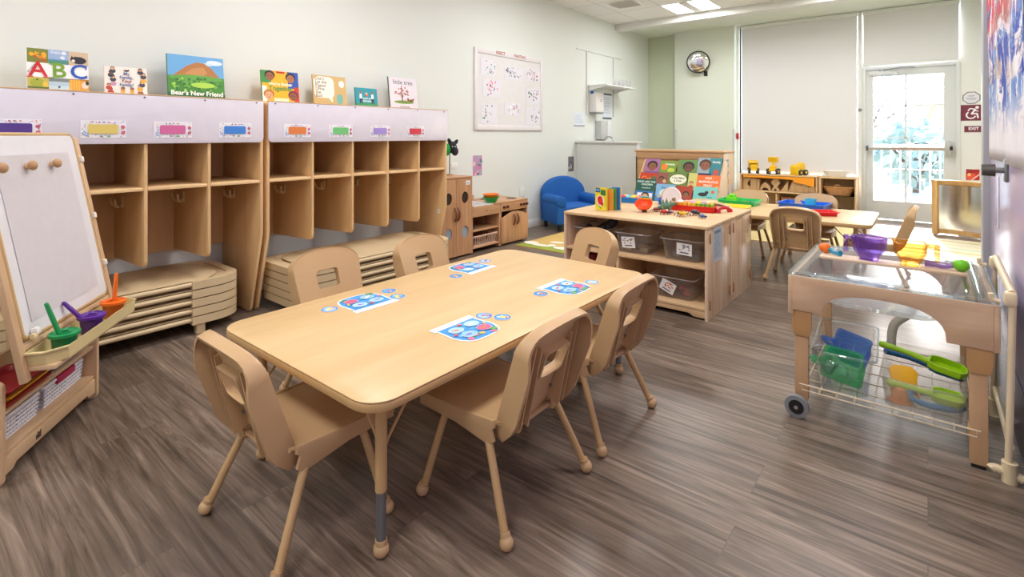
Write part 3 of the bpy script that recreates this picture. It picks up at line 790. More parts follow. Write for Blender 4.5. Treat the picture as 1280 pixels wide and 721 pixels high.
def name_card(y, z, c, label, seed):
    r = random.Random(seed); b = MB(); w, h = .098, .046
    b.prism([(-w, -h), (w, -h), (w, h), (-w, h)], .0012, paint((240, 238, 244), .5)); b.layer = .0012
    dots = [(214, 90, 110), (90, 150, 210), (240, 190, 80), (110, 180, 120), (150, 110, 190)]
    for k in range(34):
        x = r.uniform(-w * .94, w * .94); y_ = r.choice((r.uniform(.029, .042), r.uniform(-.042, -.029)))
        b.ell(x, y_, r.uniform(.0015, .0035), r.uniform(.0015, .0035), r.choice(dots), 7)
    for s in (-1, 1):
        for k in range(5): b.ell(s * .084 + r.uniform(-.008, .008), -.022 + k * .011, .003, .003, r.choice(dots), 7)
    for (x, yy) in ((.083, .012), (.083, -.018)):
        for a in range(5): b.ell(x + .006 * math.cos(a * 1.257), yy + .006 * math.sin(a * 1.257), .0042, .0042, (206, 84, 112), 8)
    for (x, yy) in ((-.082, -.022), (-.074, -.026)): b.ell(x, yy, .008, .008, (96, 146, 206), 10); b.ell(x, yy, .005, .005, (240, 238, 244), 10)
    b.ell(-.02, .037, .004, .004, (206, 84, 112), 8); b.ell(.0, .037, .005, .003, (120, 60, 120), 8); b.ell(.02, .037, .005, .003, (206, 84, 112), 8)
    b.ell(.02, -.037, .009, .004, (90, 170, 110), 8); b.ell(-.012, -.037, .007, .003, (120, 80, 90), 8)
    b.poly(rrect(-.068, .062, -.024, .026, .008), c)
    b.upright()
    tag(b.build('name_card', None, (CX1 + .0135, y, z), (0, 0, PI / 2), flat=True), label, 'name card', 'bordered name cards on the cubby headers')
for i, (y, c, l) in enumerate(((.43, (84, 56, 140), 'bordered name card with dark purple panel, just above the easel board'), (.775, (222, 200, 110), 'bordered name card with pale yellow panel'), (1.10, (212, 106, 158), 'bordered name card with pink panel'), (1.445, (64, 132, 214), 'bordered name card with blue panel'),
        (1.86, (222, 126, 62), 'bordered name card with orange panel'), (2.20, (112, 196, 120), 'bordered name card with green panel'), (2.555, (162, 140, 212), 'bordered name card with lilac panel'), (2.92, (210, 62, 76), 'bordered name card with red panel'))):
    name_card(y, 1.232, c, l, 50 + i)
b = MB(); b.prism([(-.018, -.018), (.018, -.018), (.018, .018), (-.018, .018)], .001, PAPER); b.layer = .001; b.rect(-.011, -.006, .011, .006, (190, 190, 196)); b.upright()
tag(b.build('sticker', None, (-3.52, 3.284, .50), (0, 0, 0), flat=True), 'small white square sticker low on the cubby end panel', 'sticker')

# ------------------------------------------------------------------ picture books leaning on the wall above the cubbies
def book(y, w, h, th, label, draw, cover, spine, pages=(238, 232, 220)):
    t = thing('picture_book', label, 'book', (-3.885, y, 1.4545), PI / 2, 'picture books along the cubby top')
    lean = -.13
    R = (lean, 0, 0)
    b = MB()
    b.prism([(-w / 2, 0), (w / 2, 0), (w / 2, h), (-w / 2, h)], .002, paint(cover, .35), XY(th - .002)); b.layer = th
    draw(b, w, h); b.upright(); b.build('front_cover', t, (0, 0, 0), R, flat=True)
    b = MB(); b.prism([(-w / 2 + .003, .003), (w / 2 - .004, .003), (w / 2 - .004, h - .003), (-w / 2 + .003, h - .003)], th - .004, paint(pages, .8), XY(.002)); b.upright(); b.build('pages', t, (0, 0, 0), R, flat=True)
    b = MB(); b.prism([(-w / 2, 0), (w / 2, 0), (w / 2, h), (-w / 2, h)], .002, paint(cover, .35)); b.bb(-w / 2 - .003, -w / 2 + .001, 0, h, 0, th, paint(spine, .35)); b.upright(); b.build('spine', t, (0, 0, 0), R, flat=True)
    return t
def clampx(v, w): return max(-w / 2 + .004, min(w / 2 - .004, v))
def face(b, x, y, r, skin, hair):
    b.ell(x, y + r * .25, r * 1.12, r * 1.0, hair, 14); b.ell(x, y - r * .08, r * .86, r * .9, skin, 14)
    for s in (-1, 1): b.ell(x + s * r * .34, y + r * .05, r * .1, r * .12, (30, 24, 22), 8)
    b.ell(x, y - r * .42, r * .3, r * .1, (170, 70, 60), 8)
def d_abc(b, w, h):
    r = random.Random(3); a = w / 3; x0 = -w / 2
    def cell(i, j, c):
        y0 = 0.004 if j == 0 else h * .655; y1 = h * .295 if j == 0 else h
        b.rect(x0 + a * i, y0, x0 + a * (i + 1), y1, c); return x0 + a * i, y0, x0 + a * (i + 1), y1
    q = cell(0, 1, (120, 130, 50)); b.blobs(26, q[0] + .012, q[1] + .012, q[2] - .012, q[3] - .012, .006, .012, [(214, 130, 40), (230, 170, 40), (180, 90, 40), (120, 140, 60)], r)
    q = cell(1, 1, (150, 176, 214)); b.blobs(8, q[0] + .015, q[1] + .035, q[2] - .015, q[3] - .01, .006, .012, [(224, 230, 240), (190, 206, 230)], r); b.rect(q[0], q[1], q[2], q[1] + .02, (80, 140, 120)); b.rect(q[0], q[1] + .02, q[2], q[1] + .026, (90, 150, 190))
    q = cell(2, 1, (206, 182, 154)); b.ell((q[0] + q[2]) / 2, q[1] + .03, .036, .022, (40, 42, 52)); b.ell(q[0] + .022, q[1] + .034, .015, .014, (40, 42, 52)); b.poly([(q[0] + .010, q[1] + .044), (q[0] + .014, q[1] + .056), (q[0] + .020, q[1] + .047)], (40, 42, 52)); b.poly([(q[0] + .024, q[1] + .047), (q[0] + .031, q[1] + .056), (q[0] + .034, q[1] + .042)], (40, 42, 52)); b.ell(q[0] + .021, q[1] + .025, .008, .009, (226, 214, 200))
    q = cell(0, 0, (190, 180, 90)); b.ell((q[0] + q[2]) / 2 - .004, q[1] + .032, .03, .027, (160, 170, 60)); b.ell((q[0] + q[2]) / 2 + .03, q[1] + .024, .012, .018, (226, 190, 70)); b.ell((q[0] + q[2]) / 2 - .004, q[1] + .05, .004, .005, (80, 70, 40)); b.rect(q[0], q[1], q[2], q[1] + .010, (90, 110, 50))
    q = cell(1, 0, (176, 200, 216)); b.rect(q[0], q[3] - .02, q[2], q[3], (120, 130, 130)); b.rect(q[0], q[1], q[2], q[1] + .02, (196, 216, 226)); b.ell((q[0] + q[2]) / 2, q[1] + .014, .005, .007, (60, 80, 110))
    q = cell(2, 0, (224, 160, 60)); [b.rect(q[0] + .006 + .012 * k, q[1], q[0] + .010 + .012 * k, q[3], (240, 190, 80)) for k in range(4)]; b.ell(q[2] - .018, q[1] + .03, .016, .02, (226, 210, 196)); b.ell(q[2] - .008, q[1] + .045, .008, .013, (50, 46, 48)); b.rect(q[0], q[3] - .004, q[2], q[3], (150, 100, 50))
    for ch, i, c in (('A', 0, (196, 30, 36)), ('B', 1, (110, 158, 44)), ('C', 2, (30, 84, 186))):
        x = x0 + a * (i + .5); y = h * .475
        b.text(ch, x, y, .118, c, bold=.0014)
        if ch == 'A':
            for s in (-1, 1): b.rect(x + s * .034 - .014, y - .044, x + s * .034 + .014, y - .039, c)
        if ch == 'B': b.rect(x - .042, y - .0435, x - .022, y - .0385, c); b.rect(x - .042, y + .0365, x - .022, y + .0415, c)
        if ch == 'C': b.rect(x + .031, y + .016, x + .035, y + .040, c)
    b.text('MY FIRST', x0 + .018, h * .5, .014, (40, 40, 44), rot=1.0)
def d_family(b, w, h):
    r = random.Random(5)
    for s in (-1, 1):
        for k in range(6):
            x = s * (w * .36 + r.uniform(-.012, .012)); y = h * (.1 + .155 * k)
            b.ell(x, y - .008, .016, .014, r.choice([(226, 170, 60), (60, 66, 84), (150, 90, 60), (196, 150, 190), (110, 150, 170), (190, 60, 60)]), 12)
            face(b, x, y + .008, .010, r.choice([(226, 178, 140), (150, 96, 66), (196, 140, 100)]), r.choice([(60, 40, 30), (150, 70, 40), (40, 34, 34)]))
    for x in (-.02, .028):
        b.ell(x, h * .1, .010, .014, r.choice([(226, 170, 60), (120, 80, 60)]), 12); face(b, x, h * .19, .009, (170, 110, 80), (50, 36, 30))
    b.ell(0, h * .86, .012, .005, (40, 36, 36)); b.ell(.011, h * .88, .005, .004, (40, 36, 36)); b.poly([(-.011, h * .86), (-.016, h * .90), (-.007, h * .88)], (40, 36, 36))
    for i, s in enumerate(('My', 'Family,', 'Your', 'Family!')): b.text(s, 0, h * (.74 - .135 * i), .026, (84, 112, 160) if i != 2 else (150, 84, 90), bold=.0006)
def d_hill(b, w, h):
    r = random.Random(6)
    b.rect(-w / 2, h * .5, w / 2, h, (104, 168, 220)); b.ell(w * .33, h * .87, w * .15, h * .06, (216, 230, 240)); b.ell(w * .2, h * .82, w * .1, h * .035, (196, 220, 238))
    b.poly([(-w * .42, h * .5), (-w * .3, h * .62), (-w * .16, h * .76), (0, h * .85), (w * .14, h * .84), (w * .28, h * .72), (w * .42, h * .5)], (176, 118, 66))
    b.poly([(-w * .22, h * .56), (-w * .06, h * .7), (w * .12, h * .74), (w * .2, h * .6), (w * .1, h * .52)], (196, 142, 86))
    b.rect(-w / 2, 0, w / 2, h * .5, (72, 140, 56)); b.ell(0, h * .46, w * .48, h * .08, (96, 164, 68)); b.blobs(60, -w * .42, h * .12, w * .42, h * .46, .004, .014, [(64, 128, 50), (112, 180, 70), (150, 206, 80), (50, 112, 60)], r); b.ell(w * .1, h * .3, w * .22, h * .07, (170, 214, 84))
    b.rect(-w / 2, 0, w / 2, h * .1, (44, 100, 56))
    b.text("Bear's New Friend", 0, h * .095, .043, (250, 250, 246), bold=.0012)
def d_together(b, w, h):
    r = random.Random(7)
    b.rect(-w / 2, h * .6, -w * .25, h, (60, 140, 70)); b.rect(w * .2, h * .45, w / 2, h, (46, 84, 170)); b.rect(-w / 2, 0, -w * .38, h * .5, (240, 236, 230)); b.rect(w * .36, 0, w / 2, h * .5, (200, 60, 40))
    for x, y, sk, hr in ((-w * .28, h * .82, (150, 96, 66), (44, 36, 40)), (w * .28, h * .78, (170, 112, 80), (40, 36, 60)), (-w * .33, h * .2, (226, 170, 130), (190, 110, 50)), (w * .33, h * .2, (140, 88, 62), (120, 40, 70))): face(b, x, y, .036, sk, hr)
    b.rect(-w * .1, h * .93, w * .12, h * .99, (190, 40, 40)); b.text("We're Better", 0, h * .57, .034, (250, 240, 210), bold=.001); b.text('Together', 0, h * .43, .050, (90, 150, 70), bold=.0014)
    b.rect(-w * .2, .004, w * .2, h * .12, (240, 226, 190))
def d_bus(b, w, h):
    b.poly([(x * 1.0, y) for x, y in rrect(-w * .48, w * .12, h * .22, h * .96, .045)], (240, 236, 224)); b.poly([(-w * .08, h * .24), (w * .06, h * .24), (w * .06, h * .06)], (240, 236, 224))
    for i, s in enumerate(("Don't", 'Let the', 'Pigeon', 'Drive', 'the', 'Bus!')): b.text(s, -w * .44, h * (.88 - .118 * i), .036, (120, 112, 96), 'LEFT', bold=.0006)
    b.ell(w * .36, h * .74, .026, .03, (246, 246, 240))
    b.ell(w * .28, h * .2, .032, .045, (120, 178, 170))        # plain rounded shape in place of the drawn bird
def d_teal(b, w, h):
    b.rect(-w / 2, 0, w / 2, h * .2, (60, 150, 110))
    for x, c, sh in ((-w * .27, (240, 230, 230), .0), (w * .27, (240, 240, 244), .0)):
        b.ell(x, h * .76, .011, .013, (150, 100, 70)); b.poly([(x - .014, h * .42), (x + .014, h * .42), (x + .010, h * .68), (x - .010, h * .68)], c)
        b.poly([(x - .014, h * .14), (x - .005, h * .14), (x + .002, h * .42), (x - .013, h * .42)], (30, 40, 70)); b.poly([(x + .008, h * .14), (x + .017, h * .14), (x + .013, h * .42), (x - .002, h * .42)], (30, 40, 70))
    b.ell(0, h * .7, .012, .010, (226, 190, 150)); b.ell(0, h * .6, .016, .008, (230, 90, 80))
    b.text('HAPPY IN', 0, h * .42, .020, (240, 246, 246), bold=.0006); b.text('OUR SKIN', 0, h * .28, .020, (240, 246, 246), bold=.0006)
def d_tree(b, w, h):
    r = random.Random(9)
    b.text('little tree', 0, h * .84, .060, (96, 92, 112), bold=.0004, sx=1.05)
    b.ell(0, h * .2, w * .36, h * .055, (120, 150, 60)); b.rect(-.008 - w * .06, h * .2, .004 - w * .06, h * .5, (120, 70, 44))
    for k in range(26):
        a = r.uniform(0, PI); q = r.uniform(.02, .078); b.ell(-w * .06 + q * math.cos(a) * 1.1, h * .43 + q * math.sin(a) * 1.1, .010, .006, r.choice([(170, 60, 44), (196, 84, 50), (150, 50, 40)]), 8, a)
    for k in range(5): b.poly([(-w * .07, h * .34), (-w * .055, h * .34), (-w * .06 + .05 * math.cos(.5 + .55 * k), h * .43 + .05 * math.sin(.5 + .55 * k))], (120, 70, 44))
    b.ell(w * .25, h * .26, .026, .012, (130, 74, 46)); b.ell(w * .33, h * .3, .010, .009, (130, 74, 46)); b.ell(w * .14, h * .29, .012, .016, (150, 86, 50), 10, .6)
    b.text('Loren Long', 0, h * .05, .024, (110, 108, 126))
book(.672, .268, .232, .022, 'picture book with big red, green and blue letters ABC', d_abc, (240, 240, 242), (236, 236, 236))
book(.995, .218, .170, .008, 'white picture book bordered by small cartoon people', d_family, (236, 228, 222), (230, 220, 214))
book(1.395, .348, .288, .010, 'picture book of a brown mound on a green hill under blue sky', d_hill, (90, 150, 190), (60, 110, 70))
book(1.98, .290, .240, .012, 'yellow-orange picture book with four children around its edges', d_together, (242, 180, 40), (70, 140, 70))
book(2.405, .304, .242, .010, 'tan picture book with large cream speech balloon', d_bus, (204, 172, 112), (196, 164, 104))
book(2.76, .226, .164, .012, 'small teal picture book, lowest in the row above cubbies', d_teal, (24, 148, 168), (20, 120, 140))
book(3.18, .334, .294, .014, 'pale lilac picture book with red leafy tree', d_tree, (226, 220, 230), (60, 90, 60))

# ------------------------------------------------------------------ stacked sleeping cots
COT = paint((214, 190, 150), .42, var=.02); COT_SHEET = paint((200, 176, 138), .75, var=.05, scale=200)
def make_cot(feet):
    t = thing('sleeping_cot', '', 'cot')
    W, L, H = .30, .70, .052        # half width, half length
    for s in (-1, 1):
        y0 = L - .30
        pts = [(-W, y0), (W, y0)] + [(W - .14 + .14 * math.cos(a), L - .17 + .17 * math.sin(a)) for a in [PI / 2 * i / 8 for i in range(9)]] + [(-W + .14 - .14 * math.sin(a), L - .17 + .17 * math.cos(a)) for a in [PI / 2 * i / 8 for i in range(9)]]
        inn = [(-W + .045, y0), (W - .045, y0)] + [(W - .17 + .125 * math.cos(a), L - .19 + .14 * math.sin(a)) for a in [PI / 2 * i / 8 for i in range(9)]] + [(-W + .17 - .125 * math.sin(a), L - .19 + .14 * math.cos(a)) for a in [PI / 2 * i / 8 for i in range(9)]]
        b = MB()
        if s < 0: pts = [(x, -y) for x, y in pts]; inn = [(x, -y) for x, y in inn]
        b.ring(pts, inn, H - .006, COT, XY(0)); b.prism(inn, .008, COT, XY(H - .024))
        # scalloped lower lip and two recesses in the end wall
        cap = b.build('end_cap', t)
        for x in (-W + .035, W - .035):
            if feet: MB().box((x, s * (L - .25), -.03), (.05, .05, .07), COT, .008).build('corner_foot', cap)
    for x in (-1, 1): MB().cyl((x * (W - .02), -L + .25, .028), (x * (W - .02), L - .25, .028), .014, COT, n=12).build('side_rail', t)
    MB().prism(rrect(-W + .022, W - .022, -L + .10, L - .10, .20, 10), .006, COT_SHEET, XY(.044), .002).build('cot_sheet', t)
    return t
where = ['lowest', 'second from the bottom', 'third up', 'fourth up', 'topmost']
protos = {}
for sx, sy, stack in ((-3.712, .80, 'stack behind the easel'), (-3.43, 2.42, 'stack behind the large table')):
    for k in range(5):
        lab = 'beige sleeping cot, %s of the %s' % (where[k], stack); g = 'beige cots in the ' + stack
        ft = k == 0
        if ft not in protos:
            o = protos[ft] = make_cot(ft); tag(o, lab, 'cot', g)
        else: o = dup(protos[ft], label=lab, group=g)
        o.location = (sx, sy, .065 + .053 * k)
# ------------------------------------------------------------------ wooden play kitchen along the left wall
ROSE = wood((206, 160, 118), (178, 128, 90), 'Z', 6.0, .4, 12.0); ROSE_Y = wood((206, 162, 122), (182, 134, 96), 'Y', 6.0, .4, 12.0)
MAROON = paint((92, 40, 38), .35)
KF = -3.585                              # front plane of the kitchen
def handle(parent, y, z, h=.10, x=KF):
    b = MB(); b.tube([(x + .014, y, z - h / 2), (x + .034, y, z - h / 4), (x + .038, y, z), (x + .034, y, z + h / 4), (x + .014, y, z + h / 2)], [.008, .010, .0115, .010, .008], paint((126, 78, 50), .35), 10, smooth=4)
    b.build('door_handle', parent)
t = thing('play_fridge', 'wooden toy fridge with round door windows beside the cubbies', 'toy fridge', (0, 0, 0))
b = MB(); y0, y1 = 3.335, 3.795
b.bb(XL + .02, KF, y0, y0 + .016, .01, .775, ROSE, .002); b.bb(XL + .02, KF, y1 - .016, y1, .01, .775, ROSE, .002); b.bb(XL + .02, XL + .03, y0 + .016, y1 - .016, .02, .775, ROSE); b.bb(XL + .03, KF, y0 + .016, y1 - .016, .03, .045, ROSE_Y)
b.build('body', t)
MB().bb(XL + .01, KF + .012, y0 - .004, y1 + .004, .775, .792, ROSE_Y, .004).build('top_board', t)
for i, (a, c) in enumerate(((y0 + .004, (y0 + y1) / 2 - .002), ((y0 + y1) / 2 + .002, y1 - .004))):
    cy = (a + c) / 2 + .012; zc = (.585, .245)
    d = MB()
    # door split in bands round its two portholes
    rr = .058
    def pl(zlo, zhi, hz):
        n = 32; o = []; q = []
        for k in range(n):
            th = 2 * PI * k / n; ca, sa = math.cos(th), math.sin(th)
            sc = min(((c - cy) if ca > 0 else (cy - a)) / max(abs(ca), 1e-6), ((zhi - hz) if sa > 0 else (hz - zlo)) / max(abs(sa), 1e-6))
            o.append((cy + sc * ca, hz + sc * sa)); q.append((cy + rr * .82 * ca, hz + rr * sa))
        # snap the four corners
        for yy, zz in ((a, zlo), (c, zlo), (a, zhi), (c, zhi)):
            j = min(range(n), key=lambda k: (o[k][0] - yy) ** 2 + (o[k][1] - zz) ** 2); o[j] = (yy, zz)
        d.ring(o, q, .016, ROSE, YZ(KF - .002))
    pl(.02, .42, zc[1]); pl(.42, .772, zc[0])
    D = d.build('door', t)
    for z, cc in ((zc[0], (58, 44, 40)), (zc[1], (150, 164, 178))):
        MB().prism(circ(cy, z, rr * .84, 28, rr * 1.02), .003, paint(cc, .2), YZ(KF + .001)).build('porthole', D)
    handle(D, (c - .018) if i == 0 else (a + .018), .43, .13, KF + .004)
b = MB(); b.prism([(-.028, -.02), (.028, -.02), (.028, .02), (-.028, .02)], .001, PAPER); b.layer = .001; b.rect(-.02, -.008, .02, .004, (150, 170, 200)); b.rect(-.014, -.014, .014, -.010, (190, 190, 196)); b.upright()
tag(b.build('sticker', None, (KF + .0145, 3.73, .728), (0, 0, PI / 2), flat=True), 'white label sticker at the top of the toy fridge door', 'sticker')

t = thing('play_sink', 'wooden toy sink unit with white basin between fridge and stove', 'toy sink', (0, 0, 0))
b = MB(); y0, y1 = 3.80, 4.245
for y in (y0, y1 - .016): b.bb(XL + .02, KF, y, y + .016, .01, .465, ROSE, .002)
b.bb(XL + .02, XL + .03, y0 + .016, y1 - .016, .02, .465, ROSE)
b.build('body', t)
MB().bb(KF - .016, KF + .004, y0, y1, .365, .468, ROSE_Y, .004).build('apron', t)
for z in (.045, .215): MB().bb(XL + .03, KF, y0 + .016, y1 - .016, z, z + .015, ROSE_Y, .003).build('shelf', t)
MB().tray(XL + .06, KF - .02, y0 + .03, y1 - .10, .40, .478, .006, paint((240, 240, 242), .2), .0, .012).build('basin', t)
MB().bb(XL + .02, XL + .06, y0, y1, .466, .53, ROSE_Y, .004).bb(XL + .06, KF + .01, y0, y0 + .03, .466, .478, ROSE_Y, .003).bb(XL + .06, KF + .01, y1 - .09, y1, .466, .478, ROSE_Y, .003).build('counter', t)
MB().box((KF + .0055, 4.02, .418), (.003, .035, .014), paint((150, 110, 74), .5), .002).build('maker_mark', t)

t = thing('play_stove', 'wooden toy stove with two arched doors and maroon knobs', 'toy stove', (0, 0, 0))
b = MB(); y0, y1 = 4.25, 4.73
for y in (y0, y1 - .016): b.bb(XL + .02, KF, y, y + .016, .01, .462, ROSE, .002)
b.bb(XL + .02, XL + .03, y0 + .016, y1 - .016, .02, .462, ROSE); b.bb(XL + .03, KF, y0 + .016, y1 - .016, .02, .036, ROSE_Y)
b.build('body', t)
MB().bb(XL + .01, KF + .006, y0 - .002, y1 + .002, .462, .477, ROSE_Y, .004).build('top_board', t)
MB().bb(KF - .014, KF + .004, y0, y1, .372, .462, ROSE_Y, .004).build('control_panel', t)
for y in (4.30, 4.36, 4.60, 4.655, 4.705): MB().cyl((KF + .004, y, .42), (KF + .024, y, .42), .016, MAROON, .013, 16).build('knob', t)
ym = (y0 + y1) / 2
for i in (0, 1):
    a, c = (y0 + .004, ym - .002) if i == 0 else (ym + .002, y1 - .004)
    p = [(a, .03), (c, .03)] + ([(c, .36), (c - .06, .355), (c - .14, .335), (a, .30)] if i == 0 else [(c, .30), (a + .14, .335), (a + .06, .355), (a, .36)])
    D = MB().prism(p, .014, ROSE, YZ(KF - .002), .003).build('door', t)
    handle(D, (c - .03) if i == 0 else (a + .03), .27, .12)
for (x, y) in ((-3.72, 4.60), (-3.90, 4.36)):
    MB().lathe([(.062, 0), (.062, .004), (.05, .006), (.05, .003), (.03, .003), (.03, .006), (.012, .006), (.0, .006)], paint((96, 84, 78), .4), mat=Matrix.Translation((x, y, .477))).build('burner', t)

# bowls, basket, small toy in the kitchen
def bowl(loc, r, h, c, label):
    m = paint(c, .35)
    return tag(MB().lathe([(0, 0), (r * .62, 0), (r * .66, .004), (r * .98, h - .008), (r * 1.06, h - .006), (r * 1.06, h), (r * .94, h), (r * .6, .007), (0, .007)], m).build('toy_bowl', None, loc), label, 'bowl', 'stacked toy bowls')
bowl((-3.66, 4.18, .479), .085, .060, (28, 156, 62), 'green plastic bowl under the orange bowl on the toy kitchen')
bowl((-3.66, 4.18, .5145), .087, .056, (240, 130, 30), 'orange plastic bowl nested in the green bowl on toy kitchen')
def slotted_basket(name, label, x0, x1, y0, y1, z0, h, m, cat, slots, flare=.012, rim=.01, loc=None, rz=0, holes=False):
    """Basket with pierced walls: bars (or a lattice) between base and rim."""
    t = thing(name, label, cat, loc or (0, 0, 0), rz)
    MB().bb(x0 + .004, x1 - .004, y0 + .004, y1 - .004, z0, z0 + .006, m, .003).build('base', t)
    b = MB()
    def at(x, y, z):
        k = (z - z0) / h
        return (x + (flare * k if x > (x0 + x1) / 2 else -flare * k), y + (flare * k if y > (y0 + y1) / 2 else -flare * k), z)
    zs = [z0 + .004, z0 + h * .94]
    rows = slots[2] if holes else 0
    for (pa, pb, n) in (((x0, y0), (x1, y0), slots[0]), ((x1, y0), (x1, y1), slots[1]), ((x1, y1), (x0, y1), slots[0]), ((x0, y1), (x0, y0), slots[1])):
        for k in range(n + 1):
            f = k / n; x = pa[0] + (pb[0] - pa[0]) * f; y = pa[1] + (pb[1] - pa[1]) * f
            b.tube([at(x, y, zs[0]), at(x, y, zs[1])], .0042, m, 5)
        for q in range(rows + 1):
            z = z0 + .004 + (h * .9) * q / max(rows, 1)
            b.tube([at(*pa, z), at(*pb, z)], .0045, m, 5)
    # solid band along the bottom and under the rim
    for za, zb_ in ((z0, z0 + h * .12), (z0 + h * .86, z0 + h)):
        for (pa, pb) in (((x0, y0), (x1, y0)), ((x1, y0), (x1, y1)), ((x1, y1), (x0, y1)), ((x0, y1), (x0, y0))):
            b.quad([at(*pa, za), at(*pb, za), at(*pb, zb_), at(*pa, zb_)], m)
    b.build('pierced_wall', t)
    c = [at(x0, y0, z0 + h), at(x1, y0, z0 + h), at(x1, y1, z0 + h), at(x0, y1, z0 + h)]
    b = MB(); P = rrect(c[0][0], c[1][0], c[0][1], c[2][1], .015, 4); b.tube([(x, y, z0 + h) for x, y in P], .006, m, 8, closed=True); b.build('rim', t)
    return t
slotted_basket('plastic_basket', 'pinkish beige plastic basket on the toy sink shelf', -3.90, -3.60, 3.84, 4.19, .0605, .105, paint((226, 190, 164), .45), 'basket', (10, 12))
t = thing('toy_box', 'small blue and purple toy box on the upper shelf of toy sink', 'toy', (-3.68, 3.87, .2305)); MB().bb(-.04, .04, -.035, .035, 0, .03, paint((54, 60, 130), .4), .006).build('box_base', t); MB().bb(-.03, .03, -.025, .025, .03, .05, paint((140, 70, 150), .4), .008).build('box_lid', t)
for k, (y, c, l) in enumerate(((3.93, (150, 90, 60), 'brown toy roll lying in the beige basket'), (4.03, (130, 60, 50), 'dark red toy loaf lying in the beige basket'), (4.12, (170, 120, 70), 'tan toy bun lying in the beige basket'))):
    o = thing('toy_food', l, 'toy food', (-3.74, y, .118)); MB().ball((0, 0, 0), .04, paint(c, .5), (1.5, .9, .9)).build('crust', o)
    MB().tube([(-.03, .0, .034), (0, .002, .037), (.03, .0, .034)], .005, paint(tuple(min(255, v + 40) for v in c), .6), 6).build('score_mark', o)

# black plush figure in a green top on a stand on the fridge
t = thing('plush_toy', 'black plush toy in a green top on a thin stand on the fridge', 'plush toy', (-3.80, 3.70, .792), -.3)
FUR = paint((44, 46, 56), .95, bump=.6, scale=60)
MB().cyl((0, 0, 0), (0, 0, .010), .045, paint((190, 150, 100), .5)).cyl((0, 0, .010), (0, 0, .25), .006, paint((150, 140, 130), .5)).build('stand', t)
MB().ball((.0, -.045, .262), .058, paint((24, 150, 62), .85, bump=.4, scale=60), (1, .9, 1.15)).ball((0, -.07, .215), .034, paint((24, 150, 62), .85), (1, 1, 1.3)).build('green_top', t)
b = MB(); b.ball((.01, .02, .285), .056, FUR, (1.0, .9, 1.1)); b.ball((.03, .045, .245), .036, FUR, (1, 1, 1.3)); b.build('head', t)
for s, p in ((-1, (0, .068, .335)), (1, (.02, -.012, .345))): MB().ball(p, .022, FUR, (.8, .9, 1.7), rot=(-.7 if s < 0 else .5, .2, 0)).build('ear', t)
MB().ball((.062, .03, .292), .006, paint((240, 240, 240), .3)).ball((.06, .0, .292), .006, paint((240, 240, 240), .3)).build('eyes', t)
b = MB(); b.bb(-.01, .01, -.02, .02, 0, .012, TRIM, .003).bb(-.004, .004, -.014, .014, .012, .03, TRIM, .002)
t = thing('outlet', 'white wall outlet plate behind the toy fridge top', 'outlet', (XL, 3.99, .865), 0); MB().bb(0, .006, -.05, .05, -.035, .035, TRIM, .003).build('plate', t); [MB().bb(.006, .008, s * .022 - .012, s * .022 + .012, -.014, .014, WHITE, .002).build('socket', t) for s in (-1, 1)]
t = thing('outlet', 'white wall outlet plate left of the blue armchair', 'outlet', (XL, 5.20, .47), 0); MB().bb(0, .006, -.05, .05, -.07, .07, TRIM, .003).build('plate', t); [MB().bb(.006, .008, -.018, .018, s * .03 - .016, s * .03 + .016, WHITE, .002).build('socket', t) for s in (-1, 1)]

# ------------------------------------------------------------------ blue upholstered child's armchair
BLUE = paint((16, 92, 172), .75, var=.06, scale=90, bump=.12)
t = thing('armchair', "small blue upholstered child's armchair against the left wall", 'armchair', (-3.585, 5.685, .009), -.50)
b = MB(); b.bb(-.26, .20, -.315, .315, .075, .235, BLUE, .02, 3); b.build('base', t)
b = MB(); b.bb(-.16, .215, -.215, .215, .225, .315, BLUE, .035, 4); b.build('seat_cushion', t)
prof = [(-.315, .08), (.315, .08), (.315, .40)] + [(.315 * math.cos(a), .41 + .235 * math.sin(a)) for a in [PI * i / 20 for i in range(0, 21)]] + [(-.315, .40)]
b = MB(); b.prism(prof, .13, BLUE, Matrix.Translation((-.285, 0, 0)) @ Matrix.Rotation(-.08, 4, 'Y') @ YZ(0), .03, 4); b.build('backrest', t, angle=60)
for s in (-1, 1):
    b = MB(); yc = s * .268
    b.bb(-.20, .215, yc - .058, yc + .058, .08, .36, BLUE, .02, 3)
    b.cyl((-.20, yc, .365), (.222, yc, .365), .068, BLUE, n=24); b.ball((.222, yc, .365), .0675, BLUE, (.18, 1, 1), 20)
    b.build('arm', t, angle=50)
for x, y in ((-.22, -.27), (-.22, .27), (.17, -.27), (.17, .27)): MB().cyl((x, y, 0), (x, y, .08), .022, BLACK, .028, 14).build('foot', t)

# ------------------------------------------------------------------ hand-washing corner: half wall, shelf, dispensers, notices
t = thing('half_wall', 'pale green-grey half wall screening the hand-washing sink', 'partition', (0, 0, 0))
MB().bb(XL + .004, -3.075, 6.50, 6.56, 0, 1.09, paint((216, 220, 213), .5, var=.01)).build('panel', t)
MB().bb(XL + .002, -3.045, 6.47, 6.60, 1.09, 1.118, paint((222, 222, 220), .4), .004).build('cap_board', t)
MB().bb(-3.075, -3.055, 6.495, 6.565, 0, 1.09, paint((214, 216, 222), .35), .002).build('end_trim', t)
t = thing('sink_counter', 'white hand-washing counter with faucet behind the half wall', 'sink', (0, 0, 0))
MB().bb(XL + .004, -3.45, 6.605, 7.75, 0.0, .86, WHITE, .004).build('cabinet', t); MB().bb(XL + .004, -3.42, 6.603, 7.77, .86, .89, paint((214, 214, 212), .35), .004).build('countertop', t)
MB().tray(-3.86, -3.55, 6.95, 7.35, .83, .893, .004, CHROME, 0, .01).build('basin', t)
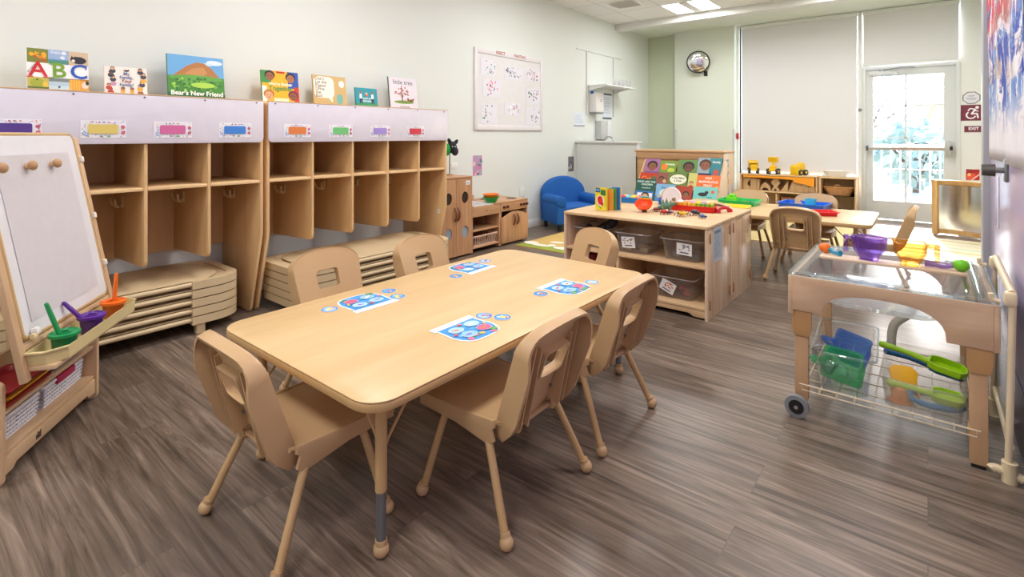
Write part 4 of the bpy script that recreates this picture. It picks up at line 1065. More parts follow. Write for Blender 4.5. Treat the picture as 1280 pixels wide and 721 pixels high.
MB().tube([(-3.93, 7.15, .89), (-3.93, 7.15, 1.10), (-3.90, 7.15, 1.16), (-3.83, 7.15, 1.175), (-3.77, 7.15, 1.14), (-3.765, 7.15, 1.10)], .012, CHROME, 12, smooth=5).build('faucet', t)
t = thing('wall_shelf', 'white wall shelf hung on two rails above the towel dispenser', 'shelf', (0, 0, 0))
MB().bb(XL + .004, -3.70, 6.83, 7.80, 1.945, 1.965, WHITE, .004).build('shelf_board', t)
for y in (6.79, 7.64): MB().bb(XL + .001, XL + .014, y - .010, y + .010, 1.50, 2.48, paint((206, 206, 204), .35), .002).build('upright_rail', t)
MB().bb(XL + .001, XL + .016, 6.50, 7.90, 2.47, 2.485, paint((224, 224, 222), .4), .002).build('hang_track', t)
for y in (6.85, 7.64): MB().prism([(XL + .014, 1.945), (-3.74, 1.945), (-3.74, 1.935), (XL + .014, 1.88)], .006, WHITE, XZ(y)).build('bracket', t)
cup = None
CUPM = clear((250, 250, 250), .05, .55, (244, 244, 246))
for k in range(4):
    lab = ('clear plastic cup on the wall shelf, %s in the row from the window side' % ('first', 'second', 'third', 'fourth')[3 - k])
    y = 7.30 + k * .14
    if cup is None: cup = tag(MB().lathe([(.030, 0), (.042, .10), (.044, .10), (.044, .104), (.040, .104), (.028, .003), (0, .003)], CUPM, cap0=True, cap1=False).build('plastic_cup', None, (-3.80, y, 1.9655)), lab, 'cup', 'clear cups on the wall shelf')
    else: dup(cup, (-3.80, y, 1.9655), label=lab)
t = thing('towel_dispenser', 'white paper towel dispenser under the wall shelf', 'towel dispenser', (XL + .001, 6.985, 1.53))
MB().bb(0, .13, -.12, .12, .02, .32, paint((226, 224, 222), .35), .012, 3).build('housing', t); MB().bb(.01, .125, -.115, .115, 0, .022, paint((140, 142, 144), .4), .004).build('outlet_slot', t)
MB().bb(.03, .08, -.121, -.119, .30, .345, paint((30, 90, 170), .4), .001).build('blue_tab', t); MB().box((.1315, .02, .2), (.003, .02, .04), GREY, .002).build('lock', t)
t = thing('soap_dispenser', 'grey and white soap dispenser just above the half wall', 'soap dispenser', (XL + .001, 7.19, 1.135))
MB().bb(0, .11, -.13, .06, .0, .29, paint((196, 198, 198), .35), .010, 3).build('housing', t); MB().bb(0, .115, .06, .16, 0, .29, paint((226, 228, 236), .35), .006).build('side_cover', t); MB().bb(.0, .10, -.11, .05, -.012, .002, paint((96, 98, 100), .4), .003).build('spout', t)
def notice(y, z, w, h, label, seed, bars=(), tint=(222, 230, 240), X=XL + .0015, rz=PI / 2, cat='notice', bar_c=(60, 66, 92)):
    b = MB(); r = random.Random(seed)
    b.prism([(-w / 2, -h / 2), (w / 2, -h / 2), (w / 2, h / 2), (-w / 2, h / 2)], .001, paint(tint, .5)); b.layer = .001
    for k in range(9):
        yy = h * .33 - h * .072 * k; b.rect(-w * .4, yy - h * .010, w * r.uniform(.15, .4), yy + h * .010, (170, 182, 206))
    for q in bars: b.rect(-w / 2, h * q - h * .03, w / 2, h * q + h * .03, bar_c)
    b.upright()
    return tag(b.build('wall_notice', None, (X, y, z), (0, 0, rz), flat=True), label, cat)
notice(6.585, 1.435, .30, .21, 'pale printed notice taped to the wall left of towel dispenser', 4, (-.45,))
notice(7.44, 1.665, .30, .42, 'pale printed hand-washing notice right of the towel dispenser', 5, (.46, -.46))
def snapshot(y, z, w, h, label, cols, seed):
    r = random.Random(seed); b = MB(); b.prism([(-w / 2, -h / 2), (w / 2, -h / 2), (w / 2, h / 2), (-w / 2, h / 2)], .001, paint(cols[0], .4)); b.layer = .001
    b.blobs(26, -w * .4, -h * .44, w * .4, h * .44, .012, .03, cols, r); b.upright()
    return tag(b.build('photo_print', None, (XL + .0015, y, z), (0, 0, PI / 2), flat=True), label, 'photo')
snapshot(4.365, .853, .15, .23, 'small pink and violet photo print taped above the toy sink', [(190, 150, 190), (226, 120, 160), (150, 190, 180), (240, 190, 200), (110, 130, 150)], 8)
snapshot(6.36, .785, .15, .215, 'small dark photo print taped beside the half wall', [(120, 116, 130), (60, 54, 62), (196, 190, 196), (90, 100, 140), (150, 110, 100)], 9)

# ------------------------------------------------------------------ bulletin board with eight paintings
t = thing('bulletin_board', 'white framed bulletin board headed INSECT PAINTING on the left wall', 'bulletin board', (XL, 4.965, 1.735))
MB().bb(0.0, .012, -.645, .645, -.455, .455, paint((224, 222, 224), .6)).build('board', t)
b = MB(); FRM = paint((226, 222, 225), .45)
for y0, y1, z0, z1 in ((-.665, -.615, -.475, .475), (.615, .665, -.475, .475), (-.615, .615, -.475, -.415), (-.615, .615, .415, .475)): b.bb(0.0, .022, y0, y1, z0, z1, FRM, .004)
b.build('frame', t)
b = MB(); b.text('INSECT', -.21, .452, .052, (176, 92, 78), bold=.0016); b.text('PAINTING', .165, .452, .052, (176, 92, 78), bold=.0016); b.upright(); b.build('lettering', t, (.0222, 0, 0), (0, 0, PI / 2), flat=True)
for k, (y, z, w, h, cs, l) in enumerate((
    (4.54, 1.995, .28, .19, [(70, 150, 110), (230, 110, 120), (190, 200, 210)], 'painting with green and pink blots, top of first column on the board'),
    (4.605, 1.755, .32, .20, [(226, 80, 110), (90, 110, 150), (240, 150, 170)], 'painting with a large pink-red blot, middle of first column on board'),
    (4.555, 1.452, .28, .23, [(80, 150, 110), (220, 90, 110), (120, 130, 150), (250, 250, 252)], 'painting in glossy sleeve, bottom of first column on the board'),
    (5.01, 1.965, .34, .17, [(60, 66, 90), (80, 86, 110), (130, 136, 150)], 'painting with dark blue dots, top of middle column on the board'),
    (4.99, 1.525, .31, .15, [(230, 150, 160), (250, 250, 252), (150, 150, 166)], 'painting with pale pink dabs, bottom of middle column on the board'),
    (5.43, 1.985, .33, .17, [(90, 100, 100), (110, 96, 80), (236, 120, 110)], 'painting with dark and coral blots, top of last column on board'),
    (5.43, 1.705, .33, .20, [(226, 90, 110), (70, 100, 90), (190, 180, 210)], 'painting with red and dark green dabs, middle of last column'),
    (5.42, 1.452, .33, .22, [(90, 110, 100), (120, 130, 140), (226, 220, 230)], 'painting with grey-green dots, bottom of last column on board'))):
    r = random.Random(70 + k); b = MB(); b.prism([(-w / 2, -h / 2), (w / 2, -h / 2), (w / 2, h / 2), (-w / 2, h / 2)], .001, paint((226, 224, 234), .35)); b.layer = .001
    cx, cz = r.uniform(-.06, .06), r.uniform(-.03, .03)
    for q in range(24):
        c = cs[min(len(cs) - 1, int(r.random() * len(cs)))]
        b.ell(max(-w * .4, min(w * .4, r.gauss(cx, w * .2))), max(-h * .4, min(h * .4, r.gauss(cz, h * .24))), r.uniform(.004, .017), r.uniform(.004, .014), c, 9, r.uniform(0, 3))
    b.upright(); tag(b.build('child_painting', None, (XL + .0135, y, z), (0, 0, PI / 2), flat=True), l, 'painting', 'insect paintings on the bulletin board')

# ------------------------------------------------------------------ rugs
def rug(x0, x1, y0, y1, label, base, band, shapes, seed, stripes=None, band_w=.22):
    r = random.Random(seed); b = MB(); cx, cy = (x0 + x1) / 2, (y0 + y1) / 2; w, h = (x1 - x0) / 2, (y1 - y0) / 2
    def felt(c): return paint(c, .95, var=.10, scale=160, bump=.4)
    b.prism([(-w, -h), (w, -h), (w, h), (-w, h)], .008, felt(base)); b.layer = .008
    if band: b.flat([(-w, -h), (w, -h), (w, -h + band_w), (-w, -h + band_w)], felt(band))
    for (x, y, rx, ry, c) in shapes: b.ell(x, y, rx, ry, felt(c), 14, r.uniform(-.5, .5))
    for (p, c) in (stripes or []): b.flat(p, felt(c))
    return tag(b.build('rug', None, (cx, cy, .0005), flat=True), label, 'rug')
LF = [(-.52, -.80, .10, .07, (240, 236, 222)), (-.36, -.84, .12, .05, (236, 230, 214)), (-.26, -.78, .05, .05, (240, 236, 222)), (-.08, -.83, .12, .06, (240, 236, 222)), (.10, -.80, .09, .07, (236, 230, 214)), (.22, -.85, .12, .05, (240, 236, 222)), (.42, -.82, .11, .06, (240, 236, 222)), (-.30, -.62, .08, .05, (240, 236, 222)), (.12, -.58, .1, .05, (236, 230, 214))]
rug(-3.50, -2.32, 4.40, 6.40, 'ochre rug with green edge and cream shapes by the armchair', (212, 178, 104), (150, 164, 66), LF, 3)
rug(-2.35, -.72, 6.30, 8.45, 'plain ochre rug in front of the block shelf', (216, 196, 140), None, [], 4)
st = []
for k in range(7):
    y = -.7 + k * .22; st.append(([(-.30, y), (.30, y - .10), (.30, y - .04), (-.30, y + .05)], ((214, 196, 130), (196, 206, 176), (226, 214, 178))[k % 3]))
rug(-.02, .60, 6.20, 7.75, 'cream rug with ochre and sage stripes by the curved mirror', (232, 222, 196), None, [], 5, st)
# ------------------------------------------------------------------ double-sided art easel at the left (local x = width, y = towards its back)
EW = wood((222, 188, 150), (206, 168, 128), 'Z', 5.0, .4, 10.0); EWX = wood((222, 190, 152), (206, 170, 130), 'X', 5.0, .4, 10.0)
ER = math.atan2(.588, -.809); EO = (-2.442, .276, 0)
BEIGE = paint((224, 204, 150), .38)
t = thing('art_easel', 'wooden double-sided art easel with white board and paint tray', 'easel', EO, ER)
Wd, Dp = .646, .34
for x in (-.0, Wd - .022):
    p = rrect(0, Dp, 0.0, .36, .025, 4)
    MB().prism([(y, z) for y, z in p], .022, EW, YZ(x), .004).build('end_panel', t)
MB().bb(.022, Wd - .022, .012, Dp - .012, .092, .110, EWX, .003).build('bottom_shelf', t)
MB().bb(.022, Wd - .022, .012, Dp - .012, .232, .246, EWX, .003).build('middle_shelf', t)
MB().bb(.022, Wd - .022, Dp / 2 - .006, Dp / 2 + .006, .246, .36, EWX).build('center_panel', t)
b = MB(); b.prism([(.022, .092), (.022, .03), (.07, .03), (.09, .045), (Wd - .09, .045), (Wd - .07, .03), (Wd - .022, .03), (Wd - .022, .092)], .016, EWX, XZ(.006), .003)
kick = b.build('kick_rail', t)
b = MB()                                                      # small burnt-in maker's mark on the rail
for k, (dx, h) in enumerate(((-.012, .018), (-.004, .026), (.004, .022), (.012, .026))): b.bb(.21 + dx - .0018, .21 + dx + .0018, .0045, .0062, .058, .058 + h, paint((70, 46, 32), .6))
b.box((.210, .0054, .066), (.03, .0016, .003), paint((70, 46, 32), .6), 0, (0, .3, 0)); b.build('maker_mark', kick)
lean = math.atan2(.14, .73)
def slanted(front):
    """frame for one leaf of the easel: origin at the board's lower edge"""
    M = Matrix.Translation((0, -.04 if front else Dp + .04, .48)) @ Matrix.Rotation(-lean if front else lean, 4, 'X')
    return M
for front in (1, 0):
    M = slanted(front); sg = 1 if front else -1
    for x in (-.012, Wd - .028):
        b = MB(); b.bb(x, x + .032, -.012, .012, -.20 if False else -.13, .72, EW, .005); b.xf(M); b.build('upright_leg', t)
    b = MB(); P = rrect(.034, Wd - .034, .005, .735, .03, 5)
    b.prism(P, .012, paint((232, 231, 234), .25), XZ(-.008 if front else -.004)); b.xf(M); bd = b.build('dry_erase_board', t)
    b = MB(); b.tube([(x, -.002, z) for x, z in P], .0085, paint((206, 172, 118), .45), 8, closed=True); b.xf(M); b.build('board_edging', bd)
    b = MB(); b.bb(.02, Wd - .02, -.005, .015, -.03, -.008, EWX, .003); b.xf(M); b.build('ledge', t)
    # paint tray with angled front corners
    y0 = -.055 if front else Dp + .055
    pts = [(.012, 0), (Wd - .012, 0), (Wd - .012, -.055), (Wd - .05, -.108), (.06, -.108), (.012, -.06)]
    if not front: pts = [(x, -y) for x, y in pts]
    b = MB(); n = len(pts)
    cxp, cyp = sum(p[0] for p in pts) / n, sum(p[1] for p in pts) / n
    def sc(p, d): v = Vector((p[0] - cxp, p[1] - cyp)); v = v * (1 + d / v.length); return (cxp + v.x, cyp + y0 + v.y)
    L = [[(*sc(p, -.008), .402) for p in pts], [(*sc(p, 0), .445) for p in pts], [(*sc(p, .008), .445) for p in pts], [(*sc(p, .008), .450) for p in pts], [(*sc(p, -.004), .450) for p in pts], [(*sc(p, -.011), .406) for p in pts]]
    bb_ = bmesh.new(); V = [[bb_.verts.new(q) for q in l] for l in L]
    bb_.faces.new(V[0]); bb_.faces.new(V[-1])
    for A, B in zip(V, V[1:]):
        for i in range(n): bb_.faces.new((A[i], A[(i + 1) % n], B[(i + 1) % n], B[i]))
    bmesh.ops.recalc_face_normals(bb_, faces=bb_.faces); b.add(bb_, BEIGE)
    b.build('paint_tray', t)
    ys = (y0 - .09, y0 + .02) if front else (y0 - .02, y0 + .09)
    MB().bb(.015, Wd - .015, *ys, .383, .401, EWX, .004).build('tray_support', t)
M = slanted(1)
b = MB(); b.box((.075, -.022, .022), (.030, .022, .026), paint((238, 236, 228), .5), .006); b.box((.06, -.02, .008), (.024, .02, .02), paint((226, 206, 160), .5), .006); b.xf(M); b.build('board_clip', t)
for z in (.62, .36, .14): b = MB(); b.box((Wd - .016, -.014, z), (.02, .016, .026), paint((236, 228, 214), .5), .004); b.xf(M); b.build('side_clip', t)
# sheet of painting paper held by wooden knobs
b = MB(); b.prism([(.085, .055), (Wd - .10, .055), (Wd - .10, .655), (.085, .655)], .001, paint((212, 207, 209), .8, var=.05, scale=24), XZ(-.0105)); b.xf(M)
o = b.build('painting_paper', None, EO, (0, 0, ER)); tag(o, 'blank greyish sheet of paper pinned to the easel board', 'paper')
for k, x in enumerate((.08, .245, .405)):
    b = MB(); b.cyl((x, -.009, .61), (x, -.022, .61), .012, EW, n=16); b.ball((x, -.033, .61), .019, wood((196, 158, 116), (176, 134, 92), 'X', 8, .5), (1, .75, 1), 16); b.xf(M); b.build('wooden_knob', t)

def ecoord(x, y, z):
    c, s = math.cos(ER), math.sin(ER); return (EO[0] + x * c - y * s, EO[1] + x * s + y * c, z)
def paint_cup(x, y, c, label, d):
    t = thing('paint_cup', label, 'paint cup', ecoord(x, y, .4065), ER)
    t.scale = (1.12, 1.12, 1.12)
    m = paint(c, .3); dk = paint(tuple(int(v * .75) for v in c), .25)
    MB().lathe([(0, 0), (.028, 0), (.030, .003), (.035, .052), (.036, .056), (0, .056)], dk, 28).build('cup_body', t)
    MB().lathe([(.0345, .054), (.0415, .054), (.0425, .058), (.0425, .064), (.037, .067), (.034, .062), (.018, .058), (.017, .066), (.013, .066), (.013, .054)], m, 32).build('lid', t)
    br = MB(); a, c2, e = Vector((0, 0, .018)), Vector(d) * .5 + Vector((0, 0, .05)), Vector(d)
    br.tube([a, a.lerp(e, .35), a.lerp(e, .7), e], [.0065, .007, .0075, .0062], m, 10, smooth=3); br.ball(e, .0062, m)
    br.xf(Matrix.Diagonal((1.12, 1.12, 1.12, 1)))
    o = tag(br.build('paint_brush', None, ecoord(x, y, .4065), (0, 0, ER)), label.replace('paint cup', 'paint brush').replace('on the easel tray', 'standing in its cup'), 'paint brush', 'brushes in the easel cups')
paint_cup(.12, -.12, (26, 150, 84), 'green paint cup on the easel tray, nearest the camera', (-.014, .042, .162))
paint_cup(.31, -.12, (96, 42, 150), 'purple paint cup on the easel tray', (-.036, .066, .122))
paint_cup(.49, -.12, (246, 116, 24), 'orange paint cup on the easel tray', (.014, -.004, .162))

# things on the easel's shelves
WB = paint((232, 230, 236), .4)
for k, (x0, x1, l) in enumerate(((.035, .285, 'white perforated basket on the easel shelf, below the red folders'), (.33, .60, 'white perforated basket with magenta grip on the easel bottom shelf'))):
    slotted_basket('plastic_basket', l, x0 - (x0 + x1) / 2, (x1 - x0) / 2 - .0, -.06, .06, 0, .085, WB, 'basket', (16, 7, 5), .008, .01, ecoord((x0 + x1) / 2, .115, .1105), ER, True)
t = bpy.data.objects['plastic_basket.002']
MB().bb(-.065, .065, -.078, -.064, .064, .094, paint((184, 32, 84), .4), .005).build('magenta_grip', t)
def folder(x, y, z, w, d, h, c, label, rz=0.0, edge=None):
    t = thing('plastic_tray', label, 'tray', ecoord(x, y, z), ER + rz, 'trays on the easel shelf')
    MB().tray(-w / 2, w / 2, -d / 2, d / 2, 0, h, .004, paint(c, .35), .006, .010).build('tray_body', t)
    if edge: MB().tube([(px, py, h) for px, py in rrect(-w / 2 - .016, w / 2 + .016, -d / 2 - .016, d / 2 + .016, .02)], .004, paint(edge, .4), 6, closed=True).build('tray_rim', t)
folder(.17, .085, .2465, .24, .13, .022, (150, 22, 30), 'red plastic tray, bottom of the easel pile')
folder(.172, .083, .2695, .24, .13, .020, (214, 150, 40), 'orange-yellow plastic tray in the easel pile', .02)
folder(.17, .082, .2905, .25, .135, .020, (140, 18, 30), 'dark red plastic tray on top of the easel pile', 0)
folder(.455, .10, .2465, .20, .13, .02, (30, 52, 160), 'blue plastic tray on the easel middle shelf')
folder(.45, .10, .2675, .19, .12, .02, (150, 160, 60), 'olive-yellow plastic tray on top of the blue tray')
# ------------------------------------------------------------------ back-to-back storage shelves with bins
SHEEN_STRIPE = wood((232, 206, 178), (208, 170, 140), 'Z', 6.0, .16, 24.0)  # pale pinkish streaks put window reflection into the wood colour
def storage(x0, x1, y0, y1, H, label, name='storage_shelf', front=-1, mid=.345, divs=((-1.745, .08, .33),), legs=True, stripe=True, wd=MAPLE_X):
    """front=-1: opening faces -Y"""
    t = thing(name, label, 'shelf unit', (0, 0, 0)); th = .022
    for x in (x0, x1 - th): MB().prism([(y0, 0.0), (y1, 0.0), (y1, H - .022), (y0, H - .022)], th, SHEEN_STRIPE if stripe else MAPLE_Z, YZ(x), .004).build('end_panel', t)
    P = rrect(x0 - .004, x1 + .004, y0 - .006, y1 + .002, .018, 4); MB().prism(P, .022, wd, XY(H - .022), .005).build('top_board', t)
    yb = (y1 - .012) if front < 0 else y0
    MB().bb(x0 + th, x1 - th, yb, yb + .012, .03, H - .022, MAPLE_Z).build('back_panel', t)
    if front < 0: ya, yc = y0 + .004, y1 - .012
    else: ya, yc = y0 + .012, y1 - .004
    for z in ([mid] if not isinstance(mid, (list, tuple)) else mid): MB().bb(x0 + th, x1 - th, ya, yc, z - .018, z, wd, .003).build('shelf_board', t)
    MB().bb(x0 + th, x1 - th, ya, yc, .062, .080, wd, .003).build('bottom_board', t)
    yk = ya + .004 if front < 0 else yc - .022
    p = [(x0 + th, .062), (x0 + th, .012), (x0 + .10, .012), (x0 + .13, .03), (x1 - .13, .03), (x1 - .10, .012), (x1 - th, .012), (x1 - th, .062)]
    MB().prism(p, .018, wd, XZ(yk), .003).build('kick_rail', t)
    for (x, z0, z1) in divs: MB().bb(x - .01, x + .01, ya, yc, z0, z1 - .018 if z1 > mid_first(mid) - .02 else z1, MAPLE_Z, .003).build('divider', t)
    return t
def mid_first(m): return m[0] if isinstance(m, (list, tuple)) else m
SX0, SX1, SY0, SY1, SY2 = -2.20, -1.10, 3.37, 3.865, 4.41
a = storage(SX0, SX1, SY0, SY1, .612, 'low maple shelf of clear bins beside the large table', divs=((-1.745, .08, .345),))
c = storage(SX0 + .01, SX1, SY1 + .018, SY2, .610, 'low maple shelf standing back to back behind the bin shelf', front=1, divs=())
for root, y in ((a, SY0 + .035), (a, SY1 - .03), (c, SY1 + .05), (c, SY2 - .03)):
    for z in (.10, .53): MB().bb(SX1 - .001, SX1 + .008, y - .009, y + .009, z - .035, z + .035, paint((168, 120, 84), .4), .004).build('hinge_block', root)
b = MB(); b.prism([(-.095, -.115), (.095, -.115), (.095, .115), (-.095, .115)], .001, paint((196, 206, 216), .35)); b.layer = .001
b.rect(-.08, -.10, .08, .10, (176, 190, 204)); b.rect(-.07, .07, .06, .09, (110, 126, 150))
r = random.Random(3)
for k in range(9): b.rect(-.07, .05 - .016 * k, r.uniform(0, .07), .055 - .016 * k, (140, 156, 178))
b.upright(); tag(b.build('wall_notice', None, (SX1 + .0015, 3.56, .475), (0, 0, PI / 2), flat=True), 'pale blue printed notice on the end of the bin shelf', 'notice')

FROST = clear((253, 253, 254), .02, .065, (248, 246, 246))
def clear_bin(x0, x1, z, label, doodle, y0=SY0 + .05, dep=.30, card=(0, 0, 0), rz=0):
    t = thing('clear_bin', label, 'bin', ((x0 + x1) / 2, y0 + dep / 2, z), rz)
    w = (x1 - x0) / 2 - .02; d = dep / 2 - .02
    MB().tray(-w + .015, w - .015, -d + .015, d - .015, 0, .145, .003, FROST, .015, .012, .006, .03).build('bin_body', t)
    MB().tube([(x, y, .1445) for x, y in rrect(-w - .012, w + .012, -d - .012, d + .012, .03, 4)], .0042, clear((250, 250, 252), .06, .4, (250, 248, 248)), 6, closed=True).build('bin_rim', t)
    if doodle is not None:
        cx, cz, tilt = card
        b = MB(); b.prism([(-.052, -.040), (.052, -.040), (.052, .040), (-.052, .040)], .001, PAPER); b.layer = .001
        r = random.Random(doodle[0])
        for k in range(14): b.ell(r.uniform(-.036, .036), r.uniform(-.006, .03), r.uniform(.004, .008), r.uniform(.003, .007), doodle[1], 8)
        b.rect(-.03, -.028, .03, -.019, (110, 110, 116)); b.upright(); b.xf(Matrix.Rotation(-tilt, 4, 'Y'))
        b.build('card', t, (cx, -d - .003, cz), (.10, 0, 0), flat=True, label='white picture card taped to the bin front')
    return t
clear_bin(-2.165, -1.855, .3455, 'clear plastic bin at the far left of upper bin shelf holding a dark toy', None)
clear_bin(-1.82, -1.52, .3455, 'clear plastic bin with brown-figured card in the middle of the upper shelf', (1, (150, 126, 110)), card=(-.02, .08, .08))
clear_bin(-1.465, -1.155, .3455, 'clear plastic bin at the aisle end of the upper bin shelf', (2, (140, 136, 140)), card=(.03, .085, -.04))
clear_bin(-1.53, -1.20, .0805, 'clear plastic bin with orange-figured card on the bottom shelf', (3, (220, 110, 60)), card=(-.03, .08, -.42))
t = thing('toy_animal', 'dark toy animal sticking out of the left clear bin', 'toy animal', (-1.98, 3.56, .352)); DK = paint((30, 28, 30), .6)
MB().tube([(-.09, .0, .07), (-.02, 0, .10), (.06, .01, .15), (.12, .02, .20)], [.022, .04, .042, .026], DK, 12, smooth=4).build('body', t); MB().ball((-.1, 0, .115), .028, DK, (1, .8, 1.3), rot=(0, -.4, 0)).build('head', t)
for k, p in enumerate(((-.03, .03), (-.03, -.03), (.05, .03), (.05, -.03))): MB().cyl((p[0], p[1], .11 + .05 * (k > 1)), (p[0] - .02, p[1] * 1.3, .01 + .02 * (k > 1)), .013, DK, .010, 8).build('leg', t)
def contents(x, y, z, n, cols, name, label, grp, seed, sp=(.07, .06), sh='block'):
    r = random.Random(seed)
    for k in range(n):
        o = MB(); m = paint(r.choice(cols), .55)
        if sh == 'block': o.bb(-.035, .035, -.016, .016, 0, .03, m, .004).bb(-.012, .012, -.012, .012, .03, .036, m, .003)
        else: o.ball((0, 0, .02), .022, m, (1.2, 1, .9)).cyl((0, 0, .035), (0, 0, .05), .006, m)
        tag(o.build(name, None, (x + (k - (n - 1) / 2) * sp[0] * .9, y + (.05 if k % 2 else -.03), z), (0, 0, r.uniform(-.5, .5))), label % ('first', 'second', 'third', 'fourth')[k], 'toy', grp)
contents(-1.67, 3.57, .3495, 3, [(206, 180, 140), (190, 160, 120)], 'toy_block', 'tan toy block in the middle upper bin, %s from the left end', 'blocks in the middle bin', 2)
contents(-1.31, 3.57, .3495, 3, [(150, 140, 130), (170, 150, 130), (120, 120, 126)], 'toy_figure', 'grey-brown toy in the aisle-end upper bin, %s from its left side', 'toys in the aisle-end bin', 3, sh='b')
contents(-1.365, 3.57, .0845, 3, [(206, 120, 80), (214, 160, 110), (190, 96, 70)], 'toy_figure', 'orange-brown toy in the bottom shelf bin, %s from its left side', 'toys in the bottom bin', 4, sh='b')
for k, (x, l) in enumerate(((-2.08, 'dark red drum toy in the lower left bay, further from the divider'), (-1.86, 'dark red drum toy in the lower left bay, next to the divider'))):
    t = thing('toy_drum', l, 'toy drum', (x, 3.56, .0805)); MB().lathe([(0, 0), (.085, 0), (.088, .006), (.088, .19), (.085, .196), (0, .196)], paint((132, 22, 34), .35), 28).build('drum_body', t); MB().lathe([(.089, .0), (.091, .0), (.091, .016), (.089, .016)], paint((90, 14, 24), .4), 28, cap0=False, cap1=False).build('hoop', t)
    MB().bb(-.022, .022, -.0905, -.0875, .08, .12, PAPER, .001).build('label_patch', t)

# ------------------------------------------------------------------ toys on top of the two shelves
ZS = .6125
def board_book(x, y, rz, w, h, th, c, spine, label, draw=None):
    t = thing('board_book', label, 'book', (x, y, ZS), rz, 'standing board books on the bin shelf')
    b = MB(); b.prism([(-w / 2, 0), (w / 2, 0), (w / 2, h), (-w / 2, h)], .003, paint(c, .3), XY(th - .003)); b.layer = th
    if draw: draw(b, w, h)
    b.upright(); b.build('front_cover', t, flat=True)
    b = MB(); b.prism([(-w / 2 + .001, .001), (w / 2 - .003, .001), (w / 2 - .003, h - .001), (-w / 2 + .001, h - .001)], th - .006, paint((240, 232, 214), .6), XY(.003)); b.upright(); b.build('pages', t)
    b = MB(); b.prism([(-w / 2, 0), (w / 2, 0), (w / 2, h), (-w / 2, h)], .003, paint(c, .3)); b.bb(w / 2 - .002, w / 2 + .001, 0, h, 0, th, paint(spine, .3)); b.upright(); b.build('spine', t)
def d_red(b, w, h):
    b.rect(-w * .46, h * .78, -w * .05, h * .98, (30, 50, 110)); b.text('ABC', -w * .26, h * .88, .028, (120, 190, 240), bold=.0008); b.rect(-w * .0, h * .66, w * .44, h * .9, (60, 120, 50)); b.rect(-w * .46, .004, w * .46, h * .14, (236, 220, 60))
    b.ell(-w * .03, h * .42, w * .34, h * .25, (230, 240, 230)); b.ell(-w * .05, h * .44, w * .25, h * .2, (216, 44, 34)); b.ell(w * .12, h * .3, w * .12, h * .1, (190, 30, 30)); b.ell(-w * .15, h * .52, w * .05, h * .03, (40, 30, 30)); b.poly([(-w * .4, h * .3), (w * .1, h * .1), (w * .0, h * .06)], (90, 160, 60))
board_book(-1.995, 3.60, -.12, .105, .178, .016, (226, 210, 50), (222, 200, 60), 'yellow board book with a red picture, front of the standing set', d_red)
board_book(-1.945, 3.635, .25, .060, .165, .016, (216, 140, 50), (220, 190, 70), 'orange board book, middle of the standing set')
board_book(-1.932, 3.668, .22, .064, .170, .016, (70, 150, 70), (120, 50, 130), 'green board book with purple spine in the standing set')
board_book(-1.918, 3.700, .2, .070, .176, .016, (40, 120, 190), (220, 200, 60), 'blue board book, last of the standing set')

def sorter(x, y, c, knob_cols, label, seed, w=.26, d=.14):
    r = random.Random(seed); t = thing('bead_tray', label, 'toy', (x, y, ZS - .002), r.uniform(-.2, .2))
    MB().tray(-w / 2, w / 2, -d / 2, d / 2, 0, .045, .005, paint(c, .35), .006, .008, .006, .03).build('tray_body', t)
    for k in range(9):
        MB().ball((-w * .36 + (k % 5) * w * .18, -d * .2 + (k // 5) * d * .4, .042), .024, paint(r.choice(knob_cols), .4), (1, 1, .8), 12).build('toy_knob', t)
sorter(-2.02, 4.22, (26, 130, 214), [(244, 206, 60), (40, 160, 190), (220, 60, 90), (240, 140, 40), (120, 200, 230)], 'blue toy tray of round coloured pieces behind the board books', 5, .24)
sorter(-1.74, 4.27, (36, 120, 220), [(40, 60, 200), (90, 60, 170), (60, 40, 150)], 'blue toy tray with purple-blue pieces on back shelf', 6, .12, .12)
t = thing('toy_boat', 'orange-red toy dish tipped up in the middle of the shelf top', 'toy', (-1.705, 3.745, ZS), .2)
MB().lathe([(0, 0), (.03, .004), (.058, .028), (.068, .052), (.064, .053), (.053, .030), (.028, .009), (0, .006)], paint((240, 82, 24), .35), 24, Matrix.Translation((0, 0, .022)) @ Matrix.Rotation(.55, 4, 'X')).build('dish', t)
MB().cyl((0, .0, 0), (0, 0, .024), .022, paint((40, 36, 36), .5), .014, 14).build('base', t); MB().bb(-.045, .045, .02, .05, .088, .10, paint((240, 170, 40), .4), .004).bb(-.03, .03, .02, .05, .10, .112, paint((70, 160, 150), .4), .005).build('trim_strip', t)
t = thing('caterpillar_tray', 'long red toy tray with a row of coloured pegs at the aisle end', 'toy', (-1.43, 4.03, ZS), .06)
MB().tray(-.17, .17, -.055, .055, 0, .042, .005, paint((222, 28, 26), .3), .004, .008, .006, .03).build('tray_body', t)
for k in range(10):
    c = ((250, 120, 30), (246, 140, 30), (250, 170, 40), (246, 196, 50), (246, 206, 60), (220, 206, 60), (150, 200, 60), (120, 190, 60), (130, 196, 70), (150, 200, 60))[k]
    MB().cyl((-.153 + k * .034, -.03, .03), (-.153 + k * .034, -.03, .062), .0155, paint(c, .35), .014, 14).build('peg', t)
for k in range(6): MB().ball((-.10 + k * .045, .02, .055), .026, paint(((240, 238, 240), (240, 170, 120), (226, 160, 210), (244, 206, 80), (200, 150, 190), (240, 190, 90))[k], .45), (1.1, .9, .8), 12).build('toy_knob', t)
t = thing('toy_arch', 'white arch-shaped toy with a small opening on the back shelf', 'toy', (-1.66, 4.18, ZS), .15)
o = [(-.075, 0), (.075, 0), (.075, .07)] + [(.075 * math.cos(a), .07 + .085 * math.sin(a)) for a in [PI * k / 14 for k in range(1, 14)]] + [(-.075, .07)]
cxh, cyh = .02, .05
i_ = []
